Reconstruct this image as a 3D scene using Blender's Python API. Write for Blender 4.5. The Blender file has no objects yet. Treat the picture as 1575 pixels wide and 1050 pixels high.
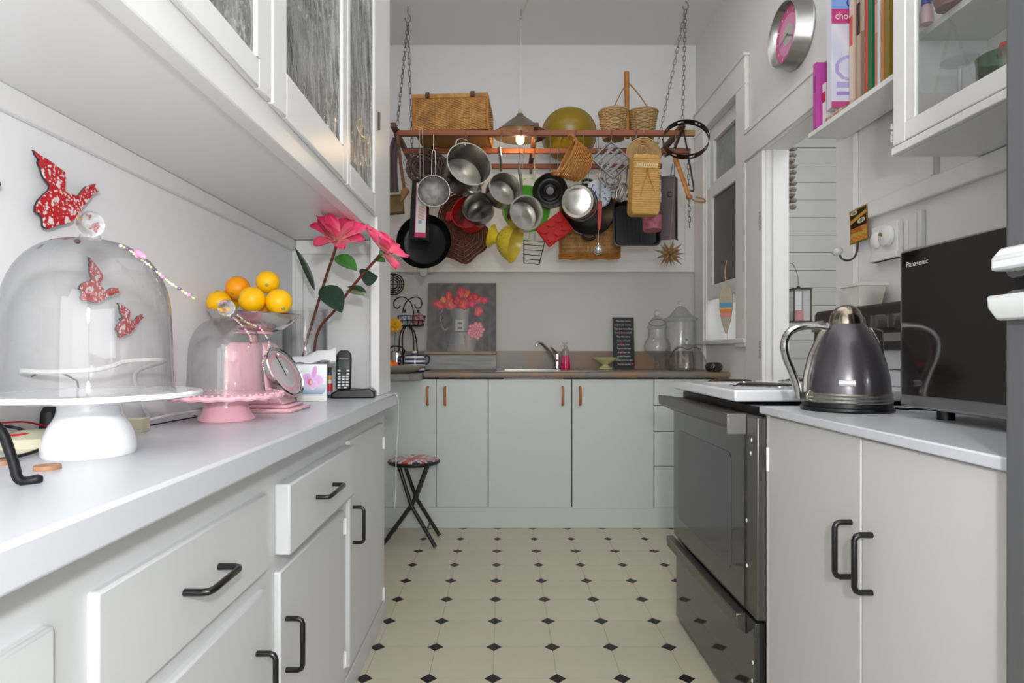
import bpy, math, random
from mathutils import Vector, Matrix, Euler
R = math.radians
scn = bpy.context.scene
col = scn.collection
rnd = random.Random(7)
PI = math.pi

# ------------------------------------------------------------ camera, light, exposure
H = 1.01            # lens height above the floor
F = 913.0           # focal length in pixels of the 1575 px wide frame
cam = bpy.data.cameras.new('camera')
cam.sensor_width = 36.0
cam.lens = F / 1575 * 36
cam.shift_x = 13.5 / 1575
cam.shift_y = 17.0 / 1575
cam.clip_start = 0.02
camo = bpy.data.objects.new('camera', cam)
camo.location = (0, 0, H)
camo.rotation_euler = (R(90), 0, 0)
col.objects.link(camo)
scn.camera = camo

w = bpy.data.worlds.new('world')
scn.world = w
w.use_nodes = True
w.node_tree.nodes['Background'].inputs[0].default_value = (0.98, 0.99, 1.0, 1)
w.node_tree.nodes['Background'].inputs[1].default_value = 1.4

def lamp(name, kind, loc, power, color=(1, 1, 1), size=0.1, rot=None, spread=None):
    l = bpy.data.lights.new(name, kind)
    l.energy = power
    l.color = color
    if kind == 'AREA':
        l.shape = 'RECTANGLE'
        l.size, l.size_y = size if isinstance(size, tuple) else (size, size)
        if spread: l.spread = spread
    else:
        l.shadow_soft_size = size
    o = bpy.data.objects.new(name, l)
    o.location = loc
    if rot: o.rotation_euler = rot
    col.objects.link(o)
    return o

lamp('flash', 'POINT', (0.10, -0.22, 1.25), 42, (0.985, 0.99, 1.0), 0.04)
lamp('ceiling_bounce', 'AREA', (0.25, 1.4, 3.0), 12, (0.97, 0.985, 1.0), (1.4, 3.4))
lamp('fill_behind', 'AREA', (0.2, -1.9, 1.7), 38, (0.97, 0.985, 1.0), (1.8, 2.2), (R(114), 0, 0))  # added area fill behind the camera, imitating bounced flash
lamp('porch_light', 'AREA', (1.95, 2.6, 2.75), 9, (1, 0.99, 0.97), (0.7, 1.2))

scn.view_settings.view_transform = 'Standard'
scn.view_settings.look = 'None'
scn.view_settings.gamma = 1
scn.view_settings.use_curve_mapping = False
scn.view_settings.exposure = 0.22

# ------------------------------------------------------------ helpers
def P(px, py, d):
    """the point of the room that lies at depth d behind pixel (px, py)"""
    return Vector(((px - 774) / F * d, d, H - (py - 542) / F * d))

def s2l(c):
    return c / 12.92 if c <= 0.04045 else ((c + 0.055) / 1.055) ** 2.4

def rgb(c):
    if isinstance(c, str):
        c = c.lstrip('#')
        c = tuple(int(c[i:i + 2], 16) / 255 for i in (0, 2, 4))
    return tuple(s2l(x) for x in c)

def mat(name, c, rough=0.5, metal=0.0, bump=None, var=None, coat=0.0, spec=0.5, trans=0.0, ior=1.45, emit=None, stretch=None, sheen=0.0, sss=0.0):
    """bump = (scale, strength); var = (other colour, noise scale, contrast)"""
    m = bpy.data.materials.new(name)
    m.use_nodes = True
    nt = m.node_tree
    b = nt.nodes['Principled BSDF']
    b.inputs['Base Color'].default_value = (*rgb(c), 1)
    b.inputs['Roughness'].default_value = rough
    b.inputs['Metallic'].default_value = metal
    b.inputs['Specular IOR Level'].default_value = spec
    b.inputs['Coat Weight'].default_value = coat
    b.inputs['Coat Roughness'].default_value = 0.05
    b.inputs['Transmission Weight'].default_value = trans
    b.inputs['IOR'].default_value = ior
    b.inputs['Sheen Weight'].default_value = sheen
    if sss:
        b.inputs['Subsurface Weight'].default_value = sss
        b.inputs['Subsurface Radius'].default_value = (0.01, 0.005, 0.003)
    if emit:
        b.inputs['Emission Color'].default_value = (*rgb(emit[0]), 1)
        b.inputs['Emission Strength'].default_value = emit[1]
    L = nt.links.new
    if bump or var:
        tc = nt.nodes.new('ShaderNodeTexCoord')
        mp = nt.nodes.new('ShaderNodeMapping')
        if stretch: mp.inputs['Scale'].default_value = stretch
        L(tc.outputs['Object'], mp.inputs[0])
    if var:
        n = nt.nodes.new('ShaderNodeTexNoise')
        n.inputs['Scale'].default_value = var[1]
        n.inputs['Detail'].default_value = 6
        L(mp.outputs[0], n.inputs[0])
        r = nt.nodes.new('ShaderNodeValToRGB')
        k = var[2] if len(var) > 2 else 0.2
        r.color_ramp.elements[0].position = 0.5 - k
        r.color_ramp.elements[1].position = 0.5 + k
        r.color_ramp.elements[0].color = (*rgb(c), 1)
        r.color_ramp.elements[1].color = (*rgb(var[0]), 1)
        L(n.outputs[0], r.inputs[0])
        L(r.outputs[0], b.inputs['Base Color'])
    if bump:
        n2 = nt.nodes.new('ShaderNodeTexNoise')
        n2.inputs['Scale'].default_value = bump[0]
        n2.inputs['Detail'].default_value = 4
        L(mp.outputs[0], n2.inputs[0])
        bp = nt.nodes.new('ShaderNodeBump')
        bp.inputs['Strength'].default_value = bump[1]
        bp.inputs['Distance'].default_value = 0.002
        L(n2.outputs[0], bp.inputs['Height'])
        L(bp.outputs[0], b.inputs['Normal'])
    return m

def glass_mat(name, tint='#ffffff', edge='#8a9397', gloss=0.9, rough=0.0):
    """thin clear glass: lets light straight through, darkens and shines towards grazing angles"""
    m = bpy.data.materials.new(name)
    m.use_nodes = True
    nt = m.node_tree
    nt.nodes.clear()
    L = nt.links.new
    out = nt.nodes.new('ShaderNodeOutputMaterial')
    mix = nt.nodes.new('ShaderNodeMixShader')
    tr = nt.nodes.new('ShaderNodeBsdfTransparent')
    gl = nt.nodes.new('ShaderNodeBsdfGlossy')
    gl.inputs['Roughness'].default_value = rough
    gl.inputs['Color'].default_value = (gloss, gloss, gloss, 1)
    lw = nt.nodes.new('ShaderNodeLayerWeight')
    lw.inputs['Blend'].default_value = 0.2
    rp = nt.nodes.new('ShaderNodeValToRGB')
    rp.color_ramp.elements[0].color = (*rgb(tint), 1)
    rp.color_ramp.elements[1].color = (*rgb(edge), 1)
    L(lw.outputs['Facing'], rp.inputs[0])
    L(rp.outputs[0], tr.inputs[0])
    fl = nt.nodes.new('ShaderNodeLayerWeight')
    fl.inputs['Blend'].default_value = 0.5
    pw = nt.nodes.new('ShaderNodeMath'); pw.operation = 'POWER'; pw.inputs[1].default_value = 4.0
    mr = nt.nodes.new('ShaderNodeMapRange'); mr.inputs['To Min'].default_value = 0.055; mr.inputs['To Max'].default_value = 0.85
    L(fl.outputs['Facing'], pw.inputs[0])
    L(pw.outputs[0], mr.inputs['Value'])
    L(mr.outputs[0], mix.inputs[0])
    L(tr.outputs[0], mix.inputs[1])
    L(gl.outputs[0], mix.inputs[2])
    L(mix.outputs[0], out.inputs[0])
    return m

def attr_mat(name, rough=0.6, coat=0.0, spec=0.4):
    """flat print: the colour comes from the mesh's own colour layer"""
    m = bpy.data.materials.new(name)
    m.use_nodes = True
    nt = m.node_tree
    b = nt.nodes['Principled BSDF']
    a = nt.nodes.new('ShaderNodeVertexColor')
    a.layer_name = 'print'
    nt.links.new(a.outputs[0], b.inputs['Base Color'])
    b.inputs['Roughness'].default_value = rough
    b.inputs['Coat Weight'].default_value = coat
    b.inputs['Specular IOR Level'].default_value = spec
    return m

def frame(p, q):
    z = (q - p).normalized()
    a = Vector((1, 0, 0)) if abs(z.x) < 0.9 else Vector((0, 1, 0))
    x = a.cross(z).normalized()
    return x, z.cross(x), z

def orient(z, xh):
    """rotation whose local Z looks along z and local X as near xh as it can"""
    z = Vector(z).normalized()
    x = Vector(xh)
    x = (x - z * x.dot(z)).normalized()
    y = z.cross(x)
    return Matrix((x, y, z)).transposed()

class MB:
    def __init__(s):
        s.v, s.f, s.c = [], [], []
    def add(s, vs, fs, M=None):
        o = len(s.v)
        for v in vs:
            v = Vector(v)
            s.v.append(M @ v if M else v)
        for f in fs:
            s.f.append(tuple(i + o for i in f))
        return s
    def box(s, x0, x1, y0, y1, z0, z1, M=None):
        vs = [(x, y, z) for x in (x0, x1) for y in (y0, y1) for z in (z0, z1)]
        return s.add(vs, [(0, 1, 3, 2), (4, 6, 7, 5), (0, 4, 5, 1), (2, 3, 7, 6), (0, 2, 6, 4), (1, 5, 7, 3)], M)
    def cyl(s, p, q, r, r2=None, n=16, M=None):
        p, q = Vector(p), Vector(q)
        r2 = r if r2 is None else r2
        x, y, z = frame(p, q)
        vs = []
        for c, rr in ((p, r), (q, r2)):
            for i in range(n):
                a = 2 * PI * i / n
                vs.append(c + (x * math.cos(a) + y * math.sin(a)) * rr)
        fs = [(i, (i + 1) % n, n + (i + 1) % n, n + i) for i in range(n)]
        fs += [tuple(range(n))[::-1], tuple(range(n, 2 * n))]
        return s.add(vs, fs, M)
    def tube(s, pts, r, n=8, closed=False, M=None, flat=1.0):
        pts = [Vector(p) for p in pts]
        N = len(pts)
        if N < 2: return s
        rs = r if isinstance(r, (list, tuple)) else [r] * N
        vs = []
        prev = None
        for i, p in enumerate(pts):
            if closed:
                t = pts[(i + 1) % N] - pts[i - 1]
            else:
                t = pts[min(i + 1, N - 1)] - pts[max(i - 1, 0)]
            if t.length < 1e-9: t = Vector((0, 0, 1))
            t.normalize()
            if prev is None:
                a = Vector((0, 0, 1)) if abs(t.z) < 0.9 else Vector((1, 0, 0))
                x = (a - t * a.dot(t)).normalized()
            else:
                x = prev - t * prev.dot(t)
                x = x.normalized() if x.length > 1e-6 else prev
            prev = x
            y = t.cross(x)
            for k in range(n):
                a = 2 * PI * (k + 0.5) / n
                vs.append(p + (x * math.cos(a) + y * math.sin(a) * flat) * rs[i])
        fs = []
        for i in range(N if closed else N - 1):
            j = (i + 1) % N
            for k in range(n):
                l = (k + 1) % n
                fs.append((i * n + k, i * n + l, j * n + l, j * n + k))
        if not closed:
            fs.append(tuple(range(n))[::-1])
            fs.append(tuple(range((N - 1) * n, N * n)))
        return s.add(vs, fs, M)
    def lathe(s, prof, n=32, M=None, closed=False, sx=1.0, sy=1.0):
        vs, fs, idx = [], [], []
        for (r, z) in prof:
            if r < 1e-6:
                idx.append([len(vs)] * n)
                vs.append((0, 0, z))
            else:
                b = len(vs)
                idx.append([b + i for i in range(n)])
                for i in range(n):
                    a = 2 * PI * i / n
                    vs.append((r * math.cos(a) * sx, r * math.sin(a) * sy, z))
        K = len(prof)
        for k in range(K if closed else K - 1):
            A, B = idx[k], idx[(k + 1) % K]
            for i in range(n):
                j = (i + 1) % n
                f = []
                for t in (A[i], A[j], B[j], B[i]):
                    if t not in f: f.append(t)
                if len(f) > 2: fs.append(tuple(f))
        return s.add(vs, fs, M)
    def ball(s, c, r, n=12, sc=(1, 1, 1), M=None):
        m = max(4, n // 2)
        prof = [(math.sin(PI * i / m), -math.cos(PI * i / m)) for i in range(m + 1)]
        prof[0] = (0, -1); prof[-1] = (0, 1)
        T = Matrix.Translation(Vector(c)) @ Matrix.Diagonal((r * sc[0], r * sc[1], r * sc[2], 1))
        if M: T = M @ T
        return s.lathe(prof, n, T)
    def prism(s, pts, h0, h1, M=None, ax='z'):
        """outline pts extruded from h0 to h1 along ax"""
        def q(a, b, h):
            return (a, b, h) if ax == 'z' else ((h, a, b) if ax == 'x' else (a, h, b))
        n = len(pts)
        vs = [q(a, b, h0) for a, b in pts] + [q(a, b, h1) for a, b in pts]
        fs = [(i, (i + 1) % n, n + (i + 1) % n, n + i) for i in range(n)]
        fs += [tuple(range(n))[::-1], tuple(range(n, 2 * n))]
        return s.add(vs, fs, M)
    def sheet(s, fn, nu, nv, M=None):
        vs = [fn(i / nu, j / nv) for j in range(nv + 1) for i in range(nu + 1)]
        fs = [(j * (nu + 1) + i, j * (nu + 1) + i + 1, (j + 1) * (nu + 1) + i + 1, (j + 1) * (nu + 1) + i) for j in range(nv) for i in range(nu)]
        return s.add(vs, fs, M)
    def weave(s, S, rows, stakes, r, amp, nrm, closed=False, sides=4, stake_r=None):
        """over-and-under weaving on the surface S(u,v) with outward direction nrm(u,v)"""
        for k in range(rows):
            v = (k + 0.5) / rows
            pts = []
            N = 2 * stakes
            for i in range(N if closed else N + 1):
                u = i / N
                o = 0 if i % 2 else amp * (-1) ** (i // 2 + k)
                pts.append(Vector(S(u, v)) + Vector(nrm(u, v)) * o)
            s.tube(pts, r, sides, closed)
        for j in range(stakes if closed else stakes + 1):
            u = j / stakes
            s.tube([S(u, t / 5) for t in range(6)], stake_r or r * 0.9, 4)
        return s
    def mesh(s, name, m, smooth=40):
        me = bpy.data.meshes.new(name)
        me.from_pydata([tuple(v) for v in s.v], [], s.f)
        me.validate()
        import bmesh
        bm = bmesh.new()
        bm.from_mesh(me)
        bmesh.ops.recalc_face_normals(bm, faces=bm.faces)
        bm.to_mesh(me)
        bm.free()
        if m: me.materials.append(m)
        if smooth is not None:
            for p in me.polygons: p.use_smooth = True
            me.set_sharp_from_angle(angle=R(smooth))
        return me
    def build(s, name, m, parent=None, smooth=40, bevel=None, loc=None, rot=None, seg=2):
        o = bpy.data.objects.new(name, s.mesh(name, m, smooth))
        col.objects.link(o)
        if parent: o.parent = parent
        if loc is not None: o.location = loc
        if rot is not None: setrot(o, rot)
        if bevel:
            b = o.modifiers.new('bevel', 'BEVEL')
            b.width = bevel; b.segments = seg; b.limit_method = 'ANGLE'; b.angle_limit = R(40)
        return o

def setrot(o, rot):
    o.rotation_euler = rot.to_euler() if isinstance(rot, Matrix) else rot

def tag(o, label=None, cat=None, group=None, kind=None):
    if label: o['label'] = label
    if cat: o['category'] = cat
    if group: o['group'] = group
    if kind: o['kind'] = kind
    return o

def thing(name, label, cat, loc=(0, 0, 0), rot=None, group=None):
    o = bpy.data.objects.new(name, None)
    o.empty_display_size = 0.05
    o.location = loc
    if rot is not None: setrot(o, rot)
    col.objects.link(o)
    return tag(o, label, cat, group)

def struct(name, mb, m, parent=None, **k):
    o = mb.build(name, m, parent, **k)
    if parent is None: o['kind'] = 'structure'
    return o

def inv(o):
    return (Matrix.Translation(o.location) @ o.rotation_euler.to_matrix().to_4x4()).inverted()

def wire(name, parent, pts, r, m, n=6):
    """a thin wire through world points, as a part of parent"""
    return MB().tube(pts, r, n, M=inv(parent)).build(name, m, parent)

def copy_thing(o, loc=None, rot=None, label=None):
    c = o.copy()
    col.objects.link(c)
    for ch in list(o.children):
        d = ch.copy()
        d.parent = c
        col.objects.link(d)
        for g in list(ch.children):
            e = g.copy()
            e.parent = d
            col.objects.link(e)
    if loc is not None: c.location = loc
    if rot is not None: setrot(c, rot)
    if label: c['label'] = label
    return c

def arc(c, r, a0, a1, n, u, v):
    c, u, v = Vector(c), Vector(u), Vector(v)
    return [c + (u * math.cos(a0 + (a1 - a0) * i / n) + v * math.sin(a0 + (a1 - a0) * i / n)) * r for i in range(n + 1)]

def smooth_path(pts, n=6):
    """Catmull-Rom through pts"""
    pts = [Vector(p) for p in pts]
    q = [pts[0] * 2 - pts[1]] + pts + [pts[-1] * 2 - pts[-2]]
    out = []
    for i in range(1, len(q) - 2):
        a, b, c, d = q[i - 1:i + 3]
        for k in range(n):
            t = k / n
            out.append(0.5 * ((2 * b) + (c - a) * t + (2 * a - 5 * b + 4 * c - d) * t * t + (3 * b - a - 3 * c + d) * t ** 3))
    out.append(pts[-1])
    return out

def prints(name, parent, m, nu, nv, pos, colfn, loc=None, rot=None):
    """a printed sheet: pos(u,v) is its surface, colfn(u,v) its ink"""
    mb = MB().sheet(pos, nu, nv)
    me = bpy.data.meshes.new(name)
    me.from_pydata([tuple(v) for v in mb.v], [], mb.f)
    me.materials.append(m)
    ca = me.color_attributes.new('print', 'FLOAT_COLOR', 'CORNER')
    k = 0
    dat = []
    for p in me.polygons:
        j, i = divmod(p.index, nu)
        c = rgb(colfn((i + 0.5) / nu, (j + 0.5) / nv))
        for _ in p.loop_indices: dat.extend((*c, 1.0))
    ca.data.foreach_set('color', dat)
    o = bpy.data.objects.new(name, me)
    col.objects.link(o)
    if parent: o.parent = parent
    if loc is not None: o.location = loc
    if rot is not None: setrot(o, rot)
    return o

def words(name, parent, txt, size, m, loc, rot, depth=0.0004, align='LEFT', sx=1.0):
    cu = bpy.data.curves.new(name, 'FONT')
    cu.body = txt
    cu.size = size
    cu.extrude = depth
    cu.align_x = align
    cu.resolution_u = 2
    t = bpy.data.objects.new(name + '_curve', cu)
    col.objects.link(t)
    dg = bpy.context.evaluated_depsgraph_get()
    me = bpy.data.meshes.new_from_object(t.evaluated_get(dg))
    bpy.data.objects.remove(t)
    bpy.data.curves.remove(cu)
    me.name = name
    me.materials.clear()
    me.materials.append(m)
    o = bpy.data.objects.new(name, me)
    o.parent = parent
    o.location = loc
    o.scale = (sx, 1, 1)
    setrot(o, rot)
    col.objects.link(o)
    return o

def mixc(a, b, t):
    t = max(0, min(1, t))
    return tuple(x + (y - x) * t for x, y in zip(a, b))

def hx(c):
    c = c.lstrip('#')
    return tuple(int(c[i:i + 2], 16) / 255 for i in (0, 2, 4))

# ------------------------------------------------------------ materials
W_WALL = mat('wall_paint', '#e0e0e0', 0.6, bump=(60, 0.06))
W_LOWER = mat('lower_wall_tone', '#c6c5c0', 0.6, bump=(60, 0.06))  # back wall below the rail, darker and slightly warmer than above
W_LEFT = mat('left_wall_paint', '#ededee', 0.5, bump=(50, 0.06))
W_CEIL = mat('ceiling_paint', '#e4e3e0', 0.7, bump=(40, 0.05))
W_TRIM = mat('trim_paint', '#e2e1de', 0.35, bump=(30, 0.08))
W_GLOSS = mat('gloss_white_paint', '#e4e4e3', 0.3, bump=(18, 0.08))
W_DOOR = mat('cabinet_paint', '#cdcfcf', 0.4, bump=(25, 0.08))
W_RDOOR = mat('warm_cabinet_paint', '#c4c3c1', 0.4, bump=(25, 0.08))
W_BACK = mat('green_white_paint', '#bfc4c0', 0.4, bump=(25, 0.05))
W_TOP = mat('white_laminate', '#c6c9cf', 0.28)
BRASS = mat('painted_hinge', '#e8e8e6', 0.35)
BLACK_H = mat('black_handle', '#070707', 0.3, coat=0.3)
IRON = mat('black_iron', '#0b0b0e', 0.42, bump=(120, 0.3))
STEEL = mat('stainless_steel', '#aeaba5', 0.2, 1.0)
BRUSHED = mat('brushed_steel', '#98948d', 0.26, 1.0, bump=(90, 0.12), stretch=(1, 1, 0.05))
CHROME = mat('chrome', '#dcdcdc', 0.08, 1.0)
WIRE = mat('steel_wire', '#a5a29c', 0.3, 1.0)
GLASS = glass_mat('clear_glass')
PANE = glass_mat('pane_glass', '#ffffff', '#e9efed')
GLASS_JAR = glass_mat('jar_glass', '#ffffff', '#c0c6c8')
_b = BRUSHED.node_tree.nodes['Principled BSDF']
_b.inputs['Anisotropic'].default_value = 0.75
_t = BRUSHED.node_tree.nodes.new('ShaderNodeTangent'); _t.direction_type = 'RADIAL'; _t.axis = 'Z'
BRUSHED.node_tree.links.new(_t.outputs[0], _b.inputs['Tangent'])
WOOD_H = mat('orange_wood', '#b0692c', 0.35, var=('#8f4f1c', 30, 0.25), stretch=(1, 1, 0.2))
RACK = mat('rack_wood', '#96583a', 0.5, var=('#7a4229', 14, 0.3), stretch=(0.2, 4, 4))
RACKEND = mat('rack_dark_wood', '#6a452c', 0.5, var=('#4a2d1c', 14, 0.3), stretch=(0.4, 3, 3))
WICKER = mat('honey_wicker', '#c29350', 0.55, var=('#8a5c2c', 22, 0.22))
WICKER_D = mat('dark_wicker', '#6a3c26', 0.5, var=('#4a2618', 25, 0.3))
WICKER_L = mat('pale_wicker', '#b99a68', 0.6, var=('#94754a', 25, 0.3))
CANE = mat('golden_cane', '#b37631', 0.45, var=('#8c5822', 20, 0.3))
STRAW = mat('straw', '#c79f5c', 0.7, bump=(260, 0.5), var=('#b58a48', 60, 0.3))
BLACKPAN = mat('black_nonstick', '#08090a', 0.4, bump=(200, 0.05))
BLACKMETAL = mat('black_enamel', '#050506', 0.34, coat=0.15)
PINKC = mat('pink_ceramic', '#eeb6c2', 0.15, coat=0.5)
WHITEC = mat('white_ceramic', '#eef0f2', 0.15, coat=0.5)
PRINT = attr_mat('flat_print')
PRINTG = attr_mat('glossy_print', 0.3, 0.2)
WHITEINK = mat('white_ink', '#dcdcdc', 0.6)
REDINK = mat('red_ink', '#c8322e', 0.6)
BLACKP = mat('black_plastic', '#0c0d0f', 0.35)
WHITEP = mat('white_plastic', '#e6e6e2', 0.35)
# ============================================================ THE SETTING
WX = 1.297          # face of the right wall
LX = -0.81          # face of the left wall
BY = 4.0            # face of the back wall
CZ = 3.08           # ceiling

# floor: vinyl of cream octagons with small black diamonds between them
FLOORM = mat('floor_joint', '#8d8676', 0.5)
TILEM = mat('cream_floor_tile', '#c2baa8', 0.4, bump=(30, 0.04), var=('#bab19d', 6, 0.3))
DIAM = mat('black_floor_diamond', '#151515', 0.38)
floor = struct('floor', MB().box(-1.2, 2.8, -1.8, 4.1, -0.06, -0.003), FLOORM, smooth=None)
p, a, g = 0.2, 0.0275, 0.0005
q = p - a
py_ = 0.197
qy = py_ - a
oct_ = [(a, g), (q, g), (p - g, a), (p - g, qy), (q, py_ - g), (a, py_ - g), (g, qy), (g, a)]
tile_me = MB().prism(oct_, -0.003, 0).mesh('tile', TILEM, None)
b_ = a - 0.0012
dia_me = MB().prism([(b_, 0), (0, b_), (-b_, 0), (0, -b_)], -0.003, 0.0001).mesh('diamond_inlay', DIAM, None)
for i in range(-5, 9):
    for j in range(-4, 10):
        x, y = -0.0318 + i * p, 1.8406 + j * py_
        if j < 9 and i < 8 and y + py_ < 4.0:
            o = bpy.data.objects.new('tile', tile_me); o.location = (x, y, 0); o.parent = floor; col.objects.link(o)
        if y < 4.0:
            o = bpy.data.objects.new('diamond_inlay', dia_me); o.location = (x, y, 0); o.parent = floor; col.objects.link(o)

struct('ceiling', MB().box(-1.0, 1.45, -1.8, 4.1, CZ, CZ + 0.05), W_CEIL, smooth=None)
struct('wall_left', MB().box(LX - 0.1, LX, -1.8, 4.1, 0, CZ), W_LEFT, smooth=None)
wb = struct('wall_back', MB().box(LX, WX + 0.113, BY, BY + 0.1, 0, CZ), W_WALL, smooth=None)
struct('lower_wall_panel', MB().box(LX, WX, BY - 0.006, BY, 0.9, 1.55), W_LOWER, wb, smooth=None)
struct('corner_batten', MB().box(WX - 0.075, WX, BY - 0.012, BY, 1.62, 2.4), W_TRIM, wb, bevel=0.003)
struct('trim_1', MB().box(LX, WX, BY - 0.024, BY - 0.006, 1.548, 1.622), W_TRIM, bevel=0.004)
wr = MB()
DY0, DY1, DZ = 2.28, 2.93, 2.01
VY0, VY1, VZ0, VZ1 = 3.26, 3.79, 1.085, 2.43
T = 0.113
wr.box(WX, WX + T, -1.8, DY0, 0, CZ)
wr.box(WX, WX + T, DY0, DY1, DZ, CZ)
wr.box(WX, WX + T, DY1, VY0, 0, CZ)
wr.box(WX, WX + T, VY0, VY1, 0, VZ0)
wr.box(WX, WX + T, VY0, VY1, VZ1, CZ)
wr.box(WX, WX + T, VY1, BY, 0, CZ)
struct('wall_right', wr, W_WALL, smooth=None)
# rail along the right wall, batten under the glazed cupboard
struct('trim_2', MB().box(WX - 0.02, WX, 0.9, 2.16, 1.478, 1.536), W_TRIM, bevel=0.004)
struct('trim_3', MB().box(WX - 0.012, WX, 1.765, 1.85, 1.536, 1.70).box(WX - 0.02, WX - 0.012, 1.765, 1.778, 1.54, 1.70), W_TRIM, bevel=0.002)
# rail under the dresser top along the left wall
struct('trim_4', MB().box(LX, LX + 0.016, 0.1, 2.27, 1.398, 1.44), W_GLOSS, bevel=0.003)

# doorway
d1 = struct('door_1', MB().box(WX - 0.02, WX, DY1, 3.13, 0, DZ + 0.0), W_TRIM, bevel=0.003)
struct('near_casing', MB().box(WX - 0.02, WX, 2.165, DY0, 0, DZ), W_TRIM, d1, bevel=0.003)
struct('head_casing', MB().box(WX - 0.024, WX, 2.165, 3.13, DZ, 2.165), W_TRIM, d1, bevel=0.003)
struct('head_bead', MB().box(WX - 0.03, WX - 0.024, 2.165, 3.13, DZ + 0.004, DZ + 0.018).box(WX - 0.03, WX - 0.02, 2.165, 3.135, 2.155, 2.175), W_TRIM, d1, bevel=0.002)
struct('door_stop', MB().box(WX + 0.03, WX + 0.045, DY1 - 0.012, DY1, 0, DZ).box(WX + 0.03, WX + 0.045, DY0, DY0 + 0.012, 0, DZ), W_TRIM, d1, bevel=0.002)
for z in (0.98, 1.62):
    struct('hinge_mortice', MB().box(WX - 0.0215, WX - 0.018, DY1 + 0.012, DY1 + 0.03, z, z + 0.09), mat('worn_hinge_paint', '#c9c8c4', 0.5, var=('#7d7a76', 120, 0.08)), d1)

# window in the right wall
w1 = struct('window_1', MB().box(WX - 0.022, WX, 3.13, VY0, 1.04, VZ1).box(WX - 0.022, WX, VY1, 3.955, 0.9, VZ1), W_TRIM, bevel=0.003)
struct('head_casing', MB().box(WX - 0.024, WX, 3.13, 3.955, VZ1, 2.59).box(WX - 0.034, WX, 3.12, 3.965, 2.575, 2.59), W_TRIM, w1, bevel=0.003)
struct('inner_bead', MB().box(WX - 0.012, WX + 0.003, VY1 - 0.02, VY1 + 0.03, 1.09, 2.42), W_TRIM, w1, bevel=0.003)
struct('window_sill', MB().box(WX - 0.03, WX + T, 3.13, 3.955, 1.06, VZ0), W_TRIM, w1, bevel=0.004)
sash = MB()
SX0, SX1 = WX + 0.004, WX + 0.04
sash.box(SX0, SX1, VY0 + 0.001, VY0 + 0.012, 1.345, 2.05).box(SX0, SX1, VY1 - 0.09, VY1 - 0.001, 1.345, 2.05)
sash.box(SX0, SX1, VY0 + 0.012, VY1 - 0.09, 1.345, 1.43).box(SX0, SX1, VY0 + 0.012, VY1 - 0.09, 1.975, 2.05)
sh = struct('sash', sash, W_TRIM, w1, bevel=0.003)
AMBER = mat('amber_rippled_glass', '#3a2c22', 0.2, bump=(140, 0.9), var=('#1c1511', 70, 0.25), spec=0.7)
struct('glass_pane', MB().box(SX0 + 0.014, SX0 + 0.02, VY0 + 0.012, VY1 - 0.09, 1.43, 1.975), AMBER, sh)
tr = MB()
tr.box(SX0 + 0.02, SX1 + 0.03, VY0 + 0.001, VY0 + 0.02, 2.051, VZ1 - 0.001).box(SX0 + 0.02, SX1 + 0.03, VY1 - 0.06, VY1 - 0.001, 2.051, VZ1 - 0.001)
tr.box(SX0 + 0.02, SX1 + 0.03, VY0 + 0.02, VY1 - 0.06, 2.051, 2.08).box(SX0 + 0.02, SX1 + 0.03, VY0 + 0.02, VY1 - 0.06, 2.34, VZ1 - 0.001)
t1 = struct('transom', tr, W_TRIM, w1, bevel=0.003)
struct('glass_pane', MB().box(SX0 + 0.04, SX0 + 0.045, VY0 + 0.02, VY1 - 0.06, 2.08, 2.34), mat('hazy_transom_glass', '#aeb0ac', 0.15, bump=(60, 0.5), var=('#8d908c', 9, 0.3), trans=0.5), t1)

# porch beyond the doorway: each lining board a piece of its own
BOARD = mat('porch_board_paint', '#c2c4c2', 0.5, bump=(40, 0.05))
wp = struct('wall_porch', MB().box(1.41, 2.75, BY + 0.012, BY + 0.1, 0, 2.7), mat('board_gap', '#8f918f', 0.6), smooth=None)
bd = MB().box(1.41, 2.75, BY - 0.006, BY + 0.012, 0.0015, 0.1165).mesh('board', BOARD, None)
for k in range(22):
    o = bpy.data.objects.new('board', bd); o.location = (0, 0.0015 * (k % 2), 0.03 + k * 0.118); o.parent = wp; col.objects.link(o)
struct('wall_porch_side', MB().box(2.75, 2.85, 1.2, 4.1, 0, 2.7), W_WALL, smooth=None)
struct('ceiling_porch', MB().box(1.41, 2.85, 1.2, 4.1, 2.8, 2.85), W_CEIL, smooth=None)
ps = thing('porch_partition', 'white upright boards with brown stained edge seen below the raised window sash', 'partition', (1.41, 3.9, 0))
for k in range(3):
    MB().box(0.002 + k * 0.062, 0.062 + k * 0.062, 0, 0.018, 0, 1.34).build('board', W_GLOSS, ps, bevel=0.003)
MB().box(0.002, 0.045, -0.02, -0.002, 1.215, 1.36).build('edge_block', mat('stained_wood', '#6b4028', 0.5, var=('#4d2b1a', 20, 0.3)), ps, bevel=0.002)

# ============================================================ DRESSER ON THE LEFT
def d_handle(parent, c, along, out, length, proj, r, m=BLACK_H):
    c, u, n = Vector(c), Vector(along), Vector(out)
    h = length / 2
    k = proj * 0.3
    pts = [c - u * h, c - u * h + n * (proj - k), c - u * (h - k * 0.3) + n * (proj - k * 0.3), c - u * (h - k) + n * proj,
           c + u * (h - k) + n * proj, c + u * (h - k * 0.3) + n * (proj - k * 0.3), c + u * h + n * (proj - k), c + u * h]
    return MB().tube(pts, r, 10).build('handle', m, parent)

def hinge(parent, x, y, z, s=0.012):
    return MB().cyl((x, y, z - 0.022), (x, y, z + 0.022), 0.004, n=8).box(x - 0.003, x, y - s, y + s, z - 0.02, z + 0.02).build('hinge', BRASS, parent)

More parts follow.
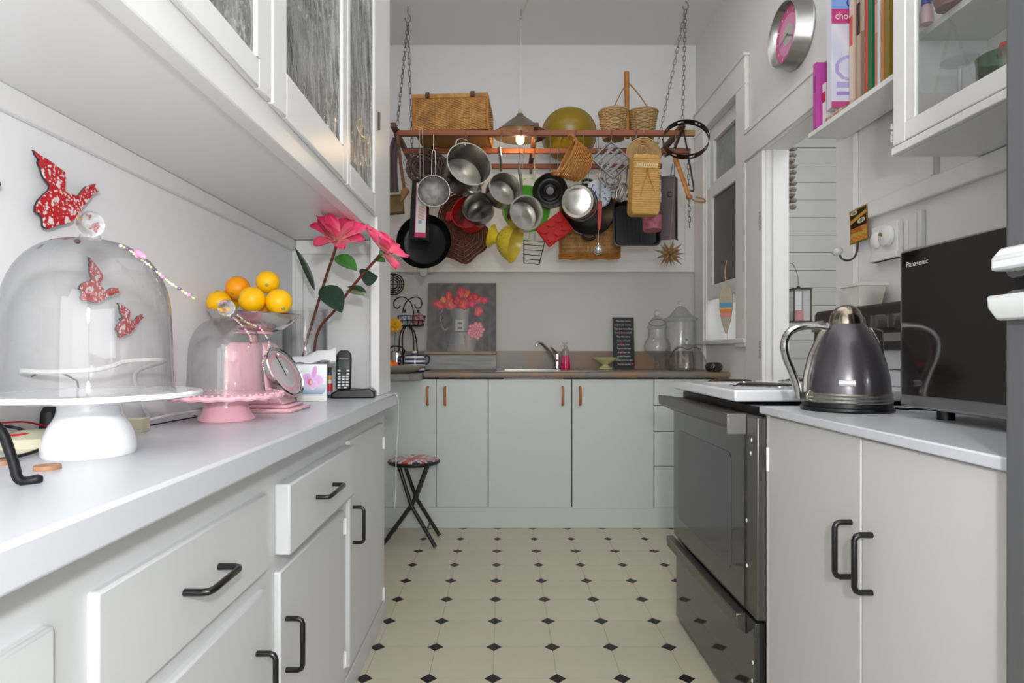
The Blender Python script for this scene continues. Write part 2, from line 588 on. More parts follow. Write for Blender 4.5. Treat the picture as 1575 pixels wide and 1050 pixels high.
FX = -0.455
dr = thing('dresser_cupboard', 'long pale grey painted base cupboard with black handles along the left wall', 'cabinet')
MB().box(-0.80, FX, 0.12, 2.27, 0.0, 0.812).build('carcass', W_DOOR, dr, smooth=None)
MB().box(FX, FX + 0.006, 0.12, 2.265, 0.0, 0.07).build('plinth', W_DOOR, dr, bevel=0.002)
def front(name, y0, y1, z0, z1, x1=-0.443):
    return MB().box(FX - 0.012 if x1 < -0.43 else FX - 0.001, x1, y0, y1, z0, z1).build(name, W_DOOR, dr, bevel=0.004)
front('door', 0.2, 0.588, 0.10, 0.741)
d = front('drawer', 0.649, 1.114, 0.599, 0.747)
d_handle(d, (-0.443, 0.874, 0.677), (0, 1, 0), (1, 0, 0), 0.1, 0.036, 0.0052)
d = front('door', 0.649, 1.114, 0.10, 0.568)
d_handle(d, (-0.443, 1.067, 0.405), (0, 0, 1), (1, 0, 0), 0.128, 0.034, 0.0052)
d = front('drawer', 1.181, 1.692, 0.606, 0.748, -0.424)
d_handle(d, (-0.424, 1.412, 0.682), (0, 1, 0), (1, 0, 0), 0.13, 0.03, 0.0052)
d = front('door', 1.181, 1.652, 0.10, 0.573)
d_handle(d, (-0.443, 1.211, 0.415), (0, 0, 1), (1, 0, 0), 0.105, 0.034, 0.0052)
for z in (0.525, 0.154): hinge(d, -0.441, 1.658, z)
d = front('door', 1.714, 2.185, 0.10, 0.754)
d_handle(d, (-0.443, 1.751, 0.502), (0, 0, 1), (1, 0, 0), 0.104, 0.032, 0.0052)
for z in (0.677, 0.12): hinge(d, -0.441, 2.192, z)

lt = MB().box(LX + 0.001, -0.402, 0.05, 2.30, 0.812, 0.855).build('dresser_worktop', W_TOP, bevel=0.005)
tag(lt, 'long white laminate worktop of the left dresser', 'worktop')

# end panel of the dresser with its front stile
ep = thing('dresser_end_panel', 'white panelled upright end of the dresser between worktop and wall cupboard', 'panel')
MB().box(LX + 0.001, -0.445, 2.275, 2.31, 0.8555, 1.438).build('panel_board', W_GLOSS, ep, smooth=None)
MB().box(-0.475, -0.443, 2.12, 2.33, 0.8555, 1.431).build('stile', W_GLOSS, ep, bevel=0.003)
MB().box(LX + 0.02, -0.476, 2.262, 2.275, 1.385, 1.438).build('top_rail', W_GLOSS, ep, bevel=0.003)
MB().box(LX + 0.017, LX + 0.045, 2.262, 2.275, 0.8555, 1.384).build('side_rail', W_GLOSS, ep, bevel=0.003)

# wall cupboard with rippled glass doors
wc = thing('wall_cupboard', 'white wall cupboard with rippled glass doors over the left worktop', 'cabinet')
body = MB()
body.box(LX + 0.001, -0.47, -0.3, 2.33, 1.44, 1.462)
body.box(LX + 0.001, -0.47, -0.3, 2.33, 2.58, 2.62)
body.box(LX + 0.001, LX + 0.012, -0.3, 2.33, 1.462, 2.58)
body.box(LX + 0.012, -0.47, 2.30, 2.33, 1.462, 2.58)
body.box(LX + 0.012, -0.49, -0.3, 2.30, 1.88, 1.9)
body.build('carcass', W_GLOSS, wc, smooth=None)
ff = MB()
ff.box(-0.49, -0.456, -0.3, 2.33, 1.432, 1.5).box(-0.49, -0.456, -0.3, 2.33, 2.48, 2.6)
for y0, y1 in ((1.09, 1.16), (1.672, 1.7), (2.06, 2.33)): ff.box(-0.49, -0.456, y0, y1, 1.5, 2.48)
ff.box(-0.456, -0.445, 2.10, 2.33, 1.432, 2.6)
ff.build('face_frame', W_GLOSS, wc, bevel=0.003)
RIP = mat('rippled_glass', '#9b9c97', 0.12, bump=(17, 1.0), var=('#4a4c49', 15, 0.2), spec=1.0, trans=0.15, stretch=(1, 0.85, 0.42))
bpn = [n for n in RIP.node_tree.nodes if n.type == 'BUMP'][0]
bpn.inputs['Distance'].default_value = 0.035
def glazed(y0, y1, g0, g1, z0, gz, x=-0.443):
    m = MB()
    m.box(-0.456, x, y0, g0, z0, 2.5).box(-0.456, x, g1, y1, z0, 2.5).box(-0.456, x, g0, g1, z0, gz).box(-0.456, x, g0, g1, 2.42, 2.5)
    o = m.build('door', W_GLOSS, wc, bevel=0.003)
    MB().box(-0.453, -0.449, g0, g1, gz, 2.42).build('glass_pane', RIP, o)
    MB().box(-0.449, x + 0.002, g1 - 0.012, g1, gz, 2.42).build('glazing_bead', W_GLOSS, o)
    return o
glazed(0.5, 1.135, 0.57, 1.078, 1.49, 1.543)
glazed(1.144, 1.686, 1.216, 1.645, 1.49, 1.583)
dc = glazed(1.694, 2.10, 1.722, 2.05, 1.49, 1.558)
MB().cyl((-0.441, 2.104, 1.80), (-0.441, 2.104, 1.86), 0.005, n=8).build('hinge', mat('dark_hinge', '#5a4a44', 0.4, 0.6), dc)

# ============================================================ CUPBOARDS AT THE BACK
bc = thing('sink_cupboard', 'run of greenish white sink cupboards with orange wood handles at the back wall', 'cabinet')
MB().box(-0.795, 1.29, 3.43, 3.98, 0.0, 0.70).box(-0.795, 1.29, 3.425, 3.44, 0.70, 0.857).build('carcass', mat('carcass_shadow_gap', '#4c4a45', 0.6), bc, smooth=None)
MB().box(-0.795, 1.29, 3.412, 3.43, 0.0, 0.122).build('plinth', W_BACK, bc, bevel=0.002)
def back_front(name, x0, x1, z0, z1, hx_=None):
    o = MB().box(x0, x1, 3.41, 3.43, z0, z1).build(name, W_BACK, bc, bevel=0.002)
    if hx_ is not None:
        m = MB().tube([(hx_, 3.41, 0.812), (hx_, 3.392, 0.808), (hx_, 3.388, 0.80), (hx_, 3.388, 0.724), (hx_, 3.392, 0.714), (hx_, 3.41, 0.71)], 0.0075, 8)
        m.build('handle', WOOD_H, o)
    return o
HX = lambda px: (px - 774) / F * 3.40
back_front('door', -0.795, -0.3865, 0.124, 0.857, HX(657.5))
back_front('door', -0.3835, -0.0875, 0.124, 0.857, HX(684.5))
back_front('door', -0.0845, 0.389, 0.118, 0.857, HX(865.5))
back_front('door', 0.397, 0.8645, 0.114, 0.857, HX(892.5))
for z0, z1 in ((0.706, 0.857), (0.556, 0.703), (0.358, 0.553), (0.12, 0.355)): back_front('drawer', 0.8675, 1.288, z0, z1)

MOTTLE = mat('mottled_brown_laminate', '#77736d', 0.35, var=('#8f7259', 7, 0.10), bump=(40, 0.05))
GREYLAM = mat('grey_slab', '#8b8b88', 0.4, var=('#737370', 14, 0.3))
wt = MB()
sx0, sx1, sy0, sy1 = 0.0, 0.36, 3.52, 3.86
X0, X1, Y0, Y1, Z0, Z1 = -0.455, 1.29, 3.385, 3.985, 0.865, 0.90
prof = [(Y0 + 0.016, Z0), (Y0 + 0.004, Z0 + 0.005), (Y0, Z0 + 0.014), (Y0, Z1 - 0.014), (Y0 + 0.004, Z1 - 0.005), (Y0 + 0.016, Z1), (sy0, Z1), (sy0, Z0)]
wt.prism(prof, X0, X1, ax='x')
wt.box(X0, sx0, sy0, Y1, Z0, Z1).box(sx1, X1, sy0, Y1, Z0, Z1).box(sx0, sx1, sy1, Y1, Z0, Z1)
o = wt.build('sink_worktop', MOTTLE, bevel=None)
tag(o, 'mottled brown laminate worktop with rounded front edge along the back wall', 'worktop')
o = MB().box(-0.795, WX - 0.001, 3.985, 3.9935, 0.9, 1.02).build('splashback', MOTTLE, bevel=0.001)
tag(o, 'low mottled brown splashback strip behind the sink', 'splashback')
cut = [(-0.795, 3.26), (-0.52, 3.26), (-0.458, 3.33), (-0.458, 3.985), (-0.795, 3.985)]
o = MB().prism(cut, 0.8575, 0.892).build('corner_worktop', GREYLAM, bevel=0.002)
tag(o, 'grey worktop slab with a clipped corner, left of the brown worktop', 'worktop')

sk = thing('sink', 'stainless steel inset sink with draining board at the back wall', 'sink', (0, 0, 0.9))
m = MB()
rx0, rx1, ry0, ry1 = -0.042, 0.755, 3.46, 3.93
m.box(rx0, sx0 + .01, ry0, ry1, 0.0005, 0.004).box(sx1 - .01, rx1, ry0, ry1, 0.0005, 0.004).box(sx0 + .01, sx1 - .01, ry0, sy0 + .01, 0.0005, 0.004).box(sx0 + .01, sx1 - .01, sy1 - .01, ry1, 0.0005, 0.004)
m.build('rim', STEEL, sk, bevel=0.001)
m = MB()
m.box(sx0 + .002, sx0 + .008, sy0 + .002, sy1 - .002, -0.16, 0.0).box(sx1 - .008, sx1 - .002, sy0 + .002, sy1 - .002, -0.16, 0.0)
m.box(sx0 + .008, sx1 - .008, sy0 + .002, sy0 + .008, -0.16, 0.0).box(sx0 + .008, sx1 - .008, sy1 - .008, sy1 - .002, -0.16, 0.0).box(sx0 + .008, sx1 - .008, sy0 + .008, sy1 - .008, -0.16, -0.155)
m.build('basin', STEEL, sk)
m = MB()
for k in range(7): m.cyl((0.43 + k * 0.045, 3.52, 0.004), (0.43 + k * 0.045, 3.88, 0.004), 0.003, n=6)
m.build('drainer_ridges', STEEL, sk)
# tap
tp = thing('mixer_tap', 'chrome mixer tap with raised spout behind the sink', 'tap', (0.352, 3.885, 0.9045))
m = MB().lathe([(0, 0), (0.024, 0), (0.024, 0.01), (0.019, 0.014), (0.019, 0.085), (0.017, 0.098), (0, 0.104)], 20)
m.build('body', CHROME, tp)
MB().tube(smooth_path([(-0.005, -0.01, 0.05), (-0.05, -0.07, 0.105), (-0.105, -0.15, 0.158), (-0.128, -0.175, 0.168), (-0.142, -0.187, 0.16), (-0.145, -0.19, 0.143)]), 0.0105, 12).build('spout', CHROME, tp)
MB().tube([(0, 0, 0.098), (-0.02, -0.04, 0.118), (-0.05, -0.11, 0.142)], [0.012, 0.009, 0.006], 10).build('lever', CHROME, tp)

# ============================================================ COOKER AND CUPBOARD ON THE RIGHT
SMOKE = mat('smoked_oven_glass', '#2b2b2b', 0.08, spec=0.8, coat=0.4)
SMOKE2 = mat('oven_window', '#45454a', 0.1, spec=0.7)
OVENMET = mat('worn_grey_metal', '#6b6862', 0.3, 0.75, bump=(60, 0.05))
OVENBLK = mat('oven_black', '#0e0e0e', 0.4)
WENAMEL = mat('white_enamel', '#e6e8ec', 0.2, coat=0.4)
st = thing('cooker', 'freestanding cooker with dark glass oven door and white hob, right of the aisle', 'cooker', (0, 0, 0))
MB().box(0.685, 1.27, 1.555, 2.262, 0.012, 0.865).build('body', OVENBLK, st, bevel=0.003)
m = MB()
m.box(0.653, 0.683, 1.528, 2.262, 0.318, 0.842)
od = m.build('oven_door', OVENMET, st, bevel=0.004)
MB().box(0.649, 0.653, 1.60, 2.258, 0.322, 0.80).build('door_glass', SMOKE, od)
m = MB().prism([(1.70, 0.395), (2.185, 0.40), (2.20, 0.42), (2.20, 0.70), (2.18, 0.725), (1.705, 0.725), (1.69, 0.71), (1.69, 0.41)], 0.6478, 0.649, ax='x')
m.build('oven_window', SMOKE2, od)
m = MB().prism([(0.653, 0.842), (0.60, 0.846), (0.602, 0.812), (0.653, 0.788)], 1.60, 2.30, ax='y')
m.build('handle', OVENMET, od, bevel=0.003)
MB().box(0.601, 0.653, 1.593, 1.60, 0.79, 0.846).build('handle_cap', mat('silver_cap', '#8f8d88', 0.35, 0.7), od, bevel=0.002)
m = MB().box(0.655, 0.683, 1.545, 2.25, 0.015, 0.305)
wd = m.build('warming_drawer', SMOKE, st, bevel=0.003)
MB().prism([(0.655, 0.308), (0.627, 0.306), (0.630, 0.268), (0.655, 0.25)], 1.60, 2.285, ax='y').build('handle', OVENMET, wd, bevel=0.003)
chip = MB()
for y, z in ((1.56, 0.78), (1.565, 0.745), (1.552, 0.20), (1.556, 0.15), (1.59, 0.44), (1.592, 0.56)): chip.ball((0.6525, y, z), 0.004, 8, (0.5, 1, 1.4))
tag(chip.build('paint_chips', W_GLOSS, st), kind='stuff')
MB().box(0.685, 0.70, 1.528, 1.555, 0.0, 0.862).build('side_strip', mat('side_steel', '#8b8884', 0.35, 0.8, var=('#5d5a55', 30, 0.3)), st)
hob = MB().box(0.648, 1.27, 1.662, 2.262, 0.872, 0.905).build('hob', WENAMEL, st, bevel=0.006, seg=3)
for (x, y, r) in ((0.80, 1.82, 0.10), (0.80, 2.09, 0.088), (1.08, 1.82, 0.088), (1.08, 2.09, 0.10)):
    MB().lathe([(r * 0.80, 0), (r, 0), (r * 1.02, 0.004), (r * 0.96, 0.007), (r * 0.84, 0.003)], 36, Matrix.Translation((x, y, 0.905)), closed=True).build('trim_ring', CHROME, hob)
    MB().lathe([(0, 0), (r * 0.80, 0), (r * 0.80, 0.006), (r * 0.74, 0.010), (0.02, 0.010), (0.0, 0.008)], 32, Matrix.Translation((x, y, 0.905))).build('hot_plate', mat('hot_plate_iron', '#23221f', 0.5, 0.3, bump=(120, 0.2)), hob)
bg = MB().box(1.20, 1.27, 1.64, 2.25, 0.905, 1.02).build('back_guard', WENAMEL, st, bevel=0.005)
MB().box(1.197, 1.2, 1.64, 2.25, 0.957, 0.96).build('seam', OVENBLK, bg)
cp = MB().prism([(1.175, 1.02), (1.27, 1.02), (1.27, 1.165), (1.19, 1.165), (1.18, 1.15)], 1.64, 2.25, ax='y').build('control_panel', mat('dark_control_panel', '#3c3733', 0.3, 0.3), st, bevel=0.003)
KNOB = mat('knob_grey', '#77736e', 0.35, 0.5)
for y in (2.19, 2.03, 1.95, 1.84, 1.76, 1.69):
    MB().cyl((1.178, y, 1.105), (1.15, y, 1.105), 0.024, 0.02, 20).box(1.14, 1.15, y - 0.004, y + 0.004, 1.085, 1.125).build('knob', KNOB, cp)
MB().box(1.174, 1.176, 1.72, 1.86, 1.045, 1.07).build('label_strip', mat('label_grey', '#8b8680', 0.5), cp)

CT = 0.872
rc = thing('appliance_cupboard', 'two-door warm grey base cupboard with black handles beside the cooker', 'cabinet')
MB().box(0.685, 1.29, 0.775, 1.525, 0.0, CT - 0.02).build('carcass', W_RDOOR, rc, smooth=None)
MB().box(0.676, 0.685, 1.505, 1.523, 0.0, CT - 0.02).build('frame_strip', W_GLOSS, rc)
d = MB().box(0.672, 0.685, 1.116, 1.5, 0.06, CT - 0.022).build('door', W_RDOOR, rc, bevel=0.003)
d_handle(d, (0.672, 1.146, 0.63), (0, 0, 1), (-1, 0, 0), 0.105, 0.032, 0.0055)
for z in (0.11, 0.74): MB().cyl((0.67, 1.503, z - 0.03), (0.67, 1.503, z + 0.03), 0.004, n=8).build('hinge', BRASS, d)
d = MB().box(0.672, 0.685, 0.778, 1.113, 0.06, CT - 0.022).build('door', W_RDOOR, rc, bevel=0.003)
d_handle(d, (0.672, 1.082, 0.625), (0, 0, 1), (-1, 0, 0), 0.105, 0.032, 0.0055)
o = MB().box(0.66, 1.294, 0.775, 1.532, CT - 0.019, CT).build('appliance_worktop', W_TOP, bevel=0.003)
tag(o, 'white worktop under the kettle and the black microwave', 'worktop')

# fridge at the right edge
fr = thing('fridge', 'tall dark grey steel fridge with white handles at the right edge', 'fridge')
FRM = mat('fridge_grey', '#77787b', 0.3, 0.55, bump=(60, 0.05), stretch=(1, 1, 0.1))
MB().box(0.69, 1.29, 0.14, 0.762, 0.02, 1.72).build('body', FRM, fr, bevel=0.006)
fd = MB().box(0.645, 0.688, 0.14, 0.766, 0.03, 1.09).build('door', FRM, fr, bevel=0.008, seg=3)
MB().box(0.655, 0.688, 0.15, 0.76, 1.09, 1.105).build('door_seal', OVENBLK, fr)
fu = MB().box(0.645, 0.688, 0.14, 0.766, 1.105, 1.72).build('door', FRM, fr, bevel=0.008, seg=3)
WHD = mat('white_handle', '#d9dedd', 0.3)
MB().prism([(0.645, 1.112), (0.645, 1.142), (0.628, 1.142), (0.616, 1.128), (0.616, 1.112)], 0.50, 0.752, ax='y').build('handle', WHD, fu, bevel=0.004)
MB().prism([(0.645, 1.082), (0.645, 1.052), (0.628, 1.05), (0.616, 1.066), (0.614, 1.082)], 0.50, 0.757, ax='y').build('handle', WHD, fd, bevel=0.004)

# glazed wall cupboard on the right
gc = thing('glazed_cupboard', 'white wall cupboard with clear glazed door above the microwave', 'cabinet')
m = MB()
GX, GZ = 1.062, 1.538
m.box(GX, WX - .001, 0.785, 1.6, GZ, GZ + 0.02).box(GX, WX - .001, 0.785, 1.6, 2.40, 2.42).box(GX, WX - .001, 1.58, 1.6, GZ + .02, 2.40)
m.box(WX - 0.008, WX - .001, 0.785, 1.58, GZ + .02, 2.40)
m.build('carcass', W_GLOSS, gc, smooth=None)
MB().box(1.105, WX - 0.008, 0.785, 1.58, 1.84, 1.858).build('shelf', W_GLOSS, gc, smooth=None)
m = MB()
m.box(1.045, GX - .001, 0.785, 1.6, GZ, GZ + 0.022)
m.box(1.047, GX - .001, 1.5475, 1.596, GZ + .025, 2.41).box(1.047, GX - .001, 0.785, 1.5475, GZ + 0.025, 1.611).box(1.047, GX - .001, 0.785, 1.5475, 2.35, 2.41)
m.box(1.05, GX, 1.515, 1.5475, 1.611, 2.35)
gd = m.build('door_frame', W_GLOSS, gc, bevel=0.003)
MB().box(1.0555, 1.0575, 0.785, 1.515, 1.611, 2.35).build('glass_pane', PANE, gd)
for z in (1.60, 2.1): MB().cyl((1.046, 1.598, z - 0.025), (1.046, 1.598, z + 0.025), 0.004, n=8).build('hinge', mat('chipped_hinge', '#b8b6b0', 0.4, var=('#45403a', 150, 0.1)), gd)

# book shelf over the doorway
o = MB().box(1.128, WX - 0.031, 1.61, 2.197, 1.80, 1.818).build('book_shelf', W_GLOSS, bevel=0.002)
tag(o, 'short white wall shelf of cookery books over the doorway', 'shelf')
# ============================================================ THINGS ON THE LEFT WORKTOP
WT = 0.8552          # top of the left worktop
def at_left(px, d, z=WT): return Vector(((px - 774) / F * d, d, z))

# big cake stand and its glass dome
CSX, CSY = -0.63, 0.905
cs = thing('cake_stand', 'large white ceramic cake stand with broad flat plate on left worktop', 'cake stand', (CSX, CSY, WT))
MB().lathe([(0, 0), (0.067, 0), (0.0695, 0.004), (0.0695, 0.010), (0.0685, 0.020), (0.0655, 0.032), (0.060, 0.043), (0.053, 0.053), (0.0485, 0.061), (0.0465, 0.07), (0.047, 0.081), (0, 0.081)], 48).build('foot', WHITEC, cs)
MB().lathe([(0, 0.081), (0.06, 0.081), (0.15, 0.084), (0.172, 0.088), (0.1735, 0.092), (0.171, 0.095), (0.16, 0.0945), (0, 0.0945)], 72).build('plate', WHITEC, cs)
PLZ = WT + 0.0952
def dome(name, label, loc, r, h, knob, n=64):
    t = thing(name, label, 'glass dome', loc)
    prof = [(r + 0.002, 0), (r + 0.001, 0.004)]
    hs = h * 0.50
    prof += [(r * (1 - 0.015 * k), hs * k / 3) for k in range(1, 4)]
    rr = prof[-1][0]
    for k in range(1, 13):
        a = PI / 2 * k / 13
        prof.append((rr * math.cos(a) ** 0.75, hs + (h - hs) * math.sin(a)))
    prof.append((knob * 0.75, h + 0.001))
    prof.append((knob * 0.72, h + 0.006))
    MB().lathe(prof, n).build('glass_bell', GLASS, t)
    m = MB().ball((0, 0, h + 0.006 + knob * 0.9), knob, 24)
    m.build('knob', KNOBG, t)
    return t
KNOBG = mat('solid_glass', '#ffffff', 0.02, trans=1.0, ior=1.45, spec=0.6)
cs.scale = (0.89, 0.89, 1)
dome('cake_dome', 'large clear glass dome with ball knob on white cake stand', (CSX, CSY, PLZ), 0.114, 0.232, 0.0195, 80)

# beads draped on a dome
BEADC = [mat('pink_bead', '#d98cab', 0.15, coat=0.5), mat('purple_bead', '#6d4a72', 0.15, coat=0.5), mat('green_bead', '#b8c98a', 0.15, coat=0.5), mat('pearl_bead', '#e6ddd2', 0.15, coat=0.5)]
def beads(name, label, path, sizes, group=None):
    t = thing(name, label, 'beads', path[0])
    base = path[0]
    MB().tube([p - base for p in path], 0.0007, 5).build('thread', WIRE, t)
    L = [0]
    for i in range(1, len(path)): L.append(L[-1] + (path[i] - path[i - 1]).length)
    pos, k = 0.0, 0
    ms = {}
    while pos < L[-1]:
        i = max(j for j in range(len(L)) if L[j] <= pos)
        i = min(i, len(path) - 2)
        f = (pos - L[i]) / max(1e-6, L[i + 1] - L[i])
        c = path[i].lerp(path[i + 1], f) - base
        r, ci = sizes[k % len(sizes)]
        if (r, ci) not in ms: ms[(r, ci)] = MB().ball((0, 0, 0), r, 10, (1, 1, 0.85)).mesh('bead', BEADC[ci])
        o = bpy.data.objects.new('bead', ms[(r, ci)]); o.location = c; o.parent = t; col.objects.link(o)
        pos += r * 2.1; k += 1
    return t
top = Vector((CSX, CSY, PLZ + 0.236))
bp_ = []
for k in range(0, 9):       # ring at the knob's foot, then off over the shoulder and down through the air on its stiff wire
    a = PI * 1.15 - k * PI * 1.2 / 8
    bp_.append(top + Vector((0.026 * math.cos(a), -0.026 * math.sin(a), 0.0)))
dsh = [P(186, 378, 0.86), P(196, 383, 0.86), P(212, 394, 0.865), P(228, 407, 0.87), P(245, 421, 0.875), P(262, 435, 0.88), P(280, 447, 0.885), P(300, 460, 0.89)]
beads('bead_string', 'pink, green and purple bead string trailing off the large glass dome', smooth_path(dsh, 5),
      [(0.0028, 3), (0.0022, 2), (0.0030, 1), (0.0022, 2), (0.0024, 3), (0.0036, 0), (0.0022, 2), (0.0022, 3)])
t = thing('bead_pendant', 'long pink leaf-shaped bead hooked near the top of the large dome', 'bead', P(216, 391, 0.862))
MB().ball((0, 0, 0), 0.0045, 12, (2.6, 0.8, 1.0), Matrix.Rotation(R(35), 4, 'Y')).build('leaf_bead', BEADC[0], t)
MB().tube([(0.006, 0, -0.004), (0.004, 0.002, -0.012), (0.0, 0.003, -0.02)], 0.0006, 5).build('hook', WIRE, t)
o = MB().ball((0, 0, 0), 0.0042, 10, (1.2, 1, 0.9)).build('dark_bead', mat('dark_red_bead', '#5a2024', 0.2, coat=0.5), loc=P(119, 371, 0.885))
tag(o, 'single dark red bead at left of the large dome knob', 'bead')

# things on the counter behind the cake stand
CREAM = mat('cream_plastic', '#d8d2b6', 0.4)
CABLE_B = mat('black_cable', '#15161a', 0.4)
CABLE_R = mat('red_cable', '#c0181c', 0.4)
CABLE_W = mat('white_cable', '#e2e2dd', 0.4)
def block(name, label, px, d, sx, sy, sz, m, rz=0.0, cat='adapter'):
    o = MB().box(-sx / 2, sx / 2, -sy / 2, sy / 2, 0, sz).box(-sx / 2 - .0004, sx / 2 + .0004, -sy / 2 - .0004, sy / 2 + .0004, sz * 0.48, sz * 0.52).build(name, m, bevel=0.002, loc=at_left(px, d), rot=(0, 0, rz))
    return tag(o, label, cat)
block('power_adapter', 'cream plug-in power adapter behind foot of white cake stand', 203, 1.16, 0.05, 0.04, 0.026, CREAM, 0.2)
o = MB().lathe([(0, 0), (0.045, 0), (0.048, 0.006), (0.043, 0.02), (0.02, 0.03), (0, 0.032)], 28).build('cable_reel', CREAM, loc=at_left(52, 0.955), rot=(0, 0, 0))
tag(o, 'low cream dome-shaped plastic plug pack under the cake plate', 'adapter')
def cable(label, pts, r, m):
    sp_ = [Vector((v.x, v.y, max(v.z, WT + r + 0.0003))) for v in smooth_path(pts, 8)]
    o = MB().tube(sp_, r, 8).build('cable', m)
    return tag(o, label, 'cable')
zc = WT + 0.0035
cable('thick black cable looped on the worktop left of cake stand', [P(-25, 655, 0.93), P(0, 655, 0.95), P(25, 658, 0.965), P(52, 667, 0.965), P(71, 676, 0.955), P(66, 688, 0.93), P(42, 698, 0.89), P(21, 704, 0.862), P(0, 707, 0.845), P(-25, 710, 0.83)], 0.0026, CABLE_B)
cable('thin red cable running behind the white cake stand foot', [P(-10, 652, 0.93), P(17, 649, 0.95), P(42, 649, 0.98), P(71, 655, 1.01), P(86, 654, 1.03), P(80, 661, 0.99), P(52, 666, 0.94), P(20, 669, 0.92), P(-15, 671, 0.90)], 0.0016, CABLE_R)
cable('white round cable lying at far left under cake plate', [Vector((-0.80, 0.73, zc)), Vector((-0.765, 0.76, zc)), Vector((-0.745, 0.82, zc)), Vector((-0.76, 0.865, zc)), Vector((-0.80, 0.87, zc))], 0.003, CABLE_W)
cable('white cable rising behind the large dome towards the small pink stand', [Vector((-0.79, 0.97, WT + 0.125)), Vector((-0.765, 1.0, WT + 0.122)), Vector((-0.735, 1.06, WT + 0.123)), Vector((-0.725, 1.10, WT + 0.13)), Vector((-0.715, 1.13, WT + 0.138)), Vector((-0.685, 1.2, WT + 0.138)), Vector((-0.78, 1.26, WT + 0.11)), Vector((-0.795, 1.31, WT + 0.04)), Vector((-0.795, 1.34, zc))], 0.0045, CABLE_W)
cable('pair of white cables crossing the worktop behind the cake stand', [Vector((-0.79, 1.28, zc)), Vector((-0.74, 1.31, zc + 0.012)), Vector((-0.70, 1.42, zc + 0.02)), Vector((-0.74, 1.52, zc + 0.02)), Vector((-0.79, 1.56, zc))], 0.0035, CABLE_W)
cable('thin dark cable on the worktop beside the pink cake stand', [Vector((-0.80, 1.16, zc - 0.001)), Vector((-0.745, 1.23, zc - 0.001)), Vector((-0.735, 1.32, zc - 0.001)), Vector((-0.73, 1.41, zc - 0.001)), Vector((-0.75, 1.44, zc - 0.001))], 0.0016, CABLE_B)
cable('black looped cable behind the large dome against the wall', [P(18, 608, 1.02)] + [P(35, 588, 1.02), P(60, 574, 1.02), P(90, 573, 1.02), P(112, 582, 1.02), P(120, 592, 1.02), P(122, 640, 1.01)], 0.0016, CABLE_B)
o = MB().cyl((0, 0, 0), (0, 0, 0.05), 0.028, 0.022, 24).lathe([(0.022, 0.05), (0.012, 0.062), (0, 0.064)], 24).build('black_plug_pack', BLACKP, loc=at_left(80, 1.06))
tag(o, 'black plug pack standing behind cake stand foot by the wall', 'adapter')

# wooden discs
CORK = mat('pale_brown_wood', '#b98a68', 0.55, var=('#a37552', 60, 0.3))
for px, py, r, lb in ((73, 721, 0.0155, 'round brown wooden disc beside the black iron foot'), (4, 713, 0.0145, 'round brown wooden disc at left edge of worktop')):
    d = (H - WT) * F / (py - 542)
    o = MB().lathe([(0, 0), (r, 0), (r, 0.004), (r * 0.96, 0.0055), (0, 0.0055)], 28).build('wooden_disc', CORK, loc=at_left(px, d))
    tag(o, lb, 'disc')
# iron stand whose foot comes into view
ir = thing('iron_stand', 'black wrought iron stand with curled foot at the near left of worktop', 'stand', (-0.645, 0.60, WT))
fx = at_left(46, 0.70) - ir.location
def leg(dx, dy):
    u = Vector((dx, dy, 0)).normalized()
    L = fx.length
    return smooth_path([u * 0.06 + Vector((0, 0, 0.085)), u * (L * 0.55) + Vector((0, 0, 0.088)), u * (L * 0.78) + Vector((0, 0, 0.07)), u * (L * 0.88) + Vector((0, 0, 0.03)), u * (L * 0.93) + Vector((0, 0, 0.006)), u * (L + 0.012) + Vector((0, 0, 0.0045))], 6)
ang = math.atan2(fx.y, fx.x)
for k in range(3):
    aa = ang + k * 2 * PI / 3
    pts = leg(math.cos(aa), math.sin(aa))
    MB().tube(pts, [0.0055] * (len(pts) - 4) + [0.0055, 0.006, 0.006, 0.004], 10).build('leg', IRON, ir)
MB().tube([(0.062 * math.cos(2 * PI * k / 28), 0.062 * math.sin(2 * PI * k / 28), 0.086) for k in range(28)], 0.005, 8, True).build('ring', IRON, ir)

# flying bird ornaments on the left wall
BIRDF = mat('red_floral_print', '#c8262c', 0.35, coat=0.2)
nt = BIRDF.node_tree
bs = nt.nodes['Principled BSDF']
tc = nt.nodes.new('ShaderNodeTexCoord')
def vor(scale, feat, lo, hi, kind='SMOOTH'):
    v = nt.nodes.new('ShaderNodeTexVoronoi'); v.inputs['Scale'].default_value = scale; v.feature = feat
    nt.links.new(tc.outputs['Object'], v.inputs['Vector'])
    r = nt.nodes.new('ShaderNodeValToRGB')
    r.color_ramp.elements[0].position = lo; r.color_ramp.elements[1].position = hi
    nt.links.new(v.outputs['Distance'], r.inputs[0])
    return r
nz = nt.nodes.new('ShaderNodeTexNoise'); nz.inputs['Scale'].default_value = 90
nt.links.new(tc.outputs['Object'], nz.inputs[0])
ad = nt.nodes.new('ShaderNodeVectorMath'); ad.operation = 'MULTIPLY_ADD'
ad.inputs[1].default_value = (0.02, 0.02, 0.02)
nt.links.new(nz.outputs['Color'], ad.inputs[0]); nt.links.new(tc.outputs['Object'], ad.inputs[2])
r1 = vor(120, 'F1', 0.30, 0.36)
r2 = vor(50, 'F1', 0.24, 0.27)
for r_ in (r1, r2): nt.links.new(ad.outputs[0], r_.inputs[0].links[0].from_node.inputs['Vector'])
mm = nt.nodes.new('ShaderNodeMath'); mm.operation = 'MULTIPLY'
nt.links.new(r1.outputs[0], mm.inputs[0]); nt.links.new(r2.outputs[0], mm.inputs[1])
mx = nt.nodes.new('ShaderNodeMix'); mx.data_type = 'RGBA'
mx.inputs['A'].default_value = (*rgb('#e9dedb'), 1); mx.inputs['B'].default_value = (*rgb('#c4212a'), 1)
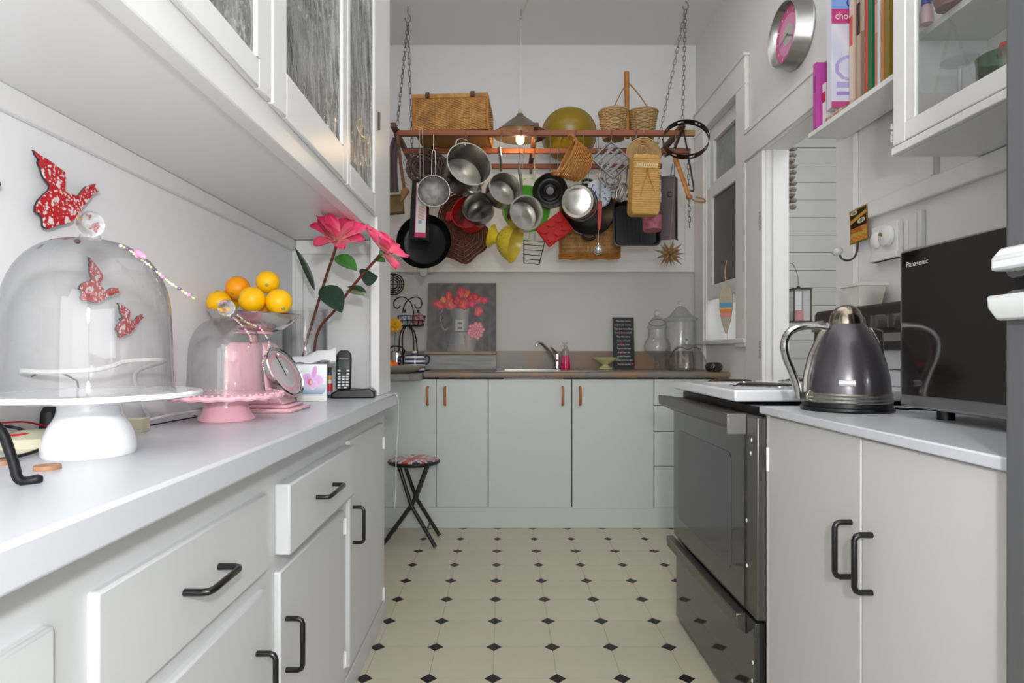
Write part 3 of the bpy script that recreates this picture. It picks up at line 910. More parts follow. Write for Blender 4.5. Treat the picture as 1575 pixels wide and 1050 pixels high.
nt.links.new(mm.outputs[0], mx.inputs['Factor']); nt.links.new(mx.outputs['Result'], bs.inputs['Base Color'])
DARKEDGE = mat('dark_edge', '#2b2d31', 0.5)
bird_px = [(195, 115), (225, 140), (262, 160), (300, 185), (345, 220), (372, 240), (378, 275), (372, 330), (372, 348), (392, 366), (425, 372), (442, 385), (462, 372), (480, 345), (500, 325), (525, 318), (555, 308), (545, 328), (577, 350), (540, 368), (510, 405), (480, 440), (462, 475), (440, 505), (400, 537), (330, 552), (285, 570), (262, 568), (248, 555), (246, 510), (226, 480), (205, 474), (206, 440), (222, 405), (250, 375), (285, 345), (290, 320), (268, 290), (250, 268), (240, 240), (235, 215), (220, 190), (226, 168), (205, 140)]
xw = -0.792
def onwall(px, py, x):
    d = x * F / (px - 774)
    return (d, H - (py - 542) / F * d)
bo = [onwall(a / 3.75, 200 + b / 3.75, xw) for a, b in bird_px]
cy_ = sum(p_[0] for p_ in bo) / len(bo); cz_ = sum(p_[1] for p_ in bo) / len(bo)
bl = [(a - cy_, b - cz_) for a, b in bo]
def bird(label, y, z, s, rot):
    t = thing('bird_ornament', label, 'ornament', (xw, y, z), (rot, 0, 0), 'flying birds on the left wall')
    pts = [(a * s, b * s) for a, b in bl]
    MB().prism(pts, -0.004, -0.0002, ax='x').build('backing', DARKEDGE, t, smooth=None)
    MB().prism([(a * 0.985, b * 0.985) for a, b in pts], -0.0002, 0.0012, ax='x').build('printed_face', BIRDF, t, smooth=None)
    MB().cyl((-0.017, 0, 0), (-0.004, 0, 0), 0.003, n=8).build('peg', DARKEDGE, t)
    return t
bird('largest red floral bird plaque flying above the large glass dome', cy_, cz_, 1.0, 0)
y, z = onwall(150, 436, xw); bird('middle red floral bird plaque seen through the top of the dome', y, z, 0.66, R(-25))
y, z = onwall(196, 491, xw); bird('smallest red floral bird plaque seen through the dome side', y, z, 0.55, R(-8))
wh = thing('wall_ornament', 'dark tip of an ornament fixed to the wall at the left edge', 'ornament', (-0.79, 0.925, 0))
MB().ball((0, -0.02, 1.274), 0.011, 16, (0.5, 2.6, 1)).build('tip', DARKEDGE, wh)
MB().cyl((-0.019, -0.02, 1.274), (0, -0.02, 1.274), 0.004, n=10).build('peg', DARKEDGE, wh)

# pink cake stand with small dome
PX, PY = -0.639, 1.37
ps_ = thing('pink_cake_stand', 'small pink ceramic cake stand with scalloped beaded rim', 'cake stand', (PX, PY, WT))
MB().lathe([(0, 0), (0.061, 0), (0.0625, 0.003), (0.06, 0.008), (0.052, 0.018), (0.047, 0.032), (0.047, 0.044), (0.052, 0.054), (0, 0.054)], 40).build('foot', PINKC, ps_)
def scal(prof, n, amp):
    m = MB(); vs = []; N = 120
    for r_, z_, k in prof:
        for i in range(N):
            a = 2 * PI * i / N
            rr = r_ * (1 + amp * k * math.cos(n * a))
            vs.append((rr * math.cos(a), rr * math.sin(a), z_ + 0.0015 * k * math.cos(n * a)))
    fs = []
    for j in range(len(prof) - 1):
        for i in range(N):
            fs.append((j * N + i, j * N + (i + 1) % N, (j + 1) * N + (i + 1) % N, (j + 1) * N + i))
    fs.append(tuple(range(N))[::-1]); fs.append(tuple(range((len(prof) - 1) * N, len(prof) * N)))
    return m.add(vs, fs)
scal([(0.052, 0.054, 0), (0.10, 0.054, 0.3), (0.122, 0.050, 1), (0.125, 0.054, 1), (0.123, 0.060, 1), (0.112, 0.0625, 0.3), (0.02, 0.0625, 0)], 20, 0.014).build('plate', PINKC, ps_)
pb = MB().ball((0, 0, 0), 0.0032, 8).mesh('rim_bead', PINKC)
for k in range(60):
    a = 2 * PI * k / 60
    rr = 0.121 * (1 + 0.014 * math.cos(20 * a))
    o = bpy.data.objects.new('rim_bead', pb); o.location = (rr * math.cos(a), rr * math.sin(a), 0.0615); o.parent = ps_; col.objects.link(o)
SPZ = WT + 0.063
dome('small_cake_dome', 'small clear glass dome with ball knob on the pink cake stand', (PX, PY, SPZ), 0.083, 0.172, 0.019)
dp = [Vector((PX, PY, SPZ)) + Vector(v) for v in ((0.005, -0.026, 0.178), (0.03, -0.03, 0.17), (0.058, -0.035, 0.145), (0.07, -0.03, 0.12), (0.066, -0.045, 0.096))]
dp2 = [Vector((PX, PY, SPZ)) + Vector(v) for v in ((0.026, 0.0, 0.178), (0.05, -0.01, 0.162), (0.078, -0.012, 0.15), (0.092, -0.015, 0.138), (0.103, -0.012, 0.115), (0.1, -0.02, 0.09), (0.096, -0.03, 0.07), (0.099, -0.03, 0.052))]
sz_ = [(0.0026, 2), (0.003, 0), (0.0022, 3), (0.0026, 2), (0.0028, 1), (0.003, 0), (0.0024, 3)]
beads('bead_string', 'green and pink bead string hanging over front of the small dome', smooth_path(dp, 6), sz_)
beads('bead_string', 'green and pink bead string hanging off right side of the small dome', smooth_path(dp2, 6), sz_)

# pink kitchen scale carrying the steel fruit bowl
SX_, SY_ = -0.672, 1.60
PINKP = mat('pink_enamel', '#efbcc6', 0.25, coat=0.3)
sc_ = thing('kitchen_scale', 'retro pink kitchen scale with round glass dial behind the small dome', 'scale', (SX_, SY_, WT))
MB().box(-0.055, 0.13, -0.085, 0.075, 0.0, 0.010).box(-0.045, 0.115, -0.07, 0.06, 0.010, 0.018).build('base', PINKP, sc_, bevel=0.004)
MB().prism([(-0.062, 0.018), (0.062, 0.018), (0.052, 0.165), (0.042, 0.182), (-0.046, 0.182), (-0.056, 0.165)], -0.055, 0.055, ax='y').build('body', PINKP, sc_, bevel=0.01, seg=4)
MB().prism([(0.05, 0.018), (0.10, 0.018), (0.075, 0.055), (0.05, 0.07)], -0.05, 0.05, ax='y').build('dial_support', PINKP, sc_, bevel=0.006)
MB().cyl((0, 0, 0.182), (0, 0, 0.205), 0.012, n=16).cyl((0, 0, 0.205), (0, 0, 0.210), 0.05, n=28).build('platform', PINKP, sc_)
Md = Matrix.Translation((0.085, -0.012, 0.102)) @ orient((0.86, -0.16, 0.46), (0, 1, 0)).to_4x4()
dl = MB().lathe([(0, -0.008), (0.071, -0.008), (0.0735, -0.004), (0.0735, 0.006), (0.070, 0.0085), (0.067, 0.006), (0.067, 0.0), (0, 0.0)], 48, Md).build('dial_rim', CHROME, sc_)
MB().lathe([(0, 0.0005), (0.066, 0.0005), (0.066, 0.0012), (0, 0.0012)], 40, Md).build('dial_face', mat('dial_face', '#d9d4d6', 0.4), dl)
MB().lathe([(0.045, 0.0013), (0.06, 0.0013), (0.06, 0.0018), (0.045, 0.0018)], 40, Md, closed=True).build('pink_scale_ring', PINKP, dl)
MB().box(-0.0012, 0.0012, -0.01, 0.05, 0.002, 0.003, Md).build('pointer', DARKEDGE, dl)
MB().lathe([(0.067, 0.006), (0.05, 0.010), (0.025, 0.0125), (0, 0.013)], 40, Md).build('dial_glass', GLASS, dl)
BZ = WT + 0.2103
fb = thing('fruit_bowl', 'shallow stainless steel bowl of yellow fruit resting on the kitchen scale', 'bowl', (SX_, SY_, BZ), (R(2), R(3), 0))
MB().lathe([(0, 0), (0.048, 0), (0.078, 0.012), (0.102, 0.032), (0.113, 0.052), (0.118, 0.053), (0.1185, 0.055), (0.112, 0.0545), (0.100, 0.034), (0.076, 0.014), (0.047, 0.002), (0, 0.002)], 56).build('shell', mat('bowl_steel', '#cfcbc4', 0.15, 1.0), fb)
LEM = mat('lemon_skin', '#f2b705', 0.35, bump=(300, 0.25), spec=0.4)
ORG = mat('orange_skin', '#f09a06', 0.35, bump=(300, 0.25), spec=0.4)
STEM_G = mat('fruit_stem', '#8a9a4a', 0.6)
def fruit(px, py, d, r, m, label, nav):
    t = thing('lemon' if m is LEM else 'orange', label, 'fruit', P(px, py, d), None, 'fruit in the steel bowl')
    prof = []
    N = 14
    for k in range(N + 1):
        a = PI * k / N
        z = -math.cos(a) * r * 1.02
        rr = math.sin(a) * r * (1.0 + 0.02 * math.sin(a) ** 2)
        if k in (0, N): rr = 0; z *= 0.96
        prof.append((rr, z))
    M = orient(nav, (1, 0, 0)).to_4x4()
    MB().lathe(prof, 24, M).build('skin', m, t)
    MB().lathe([(0, r * 0.95), (r * 0.16, r * 0.985), (r * 0.13, r * 1.03), (r * 0.06, r * 1.05), (0, r * 1.05)], 8, M).build('stalk', STEM_G, t)
fruit(337, 465, 1.565, 0.0305, LEM, 'lemon at the left end of the steel bowl', (0, -0.3, 0.9))
fruit(366, 443, 1.60, 0.0315, ORG, 'deep orange fruit at the top left of the pile', (-0.1, -0.8, -0.5))
fruit(388, 461, 1.53, 0.033, LEM, 'lemon at the front centre of the steel bowl', (-0.75, -0.6, 0.15))
fruit(412, 434, 1.585, 0.030, LEM, 'lemon sitting highest on the fruit pile', (0.25, -0.9, -0.35))
fruit(429, 464, 1.545, 0.033, LEM, 'lemon at the right end of the steel bowl', (0.6, -0.6, -0.6))
fruit(352, 462, 1.66, 0.030, LEM, 'lemon tucked low behind the deep orange fruit', (0, 0.9, 0.2))
fruit(404, 478, 1.625, 0.030, ORG, 'orange fruit lying low in the middle of the bowl', (0, 0.2, -1))

# glass vase with two stems
VX, VY = -0.70, 2.10
va = thing('glass_vase', 'tall clear glass cylinder vase holding two pink flower stems', 'vase', (VX, VY, WT))
MB().lathe([(0, 0.0), (0.076, 0.0), (0.0775, 0.004), (0.0775, 0.306), (0.0765, 0.308), (0.075, 0.306), (0.075, 0.012), (0, 0.012)], 48).build('cylinder', GLASS, va)
o = MB().lathe([(0, 0), (0.032, 0), (0.034, 0.004), (0.034, 0.085), (0.03, 0.09), (0, 0.088)], 24).build('candle', mat('cream_wax', '#d8cdb8', 0.5, sss=0.1), loc=(VX + 0.022, VY + 0.005, WT + 0.0122))
tag(o, 'cream pillar candle standing in the glass vase', 'candle')

PETAL = mat('pink_petal', '#dd3c62', 0.5, bump=(60, 0.1), sheen=0.2)
nt = PETAL.node_tree
bsd = nt.nodes['Principled BSDF']
va_ = nt.nodes.new('ShaderNodeVertexColor'); va_.layer_name = 'print'
nt.links.new(va_.outputs[0], bsd.inputs['Base Color'])
LEAF = mat('dark_leaf', '#2f4a38', 0.4, var=('#243b2c', 40, 0.3), bump=(60, 0.2))
LEAFG = mat('green_leaf', '#4a8a3c', 0.4, var=('#3a7330', 40, 0.3))
LEAFP = mat('pale_leaf_back', '#8e9a74', 0.5)
STEMM = mat('red_brown_stem', '#5f2a20', 0.5, var=('#7a3b2a', 40, 0.3))
def petal_mesh(L, W, curl, seed):
    rr = random.Random(seed)
    nu, nv = 8, 12
    L *= 1.12; W *= 1.12
    ph = rr.random() * 6
    def fn(u, v):
        s = (u - 0.5) * 2
        wd = W * (math.sin(PI * min(1, v * 0.92 + 0.04)) ** 0.7) * (0.55 + 0.55 * v)
        if v > 0.99: wd *= 0.35
        x = s * wd * 0.5
        y = L * v * (1 - 0.06 * abs(s)) + 0.003 * math.sin(9 * s + ph) * v
        z = curl * L * v * v + 0.20 * wd * (s * s) + 0.004 * math.sin(7 * v + 4 * s + ph) * v
        return (x, y, z)
    mb = MB().sheet(fn, nu, nv)
    me = bpy.data.meshes.new('petal')
    me.from_pydata([tuple(v) for v in mb.v], [], mb.f)
    me.materials.append(PETAL)
    ca = me.color_attributes.new('print', 'FLOAT_COLOR', 'POINT')
    for i in range(len(me.vertices)):
        j, k = divmod(i, nu + 1)
        v = j / nv; s = abs(k / nu - 0.5) * 2
        t_ = max(0, 1 - v * 1.3) ** 1.1 * (1 - 0.3 * s)
        base = mixc(hx('#d6225a'), hx('#ea4f7c'), (math.sin(v * 9 + s * 3) + 1) * 0.25)
        base = mixc(base, hx('#b91f45'), max(0, v - 0.9) * 6)
        ca.data[i].color = (*rgb(mixc(base, hx('#eac49a'), t_ * 0.9)), 1)
    for p_ in me.polygons: p_.use_smooth = True
    return me
def leaf_part(parent, c, L, W, direction, nrm, m, curl=0.15):
    def fn(u, v):
        s = (u - 0.5) * 2
        wd = W * math.sin(PI * min(1, v ** 0.85)) ** 0.8 + 0.0008
        return (s * wd / 2, L * v, 0.16 * wd * s * s - curl * L * (v - 0.5) ** 2)
    d_ = Vector(direction).normalized()
    n_ = Vector(nrm); n_ = (n_ - d_ * n_.dot(d_)).normalized()
    M = Matrix((d_.cross(n_), d_, n_)).transposed().to_4x4()
    M.translation = Vector(c)
    o = MB().sheet(fn, 8, 12, M).tube([M @ Vector((0, L * k / 8, 0.001 - curl * L * (k / 8 - 0.5) ** 2)) for k in range(9)], 0.0009, 5).build('leaf', m, parent, smooth=80)
    return o
def flower(name_label, base, pts, head, n, petals, leaves):
    """one flower stem; everything in world points, stored relative to the stem's foot"""
    b = Vector(base)
    t = thing('flower_stem', name_label, 'flower', b, None, 'flowers in the glass vase')
    MB().tube(smooth_path([Vector(q_) - b for q_ in pts], 6), 0.0048, 8).build('stem', STEMM, t)
    hc = Vector(head) - b
    M = orient(n, (0, 0, 1))
    for k, (ang_, L, W, tilt, curl) in enumerate(petals):
        me = petal_mesh(L, W, curl, k)
        o = bpy.data.objects.new('petal', me)
        o.parent = t
        rot = M @ Matrix.Rotation(R(ang_), 3, 'Z') @ Matrix.Rotation(R(tilt), 3, 'X')
        o.location = hc + M @ Vector((0, 0, 0.003 * (k % 3)))
        setrot(o, rot)
        col.objects.link(o)
    MB().ball(tuple(hc), 0.011, 10, (1, 1, 0.9)).build('bud_base', LEAFG, t)
    for args in leaves:
        c, L, W, dr_, nn, m = args[:6]
        leaf_part(t, Vector(c) - b, L, W, dr_, nn, m)
    return t
D1 = 1.925
h1 = P(519, 372, D1 - 0.06)
flower('tall stem with full deep pink bloom and large dark leaf, left in vase', (VX - 0.03, VY + 0.01, WT + 0.013),
       [(VX - 0.03, VY + 0.01, WT + 0.014), P(470, 530, 2.08), P(482, 490, 2.06), P(500, 430, 2.02), P(512, 395, D1 - 0.03), h1], h1, (0.06, -0.64, 0.76),
       [(10, .088, .06, 35, .1), (62, .10, .062, 22, -.05), (110, .085, .06, 18, -.1), (165, .085, .075, 20, -.1), (205, .10, .085, 22, -.08), (250, .095, .07, 20, -.05), (300, .09, .06, 30, 0.0), (340, .082, .055, 45, .1), (20, .085, .055, 58, .05), (345, .09, .05, 52, .05), (310, .08, .05, 60, .08), (50, .07, .05, 62, .1)],
       [(P(485, 446, 2.03), 0.155, 0.026, P(453, 376, 2.0) - P(485, 446, 2.03), (0.7, -0.7, 0.2), LEAF),
        (P(498, 438, 2.0), 0.135, 0.078, P(531, 488, 1.93) - P(498, 438, 2.0), (0.35, -0.9, 0.25), LEAF),
        (P(516, 393, 1.95), 0.095, 0.055, P(556, 420, 1.92) - P(516, 393, 1.95), (0.1, -0.75, 0.6), LEAFG)])
h2 = P(588, 388, 1.80)
flower('leaning stem with side-facing pink bloom reaching past the dresser end', (VX + 0.03, VY - 0.02, WT + 0.013),
       [(VX + 0.03, VY - 0.02, WT + 0.014), P(487, 516, 2.06), P(516, 476, 2.0), P(545, 437, 1.93), h2], h2, (0.55, -0.45, 0.70),
       [(80, .095, .05, 12, -.05), (60, .08, .05, 28, .05), (20, .07, .055, 40, .1), (330, .08, .06, 30, .05), (290, .085, .055, 25, -.1), (250, .082, .05, 15, -.12), (215, .09, .055, 10, -.1), (160, .075, .05, 15, -.05)],
       [(P(553, 423, 1.90), 0.075, 0.06, P(579, 428, 1.86) - P(548, 425, 1.90), (0.1, -0.8, -0.5), LEAF),
        (P(532, 446, 1.96), 0.075, 0.035, P(566, 455, 1.93) - P(532, 446, 1.96), (0.1, -0.6, 0.7), LEAFP),
        (P(534, 440, 1.955), 0.075, 0.038, P(567, 452, 1.93) - P(534, 442, 1.955), (0.1, -0.4, 0.9), LEAF),
        (P(575, 398, 1.835), 0.05, 0.03, P(598, 404, 1.80) - P(575, 398, 1.835), (0.1, -0.7, 0.6), LEAFG)])

# tissue box with a printed orchid
TX, TY = at_left(476, 1.92).x, 1.925
tb = thing('tissue_box', 'white cube tissue box printed with a pink orchid in front of vase', 'tissue box', (TX + 0.008, TY, WT), (0, 0, R(16)))
TW = 0.0455
MB().box(-TW, TW, -TW, TW, 0, 0.118).build('box', mat('white_card', '#e4e5e8', 0.5), tb, bevel=0.0015)
def orchid(u, v):
    c = mixc(hx('#eef0f4'), hx('#d3d8e2'), 1 - v)
    x, y = u - 0.5, v - 0.1
    if ((x - 0.02) / 0.46) ** 2 + ((y - 0.28) / 0.30) ** 2 < 1 and y < 0.36:
        c = mixc(hx('#5878a4'), hx('#c3cbd6'), (y + 0.02) / 0.30)
    if y < 0.07: c = hx('#d7dadd') if v > 0.13 else hx('#e4e2d8')
    def el(cx, cy, rx, ry, a=0):
        dx, dy = x - cx, y - cy
        ca, sa = math.cos(R(a)), math.sin(R(a))
        return ((dx * ca + dy * sa) / rx) ** 2 + ((-dx * sa + dy * ca) / ry) ** 2
    for cx, cy, rx, ry, a_, cc in ((-0.17, 0.50, 0.20, 0.17, 10, '#d79ad8'), (0.2, 0.47, 0.19, 0.16, -10, '#dca6de'), (0.08, 0.70, 0.09, 0.19, -15, '#d184cf'), (0.06, 0.33, 0.10, 0.15, -35, '#e2b0e4'), (-0.07, 0.42, 0.09, 0.10, 0, '#c43a8e'), (-0.04, 0.42, 0.04, 0.05, 0, '#e8a06a')):
        e = el(cx, cy, rx, ry, a_)
        if e < 1: c = mixc(hx(cc), mixc(hx(cc), (1, 1, 1), 0.35), e)
    return c
prints('orchid_print', tb, PRINTG, 56, 64, lambda u, v: ((u - 0.5) * 2 * TW * 0.97, -TW - 0.0006, 0.003 + v * 0.112), orchid)
TISSUE = mat('tissue_paper', '#e8e9ec', 0.8, sheen=0.2)
def tiss(u, v):
    x = -0.062 + u * 0.135
    return (x, -0.02 + 0.045 * v + 0.006 * math.sin(5 * u), 0.119 + 0.03 * math.sin(PI * v) * (0.6 + 0.8 * u) + 0.012 * u + 0.004 * math.sin(11 * u + 3 * v))
MB().sheet(tiss, 12, 8).build('tissue', TISSUE, tb)

# little things by the vase
gb = thing('glass_bottle', 'small glass bottle with crystal stopper and bright label by the phone', 'bottle', at_left(514, 2.13))
MB().lathe([(0, 0), (0.015, 0), (0.016, 0.004), (0.016, 0.08), (0.008, 0.1), (0.008, 0.112), (0, 0.112)], 20).build('bottle_body', GLASS_JAR, gb)
MB().ball((0, 0, 0.133), 0.021, 8, (1, 1, 0.95)).build('stopper', KNOBG, gb)
pn = thing('pen', 'upright pen with red, yellow and blue bands beside the tissue box', 'pen', at_left(507, 2.02))
for k, (z0, z1, r_, c_) in enumerate(((0, 0.012, .006, '#3a3c44'), (0.012, 0.024, .007, '#9aa0ae'), (0.024, 0.05, .010, '#c02a3a'), (0.05, 0.062, .006, '#e6e0d8'), (0.062, 0.078, .006, '#d9a02a'), (0.078, 0.088, .007, '#2a3a74'), (0.088, 0.105, .006, '#1c1d22'))):
    MB().cyl((0, 0, z0), (0, 0, z1), r_, n=14).build('band', mat('pen_band_%s' % ('grey', 'silver', 'red', 'white', 'yellow', 'blue', 'black')[k], c_, 0.3), pn)

# cordless phone
PHX, PHY = at_left(545, 2.05).x, 2.05
ph = thing('cordless_phone', 'black cordless phone upright in its charging base by dresser end', 'phone', (PHX, PHY, WT), (0, 0, R(8)))
MB().prism([(-0.072, 0), (0.072, 0), (0.072, 0.020), (0.056, 0.032), (-0.05, 0.028), (-0.072, 0.018)], -0.045, 0.05, ax='y').build('base', BLACKP, ph, bevel=0.005, seg=3)
MB().lathe([(0.020, 0.0315), (0.026, 0.0315), (0.026, 0.0335), (0.020, 0.0335)], 28, Matrix.Translation((0.03, -0.005, -0.0005)), closed=True, sy=0.7).build('button_ring', mat('grey_ring', '#8d8f92', 0.4), ph)
hs = MB().prism([(-0.024, -0.05), (-0.02, -0.058), (0.02, -0.058), (0.024, -0.05), (0.0255, 0.05), (0.023, 0.068), (0.014, 0.080), (-0.014, 0.080), (-0.023, 0.068), (-0.0255, 0.05)], -0.012, 0.010, ax='y')
hso = hs.build('handset', BLACKP, ph, bevel=0.004, loc=(-0.035, 0.0, 0.083), rot=(R(-10), 0, 0))
MB().box(-0.018, 0.018, -0.0128, -0.012, 0.015, 0.042).build('screen', mat('lcd_screen', '#3d4a44', 0.2), hso)
KEYW = mat('white_key', '#d4d8dc', 0.4)
km = MB().box(-0.0045, 0.0045, -0.0145, -0.012, -0.0025, 0.0025).mesh('key', KEYW, None)
kpos = [(x, -0.013 - r_ * 0.0095) for r_ in range(4) for x in (-0.0135, 0, 0.0135)] + [(-0.0135, -0.051), (0.0075, -0.051)] + [(-0.015, -0.003), (0.015, -0.003), (-0.015, 0.008), (0.015, 0.008)]
for x, z in kpos:
    o = bpy.data.objects.new('key', km); o.location = (x, 0, z); o.parent = hso; col.objects.link(o)
words('lettering', hso, 'Panasonic', 0.0075, KEYW, (0, -0.0124, 0.047), (R(90), 0, 0), align='CENTER')
o = MB().tube(smooth_path([Vector((-0.495, 2.19, WT + 0.004)), Vector((-0.46, 2.2, WT + 0.003)), Vector((-0.41, 2.21, WT + 0.003)), Vector((-0.398, 2.215, WT - 0.003)), Vector((-0.392, 2.22, WT - 0.04)), Vector((-0.395, 2.225, 0.72)), Vector((-0.402, 2.23, 0.62)), Vector((-0.405, 2.24, 0.50)), Vector((-0.412, 2.25, 0.42))], 6), 0.0016, 6).build('phone_cord', mat('grey_cord', '#c2c4c0', 0.4))
tag(o, 'thin pale phone cord hanging over the end of the left worktop', 'cord')
# ============================================================ RIGHT SIDE THINGS
KX, KY = 0.823, 1.425
kt = thing('kettle', 'dome-shaped charcoal metal kettle on black base with chrome handle', 'kettle', (KX, KY, CT + 0.0004))
CHAR = mat('charcoal_metal', '#58555a', 0.28, 0.7, coat=0.25)
MB().lathe([(0, 0), (0.110, 0), (0.1125, 0.004), (0.111, 0.009), (0.107, 0.011), (0.107, 0.020), (0, 0.020)], 56).build('base', BLACKP, kt)
MB().lathe([(0, 0.020), (0.106, 0.020), (0.108, 0.023), (0.1065, 0.027), (0.108, 0.031), (0.1065, 0.035), (0.108, 0.039), (0.1055, 0.043), (0, 0.043)], 56).build('ring_band', BRUSHED, kt)
kb = MB().lathe([(0, 0.043), (0.104, 0.043), (0.1035, 0.06), (0.100, 0.085), (0.094, 0.11), (0.086, 0.135), (0.076, 0.16), (0.064, 0.18), (0.052, 0.196), (0.042, 0.206), (0, 0.206)], 64).build('body', CHAR, kt)
MB().lathe([(0.042, 0.206), (0.041, 0.213), (0.0385, 0.224), (0.033, 0.236), (0.025, 0.245), (0.013, 0.251), (0, 0.252)], 32).build('lid', mat('tarnished_chrome', '#b5aca0', 0.16, 1.0, var=('#8a7d6c', 60, 0.15)), kt)
hp = [P(1270, 503, KY) - kt.location, P(1250, 501, KY) - kt.location, P(1230, 503, KY) - kt.location, P(1214, 511, KY) - kt.location, P(1206, 527, KY) - kt.location, P(1208, 547, KY) - kt.location, P(1217, 570, KY) - kt.location, P(1225, 592, KY) - kt.location, P(1228, 612, KY) - kt.location]
kt.scale = (0.89, 0.89, 1)
hp = [Vector((v.x / 0.89, v.y / 0.89, v.z)) for v in hp]
MB().tube(smooth_path(hp, 5), 0.0092, 12, flat=1.5).build('handle', CHROME, kt)
MB().prism([(-0.116, 0.022), (-0.100, 0.022), (-0.100, 0.05), (-0.108, 0.05), (-0.118, 0.038)], -0.02, 0.02, ax='y').build('switch', BRUSHED, kt, bevel=0.003)
MB().tube([(-0.108, 0, 0.043), (-0.106, 0, 0.08), (-0.092, 0, 0.13), (-0.068, 0, 0.175), (-0.046, 0, 0.204)], 0.010, 8).build('handle_spine', BRUSHED, kt)
MB().prism([(0.05, 0.198), (0.088, 0.192), (0.090, 0.175), (0.092, 0.115), (0.072, 0.16)], -0.022, 0.022, ax='y').build('spout', mat('spout_metal', '#8d8880', 0.2, 0.9), kt, bevel=0.006)
bd_ = MB().tube([(0.018 * s_, -0.004 * 0, 0) for s_ in (-1, 1)], 0.0075, 16)
bdo = bd_.build('badge', mat('badge_silver', '#d5d5d3', 0.25, 0.3), kt, loc=(-0.050, -0.0915, 0.068), rot=Euler((R(-8), 0, R(-29))))
words('lettering', bdo, 'DeLonghi', 0.0085, mat('badge_ink', '#a5a3a0', 0.5), (0, -0.0079, -0.003), (R(90), 0, 0), align='CENTER')
MB().tube(smooth_path([(0.10, -0.01, 0.006), (0.14, -0.03, 0.005), (0.20, -0.06, 0.005), (0.27, -0.09, 0.005)]), 0.003, 6).build('cord', BLACKP, kt)

# microwave
mw = thing('microwave', 'black microwave oven with silver door frame on the right worktop', 'microwave', (0.87, 1.02, CT))
mw_black = mat('microwave_black', '#191919', 0.3)
MB().box(0.012, 0.40, -0.21, 0.265, 0.022, 0.355).build('body', mw_black, mw, bevel=0.006)
dd = MB().box(-0.012, 0.012, -0.21, 0.266, 0.022, 0.356).build('door', mat('silver_frame', '#9a9a9c', 0.25, 0.9), mw, bevel=0.006, seg=3)
MB().box(-0.0145, -0.011, -0.205, 0.256, 0.048, 0.352).build('door_glass', mat('dark_door_glass', '#140e0d', 0.07, coat=0.6, spec=0.5), dd, bevel=0.003)
for y in (-0.12, 0.2):
    for x in (0.04, 0.36): MB().cyl((x, y, 0.0), (x, y, 0.023), 0.016, n=16).build('foot', BLACKP, mw)
words('lettering', dd, 'Panasonic', 0.0165, mat('silver_ink', '#b5b5b5', 0.4), (-0.0147, 0.24, 0.318), (R(90), 0, R(-90)), depth=0.0002)

# small pot on the cooker back
pt = thing('white_pot', 'small white square tapered pot on the cooker control panel', 'pot', (1.228, 2.02, 1.1652))
m = MB()
def sq(h, z): return [(-h, -h, z), (h, -h, z), (h, h, z), (-h, h, z)]
lv = [sq(0.036, 0), sq(0.046, 0.066), sq(0.052, 0.068), sq(0.052, 0.078), sq(0.047, 0.078), sq(0.042, 0.06), sq(0.034, 0.004)]
vs = [v for l in lv for v in l]
fs = [tuple(range(4))[::-1]] + [(4 * k + i, 4 * k + (i + 1) % 4, 4 * k + 4 + (i + 1) % 4, 4 * k + 4 + i) for k in range(6) for i in range(4)] + [(24, 25, 26, 27)]
m.add(vs, fs).build('pot_body', mat('crazed_white_glaze', '#dedbd2', 0.35, var=('#cfc9ba', 18, 0.3)), pt, smooth=None, bevel=0.0012)
MB().box(-0.041, 0.041, -0.041, 0.041, 0.058, 0.062).build('soil', mat('dark_soil', '#4a3f35', 0.9), pt)

# enamel sign with coat hook
sg = thing('coffee_sign', 'small vintage brown and yellow enamel sign with coat hook on the wall', 'sign', (WX - 0.0215, 2.13, 1.468))
SPX = lambda py, px: 0
def coffee(u, v):
    c = hx('#b98a3c')
    if v < 0.20: c = mixc(hx('#d9a548'), hx('#b56a2a'), (math.sin(u * 23) * math.sin(v * 60) + 1) / 2)
    elif v < 0.44: c = hx('#c9a14a') if v < 0.30 else hx('#c8863c')
    else:
        t_ = (v - 0.44) / 0.56
        s_ = t_ * 1.35 - u * 0.45
        c = hx('#17120c') if (s_ < 0.36 or s_ > 0.62) else hx('#c99548')
        for cx, cy, rx, ry in ((0.66, 0.30, 0.22, 0.13), (0.25, 0.83, 0.2, 0.12)):
            e = ((u - cx) / rx) ** 2 + ((t_ - cy) / ry) ** 2
            if e < 1: c = hx('#cfd0b4') if e > 0.35 else hx('#8d8a5a')
    if u < 0.05 or u > 0.95 or v < 0.03 or v > 0.97: c = hx('#9a6e2c')
    return c
sw, shh = 0.105, 0.122
MB().box(0, 0.003, -sw / 2, sw / 2, -shh / 2, shh / 2).build('plate', mat('rusty_plate', '#7a5530', 0.4), sg, bevel=0.001, rot=(R(-3), 0, 0))
sw = 0.105
prints('printed_face', sg, PRINTG, 40, 52, lambda u, v: (-0.0008, sw / 2 - u * sw, (v - 0.5) * shh), coffee, rot=(R(-3), 0, 0))
words('lettering', sg, 'COFFEE', 0.0215, mat('sign_red', '#a83a1e', 0.4), (-0.0016, 0.047, -0.026), (R(90), 0, R(-90)), depth=0.0002, sx=0.98)
hk = [Vector((-0.003, 0.0, -0.06)), Vector((-0.006, 0.0, -0.095)), Vector((-0.016, 0.004, -0.118)), Vector((-0.034, 0.01, -0.126)), Vector((-0.052, 0.016, -0.118)), Vector((-0.058, 0.02, -0.10))]
ho = MB().tube(smooth_path(hk), 0.0036, 8).build('hook', mat('old_brass', '#5a4a38', 0.4, 0.7), sg)
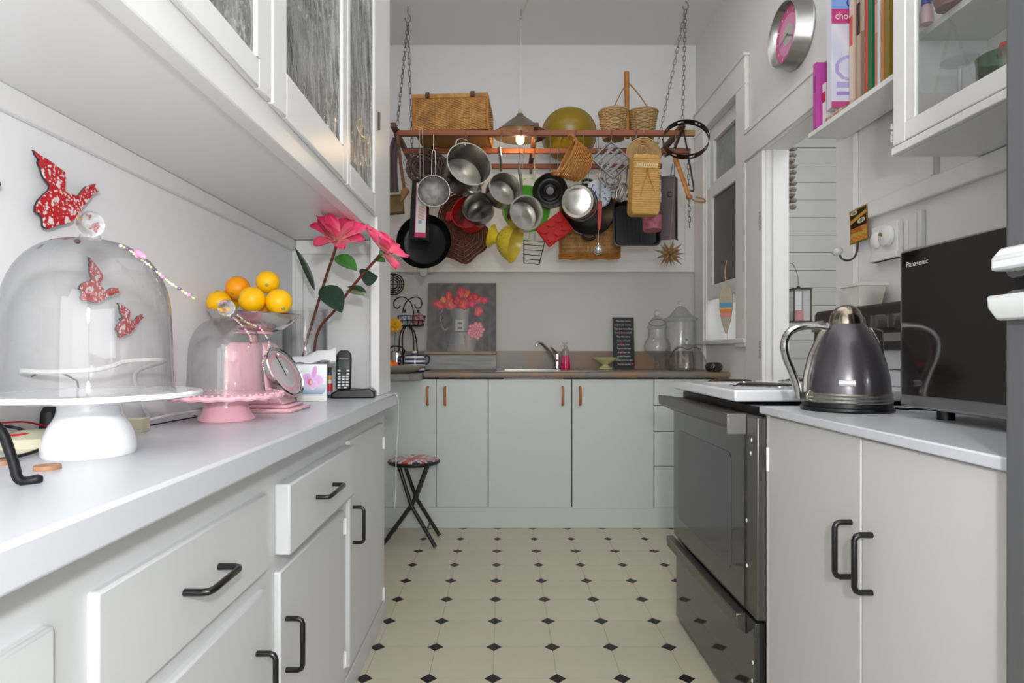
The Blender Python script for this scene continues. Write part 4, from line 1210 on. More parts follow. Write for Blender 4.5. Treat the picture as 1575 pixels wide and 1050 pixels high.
MB().lathe([(0, 0), (0.010, 0.0), (0.017, 0.006), (0.019, 0.016), (0.014, 0.026), (0, 0.03)], 20, Matrix.Translation((-0.057, 0.02, -0.104)) @ orient((-0.5, 0.1, 0.85), (1, 0, 0)).to_4x4()).build('porcelain_knob', mat('porcelain', '#c9ccc2', 0.2, coat=0.4), ho)

# round switches on their block
swt = thing('light_switch', 'two round white porcelain switches on a moulded white block', 'switch', (WX, 1.99, 1.392))
MB().box(-0.022, 0, -0.068, 0.068, -0.072, 0.05).build('block', W_TRIM, swt, bevel=0.004)
MB().box(-0.027, -0.001, -0.07, 0.07, -0.072, -0.052).build('moulding', W_TRIM, swt, bevel=0.003)
MB().lathe([(0, 0), (0.028, 0), (0.028, 0.006), (0.02, 0.013), (0.006, 0.016), (0, 0.016)], 28, Matrix.Translation((-0.022, 0.034, 0.0)) @ orient((-1, 0, 0), (0, 1, 0)).to_4x4()).build('switch_cap', WHITEP, swt)
so = MB().lathe([(0, 0), (0.034, 0), (0.036, 0.006), (0.032, 0.014), (0.018, 0.02), (0, 0.021)], 28, Matrix.Translation((-0.022, -0.026, 0.004)) @ orient((-1, 0, 0), (0, 1, 0)).to_4x4()).build('switch_cap', WHITEP, swt)
MB().tube([(-0.041, -0.024, 0.006), (-0.051, -0.021, 0.011)], [0.0045, 0.006], 8).build('toggle', mat('brown_toggle', '#8a6a52', 0.4), so)
fb_ = thing('fluted_batten', 'short white fluted wooden batten on the wall above the microwave', 'batten', (WX, 1.862, 1.385))
for k in range(4): MB().box(-0.016 - 0.004 * (k % 2), -0.0005, -0.042 + k * 0.019, -0.0235 + k * 0.019, -0.05, 0.064 - 0.006 * k).build('flute', W_TRIM, fb_, bevel=0.003)

# clock
ck = thing('wall_clock', 'round brushed steel wall clock with pink dial above the doorway', 'clock', (WX, 2.605, 2.405), orient((-1, 0, 0), (0, 1, 0)))
MB().lathe([(0, 0.001), (0.145, 0.001), (0.147, 0.006), (0.142, 0.012), (0.135, 0.072), (0.131, 0.078), (0.126, 0.074), (0.116, 0.045), (0, 0.045)], 64).build('case', mat('clock_steel', '#b2b2b0', 0.28, 1.0), ck)
cf = MB().lathe([(0, 0.0455), (0.116, 0.0455), (0.116, 0.047), (0, 0.047)], 56).build('dial', mat('deep_pink', '#cf5f92', 0.5), ck)
MB().lathe([(0, 0.047), (0.085, 0.047), (0.085, 0.048), (0, 0.048)], 48).build('inner_dial', mat('mid_pink', '#dc8fb4', 0.5), cf)
MB().lathe([(0, 0.048), (0.045, 0.048), (0.045, 0.049), (0, 0.049)], 40).build('centre_disc', mat('dial_grey', '#b7b8b2', 0.5), cf)
for k in range(12):
    a = k * PI / 6
    o = MB().box(-0.002, 0.002, 0.092, 0.106, 0.048, 0.049, Matrix.Rotation(a, 4, 'Z')).build('hour_mark', mat('hour_mark_pink', '#f0d0de', 0.5) if k == 0 else bpy.data.materials['hour_mark_pink'], cf)
MB().box(-0.0025, 0.0025, -0.01, 0.055, 0.051, 0.052, Matrix.Rotation(R(60), 4, 'Z')).build('hour_hand', WIRE, ck)
MB().box(-0.002, 0.002, -0.01, 0.085, 0.053, 0.054, Matrix.Rotation(R(-75), 4, 'Z')).build('minute_hand', WIRE, ck)

# books on the shelf: spine towards the aisle (-X), standing one behind another towards the cupboard
PAGES = mat('page_edges', '#d9d2c2', 0.7)
SHZ = 1.8185
def book(label, y, th, x0, dep, h, c, c2=None, lift=0.0, tilt=0.0, cover=None):
    t = thing('book', label, 'book', (x0, y, SHZ + lift), (R(tilt), 0, 0), 'cookery books on the wall shelf')
    mc = mat('book_cover', c, 0.4, coat=0.1)
    m = MB().box(0, dep, 0, 0.0016, 0, h).box(0, dep, th - 0.0016, th, 0, h).box(0, 0.0016, 0.0016, th - 0.0016, 0, h)
    m.build('cover', mc, t)
    MB().box(0.0018, dep - 0.004, 0.0018, th - 0.0018, 0.003, h - 0.003).build('pages', PAGES, t)
    if c2:
        MB().box(-0.0006, 0.0, 0.001, th - 0.001, h * 0.55, h * 0.8).build('spine_panel', mat('spine_panel', c2, 0.5), t)
    return t
book('bright magenta book at the far end of the wall shelf', 2.135, 0.02, 1.125, 0.13, 0.235, '#b8489c', '#8f2f7c')
book('small white and red book beside the magenta one on the shelf', 2.105, 0.02, 1.143, 0.12, 0.15, '#e6e2e0', '#c8323c')
def choc(u, v):
    c = mixc(hx('#e3e6f2'), hx('#cfd3ea'), abs(math.sin(u * 5 + v * 8)) * 0.8)
    if v > 0.90: c = hx('#7fa6e0')
    elif v > 0.765: c = hx('#c0407e')
    elif v < 0.055: c = hx('#c2508a')
    else:
        e = ((u - 0.45) / 0.38) ** 2 + ((v - 0.36) / 0.12) ** 2
        if 0.6 < e < 1: c = hx('#b3a6dc')
        if ((u - 0.78) / 0.2) ** 2 + ((v - 0.33) / 0.06) ** 2 < 1: c = hx('#d8366e')
        if abs(u - 0.86) < 0.07 and 0.36 < v < 0.52: c = hx('#c06a9a')
        if abs(v - 0.205) < 0.025 and u > 0.1: c = hx('#b5aede')
        if abs(v - 0.125) < 0.018 and u > 0.1: c = hx('#a890d0')
    return c
cb = book('tall pale magazine with pink title band reading choc', 2.04, 0.028, 1.128, 0.155, 0.375, '#d9d6e6', None, 0.034, 0)
prints('cover_print', cb, PRINTG, 36, 90, lambda u, v: (u * 0.155, -0.0006, v * 0.375), choc)
words('lettering', cb, 'choc', 0.036, WHITEINK, (0.012, -0.0012, 0.302), (R(90), 0, 0), depth=0.0002, sx=0.85)
words('lettering', cb, 'Q', 0.05, mat('violet_ink', '#4a3f9a', 0.5), (0.048, -0.0012, 0.342), (R(90), 0, 0), depth=0.0002)
bl_ = MB().box(0.0, 0.15, 0.0, 0.16, 0, 0.0155).build('flat_book', mat('flat_book_cover', '#c9bdb0', 0.5, var=('#a33230', 30, 0.1)), loc=(1.135, 1.93, SHZ), bevel=0.001)
tag(bl_, 'thin book lying flat under the standing books on the shelf', 'book')
specs = [('cream paper-covered cookery book with red corners, right of the magazine', 2.012, .022, 1.185, '#d9c8b4', '#c85a48', 0.40),
         ('bright red-orange slim cookery book on the shelf', 1.990, .012, 1.19, '#c04a34', None, 0.41),
         ('black-edged cream cookery book on the shelf', 1.962, .022, 1.18, '#b3a088', '#2c2420', 0.42),
         ('mottled brown cookery book next to the black-edged one', 1.938, .018, 1.18, '#8a6a58', '#b0a090', 0.42),
         ('scarlet cookery book before the green one', 1.915, .018, 1.178, '#c8392c', None, 0.43),
         ('dark green hardback cookery book on the shelf', 1.884, .026, 1.172, '#1f6a3c', None, 0.42),
         ('salmon pink slim book right of the green hardback', 1.86, .018, 1.175, '#c97a66', '#d9a090', 0.36),
         ('white folder leaning among the shelf books', 1.838, .016, 1.168, '#d2d4dc', None, 0.40),
         ('orange-spined slim book near the glazed cupboard', 1.796, .014, 1.152, '#c07a2c', None, 0.27),
         ('olive brown book with pale lettering beside the glazed cupboard', 1.765, .024, 1.148, '#8a7428', None, 0.26)]
for lb, y, th, x0, c, c2, h in specs:
    onflat = 1.93 - th < y < 2.09
    book(lb, y, th - 0.0015, x0, WX - 0.003 - x0, h, c, c2, 0.0158 if onflat else 0.0)

# glasses in the glazed cupboard
def shelf_pos(px, d, z): return Vector(((px - 774) / F * d, d, z))
gl_ = thing('glass_goblet', 'clear stemmed goblet standing upside down in the glazed cupboard', 'glass', shelf_pos(1476, 1.50, 1.5585))
MB().lathe([(0.042, 0), (0.0435, 0.002), (0.042, 0.03), (0.034, 0.06), (0.02, 0.078), (0.007, 0.084), (0.0055, 0.10), (0.0055, 0.165), (0.008, 0.172), (0.038, 0.184), (0.041, 0.187), (0.041, 0.190), (0.01, 0.190), (0, 0.190)], 36).build('goblet_glass', GLASS_JAR, gl_)
gg = thing('green_glass_dish', 'green glass dish in the glazed cupboard behind the goblet', 'dish', shelf_pos(1545, 1.40, 1.5585))
MB().lathe([(0, 0), (0.042, 0), (0.05, 0.02), (0.054, 0.14), (0.056, 0.152), (0.053, 0.152), (0.050, 0.13), (0.045, 0.03), (0, 0.02)], 36).build('green_glass', glass_mat('green_glass', '#a9c8a6', '#4f7a54'), gg)
rb = thing('red_ornament', 'small red berry ornament in the green glass dish', 'ornament', gg.location + Vector((0.012, -0.005, 0.1425)))
for k in range(9):
    MB().ball((0.016 * math.cos(k * 2.4), 0.016 * math.sin(k * 2.4), 0.012 + 0.004 * k), 0.012, 8).build('berry', bpy.data.materials.get('red_berry') or mat('red_berry', '#c01c24', 0.3), rb)
bt = thing('slim_bottle', 'slim pink bottle with blue cap on the upper cupboard shelf', 'bottle', shelf_pos(1425, 1.535, 1.8585))
MB().lathe([(0, 0), (0.016, 0), (0.016, 0.03), (0.012, 0.045), (0.009, 0.05), (0, 0.05)], 16).build('bottle_body', mat('pale_pink_bottle', '#e3c6d0', 0.3), bt)
MB().lathe([(0, 0.05), (0.012, 0.05), (0.010, 0.095), (0, 0.096)], 16).build('cap', mat('blue_cap', '#4650b4', 0.3), bt)
o = MB().lathe([(0, 0), (0.03, 0), (0.042, 0.05), (0.046, 0.09), (0.043, 0.09), (0.038, 0.05), (0.028, 0.004), (0, 0.004)], 24).build('brown_cup', mat('dusky_cup', '#8a6460', 0.4), loc=shelf_pos(1462, 1.46, 1.8585))
tag(o, 'dusky brown cup on the upper cupboard shelf', 'cup')

# things in the doorway and at the window
ln = thing('hanging_lantern', 'small square metal lantern with red candle hanging in the porch', 'lantern', P(1228, 470, 3.2))
LM = mat('lantern_metal', '#3c3430', 0.4, 0.6)
for x in (-0.045, 0.045):
    for y in (-0.045, 0.045): MB().cyl((x, y, -0.085), (x, y, 0.085), 0.004, n=8).build('post', LM, ln)
MB().box(-0.05, 0.05, -0.05, 0.05, 0.083, 0.09).build('roof', LM, ln)
MB().box(-0.05, 0.05, -0.05, 0.05, -0.09, -0.083).build('base', LM, ln)
MB().ball((0, 0, 0.098), 0.01, 10).build('finial', LM, ln)
for k, (x0, x1, y0, y1) in enumerate(((-0.041, 0.041, -0.046, -0.044), (-0.041, 0.041, 0.044, 0.046), (-0.046, -0.044, -0.041, 0.041), (0.044, 0.046, -0.041, 0.041))):
    MB().box(x0, x1, y0, y1, -0.083, 0.083).build('glass_side', GLASS, ln)
MB().cyl((0, 0, -0.083), (0, 0, -0.025), 0.026, n=18).build('candle', mat('red_candle', '#b02a2c', 0.4), ln)
MB().tube(smooth_path([(0, 0, 0.105), (-0.004, 0, 0.16), (-0.02, 0, 0.205), (-0.05, 0, 0.23), (-0.20, 0, 0.235), (1.4105 - ln.location.x, 0, 0.235)]), 0.0015, 5).build('hanging_wire', LM, ln)
mc_ = thing('shell_garland', 'grey knotted shell garland hanging at left of the doorway opening', 'garland', P(1213, 268, 3.1))
GS = mat('grey_shell', '#8f8a84', 0.6, var=('#6a645e', 40, 0.3), bump=(60, 0.3))
MB().cyl((0, 0, -0.2), (0, 0, 0.5), 0.003, n=6).build('cord', GS, mc_)
for k in range(13):
    for s_ in range(3):
        a = s_ * 2.1 + k * 0.7
        MB().ball((0.022 * math.cos(a), 0.022 * math.sin(a), 0.19 - k * 0.03), 0.021, 8, (1.0, 0.8, 0.7)).build('shell', GS, mc_)

fo = thing('fish_ornament', 'pale wooden fish ornament with coloured stripes hanging on the window casing', 'ornament', (WX - 0.062, 3.29, 1.26), (0, 0, R(58)))
fpts = [(0.0, 0.14), (0.025, 0.11), (0.036, 0.06), (0.036, 0.0), (0.026, -0.07), (0.01, -0.13), (0.0, -0.15), (-0.01, -0.13), (-0.026, -0.07), (-0.036, 0.0), (-0.036, 0.06), (-0.025, 0.11)]
MB().prism(fpts, -0.004, 0.004, ax='x').build('wooden_body', mat('driftwood', '#b5aa94', 0.7, var=('#9a8f7a', 20, 0.3)), fo, bevel=0.002)
for z0, z1, c in ((0.0, 0.025, '#4a8ab0'), (-0.03, -0.012, '#d86a2c'), (-0.05, -0.036, '#d8787a'), (-0.008, -0.002, '#d8b83c')):
    MB().box(-0.0052, -0.0041, -0.031, 0.031, z0, z1).build('stripe', mat('stripe_paint_' + c[1:], c, 0.5), fo)
MB().tube(smooth_path([(0, 0, 0.14), (0, 0.006, 0.19), (0, 0.0, 0.24), (0.006, -0.004, 0.26)]), 0.003, 6).build('cord', STRAW, fo)
# ============================================================ BACK WORKTOP THINGS
BZT = 0.9003
def at_back(px, d, z=BZT): return Vector(((px - 774) / F * d, d, z))
# stool
sl = thing('folding_stool', 'black folding stool with union flag seat below the sink cupboard', 'stool', (-0.475, 3.16, 0))
def flag(x, y):
    """x,y in -1..1 across the seat"""
    W, Rr, B = hx('#d6d3cc'), hx('#b52a34'), hx('#252b52')
    if abs(x) < 0.17 or abs(y) < 0.17: return Rr
    if abs(x) < 0.27 or abs(y) < 0.27: return W
    dd_ = min(abs(x - y), abs(x + y))
    if dd_ < 0.09: return Rr
    if dd_ < 0.24: return W
    return B
MB().lathe([(0, 0.418), (0.12, 0.418), (0.136, 0.424), (0.139, 0.432), (0.134, 0.440), (0.118, 0.4445), (0, 0.4445)], 48).build('seat', BLACKP, sl)
prints('flag_cover', sl, PRINTG, 80, 14, lambda u, v: ((0.02 * 0 + 0.131 * v) * math.cos(2 * PI * u), 0.131 * v * math.sin(2 * PI * u), 0.4452 + 0.002 * (1 - v * v) if v < 0.95 else 0.441),
       lambda u, v: flag(v * math.cos(2 * PI * u + R(14)), v * math.sin(2 * PI * u + R(14))))
BLT = mat('black_tube', '#111113', 0.3, coat=0.3)
for y, sgn, x0, x1 in ((-0.085, 1, -0.125, 0.125), (0.085, 1, -0.125, 0.125), (-0.062, -1, 0.085, -0.150), (0.062, -1, 0.085, -0.150)):
    MB().tube([(-x0 * 0.66 if sgn > 0 else x0 * 0.9, y * 0.8, 0.42), (0.0 + 0.0 * sgn, y, 0.215), (x1 * 1.02, y * 1.15, 0.008)] if sgn < 0 else [(x0 * 0.55, y * 0.8, 0.42), (0.0, y, 0.215), (x1, y * 1.15, 0.008)], 0.0105, 10).build('leg', BLT, sl)
MB().cyl((0.075, -0.09, 0.08), (0.075, 0.09, 0.08), 0.006, n=8).cyl((-0.09, -0.066, 0.08), (-0.09, 0.066, 0.08), 0.006, n=8).cyl((0, -0.09, 0.215), (0, 0.09, 0.215), 0.005, n=8).build('stretcher', BLT, sl)

# painting on a limewashed box
PYD = 3.90
bxl = thing('limewashed_box', 'low limewashed wooden box carrying the tulip painting', 'box', at_back(709, 3.89))
LIME = mat('limewashed_wood', '#a9a7a0', 0.6, var=('#7f8488', 12, 0.25), stretch=(0.5, 2, 5))
MB().box(-0.232, 0.232, -0.05, 0.05, 0.0, 0.095).build('front_board', LIME, bxl, bevel=0.003)
MB().box(-0.234, 0.234, -0.055, 0.055, 0.0955, 0.118).build('top_ledge', mat('pale_brown_ledge', '#a8997f', 0.55, var=('#877a66', 14, 0.3), stretch=(0.3, 2, 3)), bxl, bevel=0.006)
pa = thing('tulip_painting', 'square canvas of red and pink tulips in a grey jug', 'painting', at_back(710, 3.90, BZT + 0.1185), (R(-6), 0, 0))
MB().box(-0.226, 0.226, 0.0, 0.018, 0, 0.455).build('canvas', mat('canvas_edge', '#63605e', 0.7), pa)
prn = random.Random(3)
tul = [(0.17, 0.69, .095, .075, '#cf4a50'), (0.23, 0.755, .05, .05, '#d88a5c'), (0.305, 0.80, .05, .09, '#d8454a'), (0.34, 0.69, .085, .085, '#d9605e'), (0.43, 0.745, .075, .07, '#b0304a'),
       (0.49, 0.865, .07, .085, '#cf3a4c'), (0.53, 0.69, .085, .08, '#d64a48'), (0.58, 0.82, .05, .09, '#d96a3a'), (0.65, 0.78, .08, .075, '#b82f44'), (0.655, 0.70, .06, .06, '#cf4070'), (0.74, 0.75, .07, .05, '#cf4a5a'), (0.83, 0.745, .06, .05, '#cf3a5a'), (0.745, 0.585, .065, .075, '#d6626a'), (0.70, 0.80, .06, .05, '#c0352c')]
mum = [(0.71 + 0.11 * math.cos(k * 2.4) * math.sqrt(k / 26), 0.30 + 0.115 * math.sin(k * 2.4) * math.sqrt(k / 26)) for k in range(26)]
def tulips(u, v):
    n = math.sin(u * 31 + 4 * math.sin(v * 9)) * math.sin(v * 17 + 3 * u)
    c = mixc(hx('#6a6868'), hx('#565759'), 0.5 + 0.5 * n)
    c = mixc(c, hx('#7c7874'), 0.35 * max(0, math.sin(u * 57)) * (1 - v))
    if u < 0.12: c = mixc(c, hx('#77756f'), 0.4)
    # jug
    yj = v
    half = 0.115 + 0.07 * max(0, (0.30 - yj)) / 0.3 if yj < 0.30 else 0.115 + 0.015 * max(0, (yj - 0.5)) / 0.1
    if 0.0 < yj < 0.62 and abs(u - 0.475) < half:
        s_ = (u - 0.475) / half
        c = mixc(hx('#a5a6a4'), hx('#6f7375'), abs(s_ - 0.25) ** 1.3)
        if abs(yj - 0.285) < 0.006: c = hx('#666a6c')
        if 0.29 < yj < 0.46 and -0.6 < s_ < 0.45: c = mixc(c, hx('#c6c4be'), 0.75)
        if 0.31 < yj < 0.47 and abs(s_ + 0.0) < 0.3 and (abs(((yj - 0.30) * 14) % 1 - 0.5) < 0.2): c = hx('#7a7c7e')
        if yj < 0.1: c = mixc(c, hx('#a08a76'), 0.4 * abs(math.sin(u * 40)))
    e = ((u - 0.26) / 0.07) ** 2 + ((v - 0.48) / 0.17) ** 2
    if 0.86 < e < 1.1 and u < 0.30: c = hx('#8c8e8c')
    # small pot
    if 0.0 < v < 0.235 and abs(u - 0.625) < 0.06 + v * 0.16:
        c = mixc(hx('#a8a298'), hx('#7f7d78'), abs((u - 0.6) / 0.09))
    for cx, cy in mum:
        e = ((u - cx) / 0.032) ** 2 + ((v - cy) / 0.03) ** 2
        if e < 1: c = mixc(hx('#e0a0a6'), hx('#c06a78'), e)
    for cx, cy, rx, ry, cc in tul:
        lean = (cx - 0.47) * 1.6
        for k, (ox, oy, sx_, sy_, lt_) in enumerate(((-0.42, 0.05, 0.55, 0.95, 0.0), (0.42, 0.05, 0.55, 0.95, -0.1), (0.0, -0.1, 0.62, 1.0, 0.25))):
            du = (u - cx) / rx - ox - 0.12 * math.sin(v * 70 + cx * 40)
            dv = (v - cy) / ry - oy
            du -= lean * 0.35 * dv
            wdt = sx_ * (1 - 0.45 * max(0, dv))
            e = (du / wdt) ** 2 + (dv / sy_) ** 2
            if e < 1:
                base_ = mixc(hx(cc), hx('#ea9c90'), max(0, lt_) + 0.3 * max(0, math.sin(du * 9 + v * 50)) * (1 - e))
                c = mixc(base_, hx('#8a2238'), 0.5 * e * e)
    return c
prints('painted_picture', pa, PRINT, 130, 130, lambda u, v: ((u - 0.5) * 0.452, -0.0006, v * 0.455), tulips)

# quote board
qb = thing('quote_board', 'narrow black board of white and red handwritten lines beside the jars', 'sign', at_back(960, 3.925, 0.9003), (R(-5), 0, R(3)))
MB().box(-0.069, 0.069, 0, 0.012, 0, 0.345).build('board', mat('board_black', '#26272a', 0.55), qb, bevel=0.001)
MB().box(0.0691, 0.0715, 0.0005, 0.0115, 0, 0.345).build('side_edge', mat('board_edge', '#4a3a32', 0.6), qb)
lines = ['They know me in a', 'way no one else has.', 'They open me to things', 'I never knew existed.', 'They drive me to', 'insanity and push', 'me to my limits.', 'They are the beat', 'of my heart, the', 'air that I breathe', 'and the joy in my soul.', 'They are my kids']
for k, t_ in enumerate(lines):
    words('lettering', qb, t_, 0.0165, WHITEINK, (0.0, -0.0008, 0.316 - k * 0.0262), (R(90), 0, 0), depth=0.0002, align='CENTER', sx=0.78)
heart = [(0, -1), (0.75, -0.1), (0.95, 0.4), (0.75, 0.8), (0.35, 0.85), (0, 0.45), (-0.35, 0.85), (-0.75, 0.8), (-0.95, 0.4), (-0.75, -0.1)]
for x, z, s_ in ((-0.02, 0.243, 0.0085), (-0.012, 0.165, 0.0085), (-0.008, 0.112, 0.0095), (0.058, 0.034, 0.008), (-0.018, 0.034, 0.007), (-0.058, 0.293, 0.005)):
    MB().prism([(x + a * s_, z + b * s_) for a, b in heart], -0.0016, -0.001, ax='y').build('red_heart', REDINK, qb, smooth=None)

# soap, dish
sp = thing('soap_pump', 'pump bottle of bright pink soap behind the sink', 'bottle', at_back(870, 3.88, 0.905))
MB().lathe([(0, 0), (0.030, 0), (0.032, 0.006), (0.026, 0.07), (0.022, 0.085), (0, 0.085)], 24).build('pink_soap', mat('pink_soap', '#c8205c', 0.15, coat=0.6), sp)
MB().lathe([(0.022, 0.0853), (0.024, 0.11), (0.021, 0.126), (0.012, 0.132), (0.012, 0.144), (0, 0.144)], 24).build('clear_neck', mat('clear_plastic', '#c9c5c2', 0.15, trans=0.6), sp)
MB().cyl((0, 0, 0.144), (0, 0, 0.168), 0.006, n=10).box(-0.02, 0.014, -0.008, 0.008, 0.166, 0.176).build('pump_head', mat('grey_pump', '#b5b1ac', 0.3), sp, bevel=0.002)
dz = thing('pedestal_dish', 'pale yellow-green oval pedestal dish beside the quote board', 'dish', at_back(931, 3.80, 0.905))
MB().lathe([(0, 0), (0.042, 0), (0.043, 0.006), (0.03, 0.014), (0.018, 0.022), (0.018, 0.028), (0.05, 0.046), (0.085, 0.066), (0.09, 0.074), (0.082, 0.07), (0.045, 0.05), (0, 0.042)], 40, sy=0.6).build('dish_body', mat('pale_green_glaze', '#c4bd8c', 0.3, var=('#a89f6a', 30, 0.3)), dz)

# glass jars
def jar(label, px, d, prof, z=BZT, n=40):
    t = thing('glass_jar', label, 'jar', at_back(px, d, z), None, 'glass jars in the corner')
    return t
def zz(y, d): return H - (y - 542) / F * d - BZT
j1 = jar('footed apothecary jar with tall lid and bulbous bowl', 1011, 3.80, None)
MB().lathe([(0, 0), (0.032, 0), (0.032, 0.005), (0.014, 0.012), (0.022, 0.03), (0.014, 0.044), (0.020, 0.058), (0.013, 0.07), (0.022, 0.082), (0.06, 0.098), (0.082, 0.125), (0.084, 0.155), (0.074, 0.185), (0.058, 0.205), (0.055, 0.26), (0.062, 0.265), (0.06, 0.268)], 48).build('jar_glass', GLASS_JAR, j1)
jl = MB().lathe([(0.066, 0.269), (0.068, 0.274), (0.056, 0.286), (0.046, 0.31), (0.03, 0.33), (0.012, 0.342), (0.01, 0.35)], 40).build('lid', GLASS_JAR, j1)
MB().ball((0, 0, 0.366), 0.017, 16).build('knob', KNOBG, jl)
MB().tube([(0.052 * math.cos(2 * PI * k / 24) - 0.01, -0.045 + 0.012 * math.sin(4 * PI * k / 24), 0.30 + 0.022 * math.sin(2 * PI * k / 24)) for k in range(24)], 0.002, 6, True).build('wire_tie', mat('dull_wire', '#7d6f68', 0.4, 0.6), j1)
j2 = jar('largest straight-sided glass jar with pagoda lid in the corner', 1047, 3.87, None)
MB().lathe([(0, 0), (0.092, 0), (0.097, 0.006), (0.097, 0.30), (0.092, 0.312), (0.105, 0.32), (0.104, 0.324)], 48).build('jar_glass', GLASS_JAR, j2)
jl = MB().lathe([(0.108, 0.325), (0.110, 0.330), (0.092, 0.338), (0.07, 0.352), (0.045, 0.385), (0.025, 0.405), (0.012, 0.412), (0.01, 0.418)], 48).build('lid', GLASS_JAR, j2)
MB().ball((0, 0, 0.434), 0.019, 16).build('knob', KNOBG, jl)
j3 = jar('low domed glass jar in front of the tall corner jar', 1056, 3.62, None)
MB().lathe([(0, 0), (0.105, 0), (0.116, 0.01), (0.118, 0.035), (0.112, 0.07), (0.098, 0.10), (0.075, 0.128), (0.072, 0.132)], 48).build('jar_glass', GLASS_JAR, j3)
jl = MB().lathe([(0.076, 0.1325), (0.076, 0.137), (0.05, 0.150), (0.02, 0.158), (0.008, 0.162), (0.007, 0.17)], 40).build('lid', GLASS_JAR, j3)
MB().ball((0, 0, 0.181), 0.0125, 14).build('knob', KNOBG, jl)
MB().tube(smooth_path([(-0.11, -0.02, 0.085), (-0.085, -0.045, 0.125), (-0.05, -0.055, 0.14), (-0.01, -0.055, 0.13), (0.03, -0.055, 0.142), (0.07, -0.045, 0.13)]), 0.003, 6).build('dark_wire', mat('twisted_wire', '#54494a', 0.4, 0.5), j3)
o = MB().lathe([(0, 0), (0.034, 0), (0.047, 0.012), (0.05, 0.03), (0.042, 0.046), (0.034, 0.052), (0.03, 0.048), (0.04, 0.03), (0, 0.01)], 32).build('black_bowl', mat('black_glass', '#1b1d20', 0.12, coat=0.5), loc=at_back(1098, 3.43))
tag(o, 'small squat black glass bowl at the right end of the brown worktop', 'bowl')

# left corner: platter, wire stand and pots
GZT = 0.8923
pl = MB().lathe([(0, 0), (0.10, 0), (0.145, 0.014), (0.172, 0.034), (0.176, 0.045), (0.168, 0.044), (0.14, 0.022), (0.09, 0.01), (0, 0.01)], 56, sx=1.0, sy=0.6).build('platter', mat('grey_stoneware', '#8d8579', 0.45), loc=(-0.630, 3.385, GZT))
tag(pl, 'grey stoneware oval platter at left end of the back worktop', 'plate')
of = thing('orange', 'single bright orange on the grey platter', 'fruit', (-0.632, 3.36, GZT + 0.0425))
MB().ball((0, 0, 0), 0.036, 24, (1.1, 1, 0.88)).build('peel', mat('bright_orange_peel', '#e06a14', 0.4, bump=(300, 0.25)), of)
MB().lathe([(0, 0.030), (0.006, 0.0325), (0, 0.034)], 8).build('stalk', STEM_G, of)
o = MB().ball((0, 0, 0), 0.033, 20, (1.05, 1, 0.92)).build('orange', mat('second_orange_peel', '#d4552a', 0.4, bump=(300, 0.25)), loc=(-0.712, 3.36, GZT + 0.041))
tag(o, 'second orange half hidden by the dresser end on the platter', 'fruit')
cr = thing('small_cafetiere', 'small chrome pot with black handle behind the orange', 'pot', at_back(610, 3.62, GZT))
MB().lathe([(0, 0), (0.035, 0), (0.034, 0.10), (0.03, 0.116), (0.014, 0.126), (0, 0.128)], 28).build('pot_body', CHROME, cr)
MB().tube(smooth_path([(0.03, 0, 0.10), (0.05, -0.005, 0.125), (0.03, -0.01, 0.15), (-0.02, -0.01, 0.155), (-0.045, -0.005, 0.13), (-0.05, 0, 0.08)]), 0.005, 8).build('handle', BLACKP, cr)
NAVY = hx('#22264a')
spn = thing('striped_pot', 'navy and white striped lidded sugar pot with loop handles', 'pot', at_back(638, 3.56, GZT))
zs = [0.0, 0.012, 0.024, 0.036, 0.048, 0.060, 0.072, 0.084, 0.096]
NV, WV = mat('navy_glaze', '#22264a', 0.25, coat=0.4), mat('white_glaze', '#e4e4e4', 0.25, coat=0.4)
def rad(z): return 0.058 + 0.006 * math.sin(PI * z / 0.1)
for k in range(8):
    pr = [(rad(zs[k] + (zs[k + 1] - zs[k]) * i / 3), zs[k] + (zs[k + 1] - zs[k]) * i / 3) for i in range(4)]
    if k == 0: pr = [(0, 0)] + pr
    MB().lathe(pr, 36).build('stripe', NV if k % 2 == 0 else WV, spn)
MB().lathe([(0.058, 0.096), (0.056, 0.104), (0.035, 0.112), (0, 0.114)], 36).build('lid', NV, spn)
MB().lathe([(0.008, 0.113), (0.015, 0.117), (0.015, 0.126), (0, 0.13)], 16).build('lid_knob', WV, spn)
for s_ in (1, -1):
    MB().tube(smooth_path([(s_ * 0.056, 0, 0.09), (s_ * 0.075, 0, 0.098), (s_ * 0.088, 0, 0.085), (s_ * 0.082, 0, 0.06), (s_ * 0.062, 0, 0.045)]), 0.0055, 8).build('handle', NV, spn)

ws = thing('wire_stand', 'black scrolled wire stand with basket holding two pots', 'stand', at_back(633, 3.76, GZT))
B0 = ws.location
def W3(px, py, dy=0.0): return P(px, py, 3.76) + Vector((0, dy, 0)) - B0
def wst(pts, r=0.0042): return MB().tube(smooth_path(pts, 6), r, 8)
wst([W3(622, 490), W3(620, 476), W3(626, 463), W3(636, 457), W3(645, 458), W3(649, 466), W3(646, 473), W3(640, 473), W3(638, 468)]).build('scroll', IRON, ws)
wst([W3(636, 490), W3(636, 478), W3(632, 466), W3(624, 458), W3(614, 457), W3(607, 462), W3(606, 470), W3(611, 474), W3(616, 470)]).build('scroll', IRON, ws)
for s_ in (-1, 1):
    wst([W3(624, 500) + Vector((0, 0.02 * s_, 0)), W3(617, 517) + Vector((0, 0.05 * s_, 0)), Vector((-0.065, 0.08 * s_, 0.035)), Vector((-0.07, 0.09 * s_, 0.004))]).build('leg', IRON, ws)
    wst([W3(628, 500) + Vector((0, 0.02 * s_, 0)), W3(637, 514) + Vector((0, 0.05 * s_, 0)), Vector((0.03, 0.08 * s_, 0.06)), Vector((0.035, 0.09 * s_, 0.004))]).build('leg', IRON, ws)
bz0, bz1 = W3(633, 501).z, W3(633, 486).z
bsk = MB()
N = 40
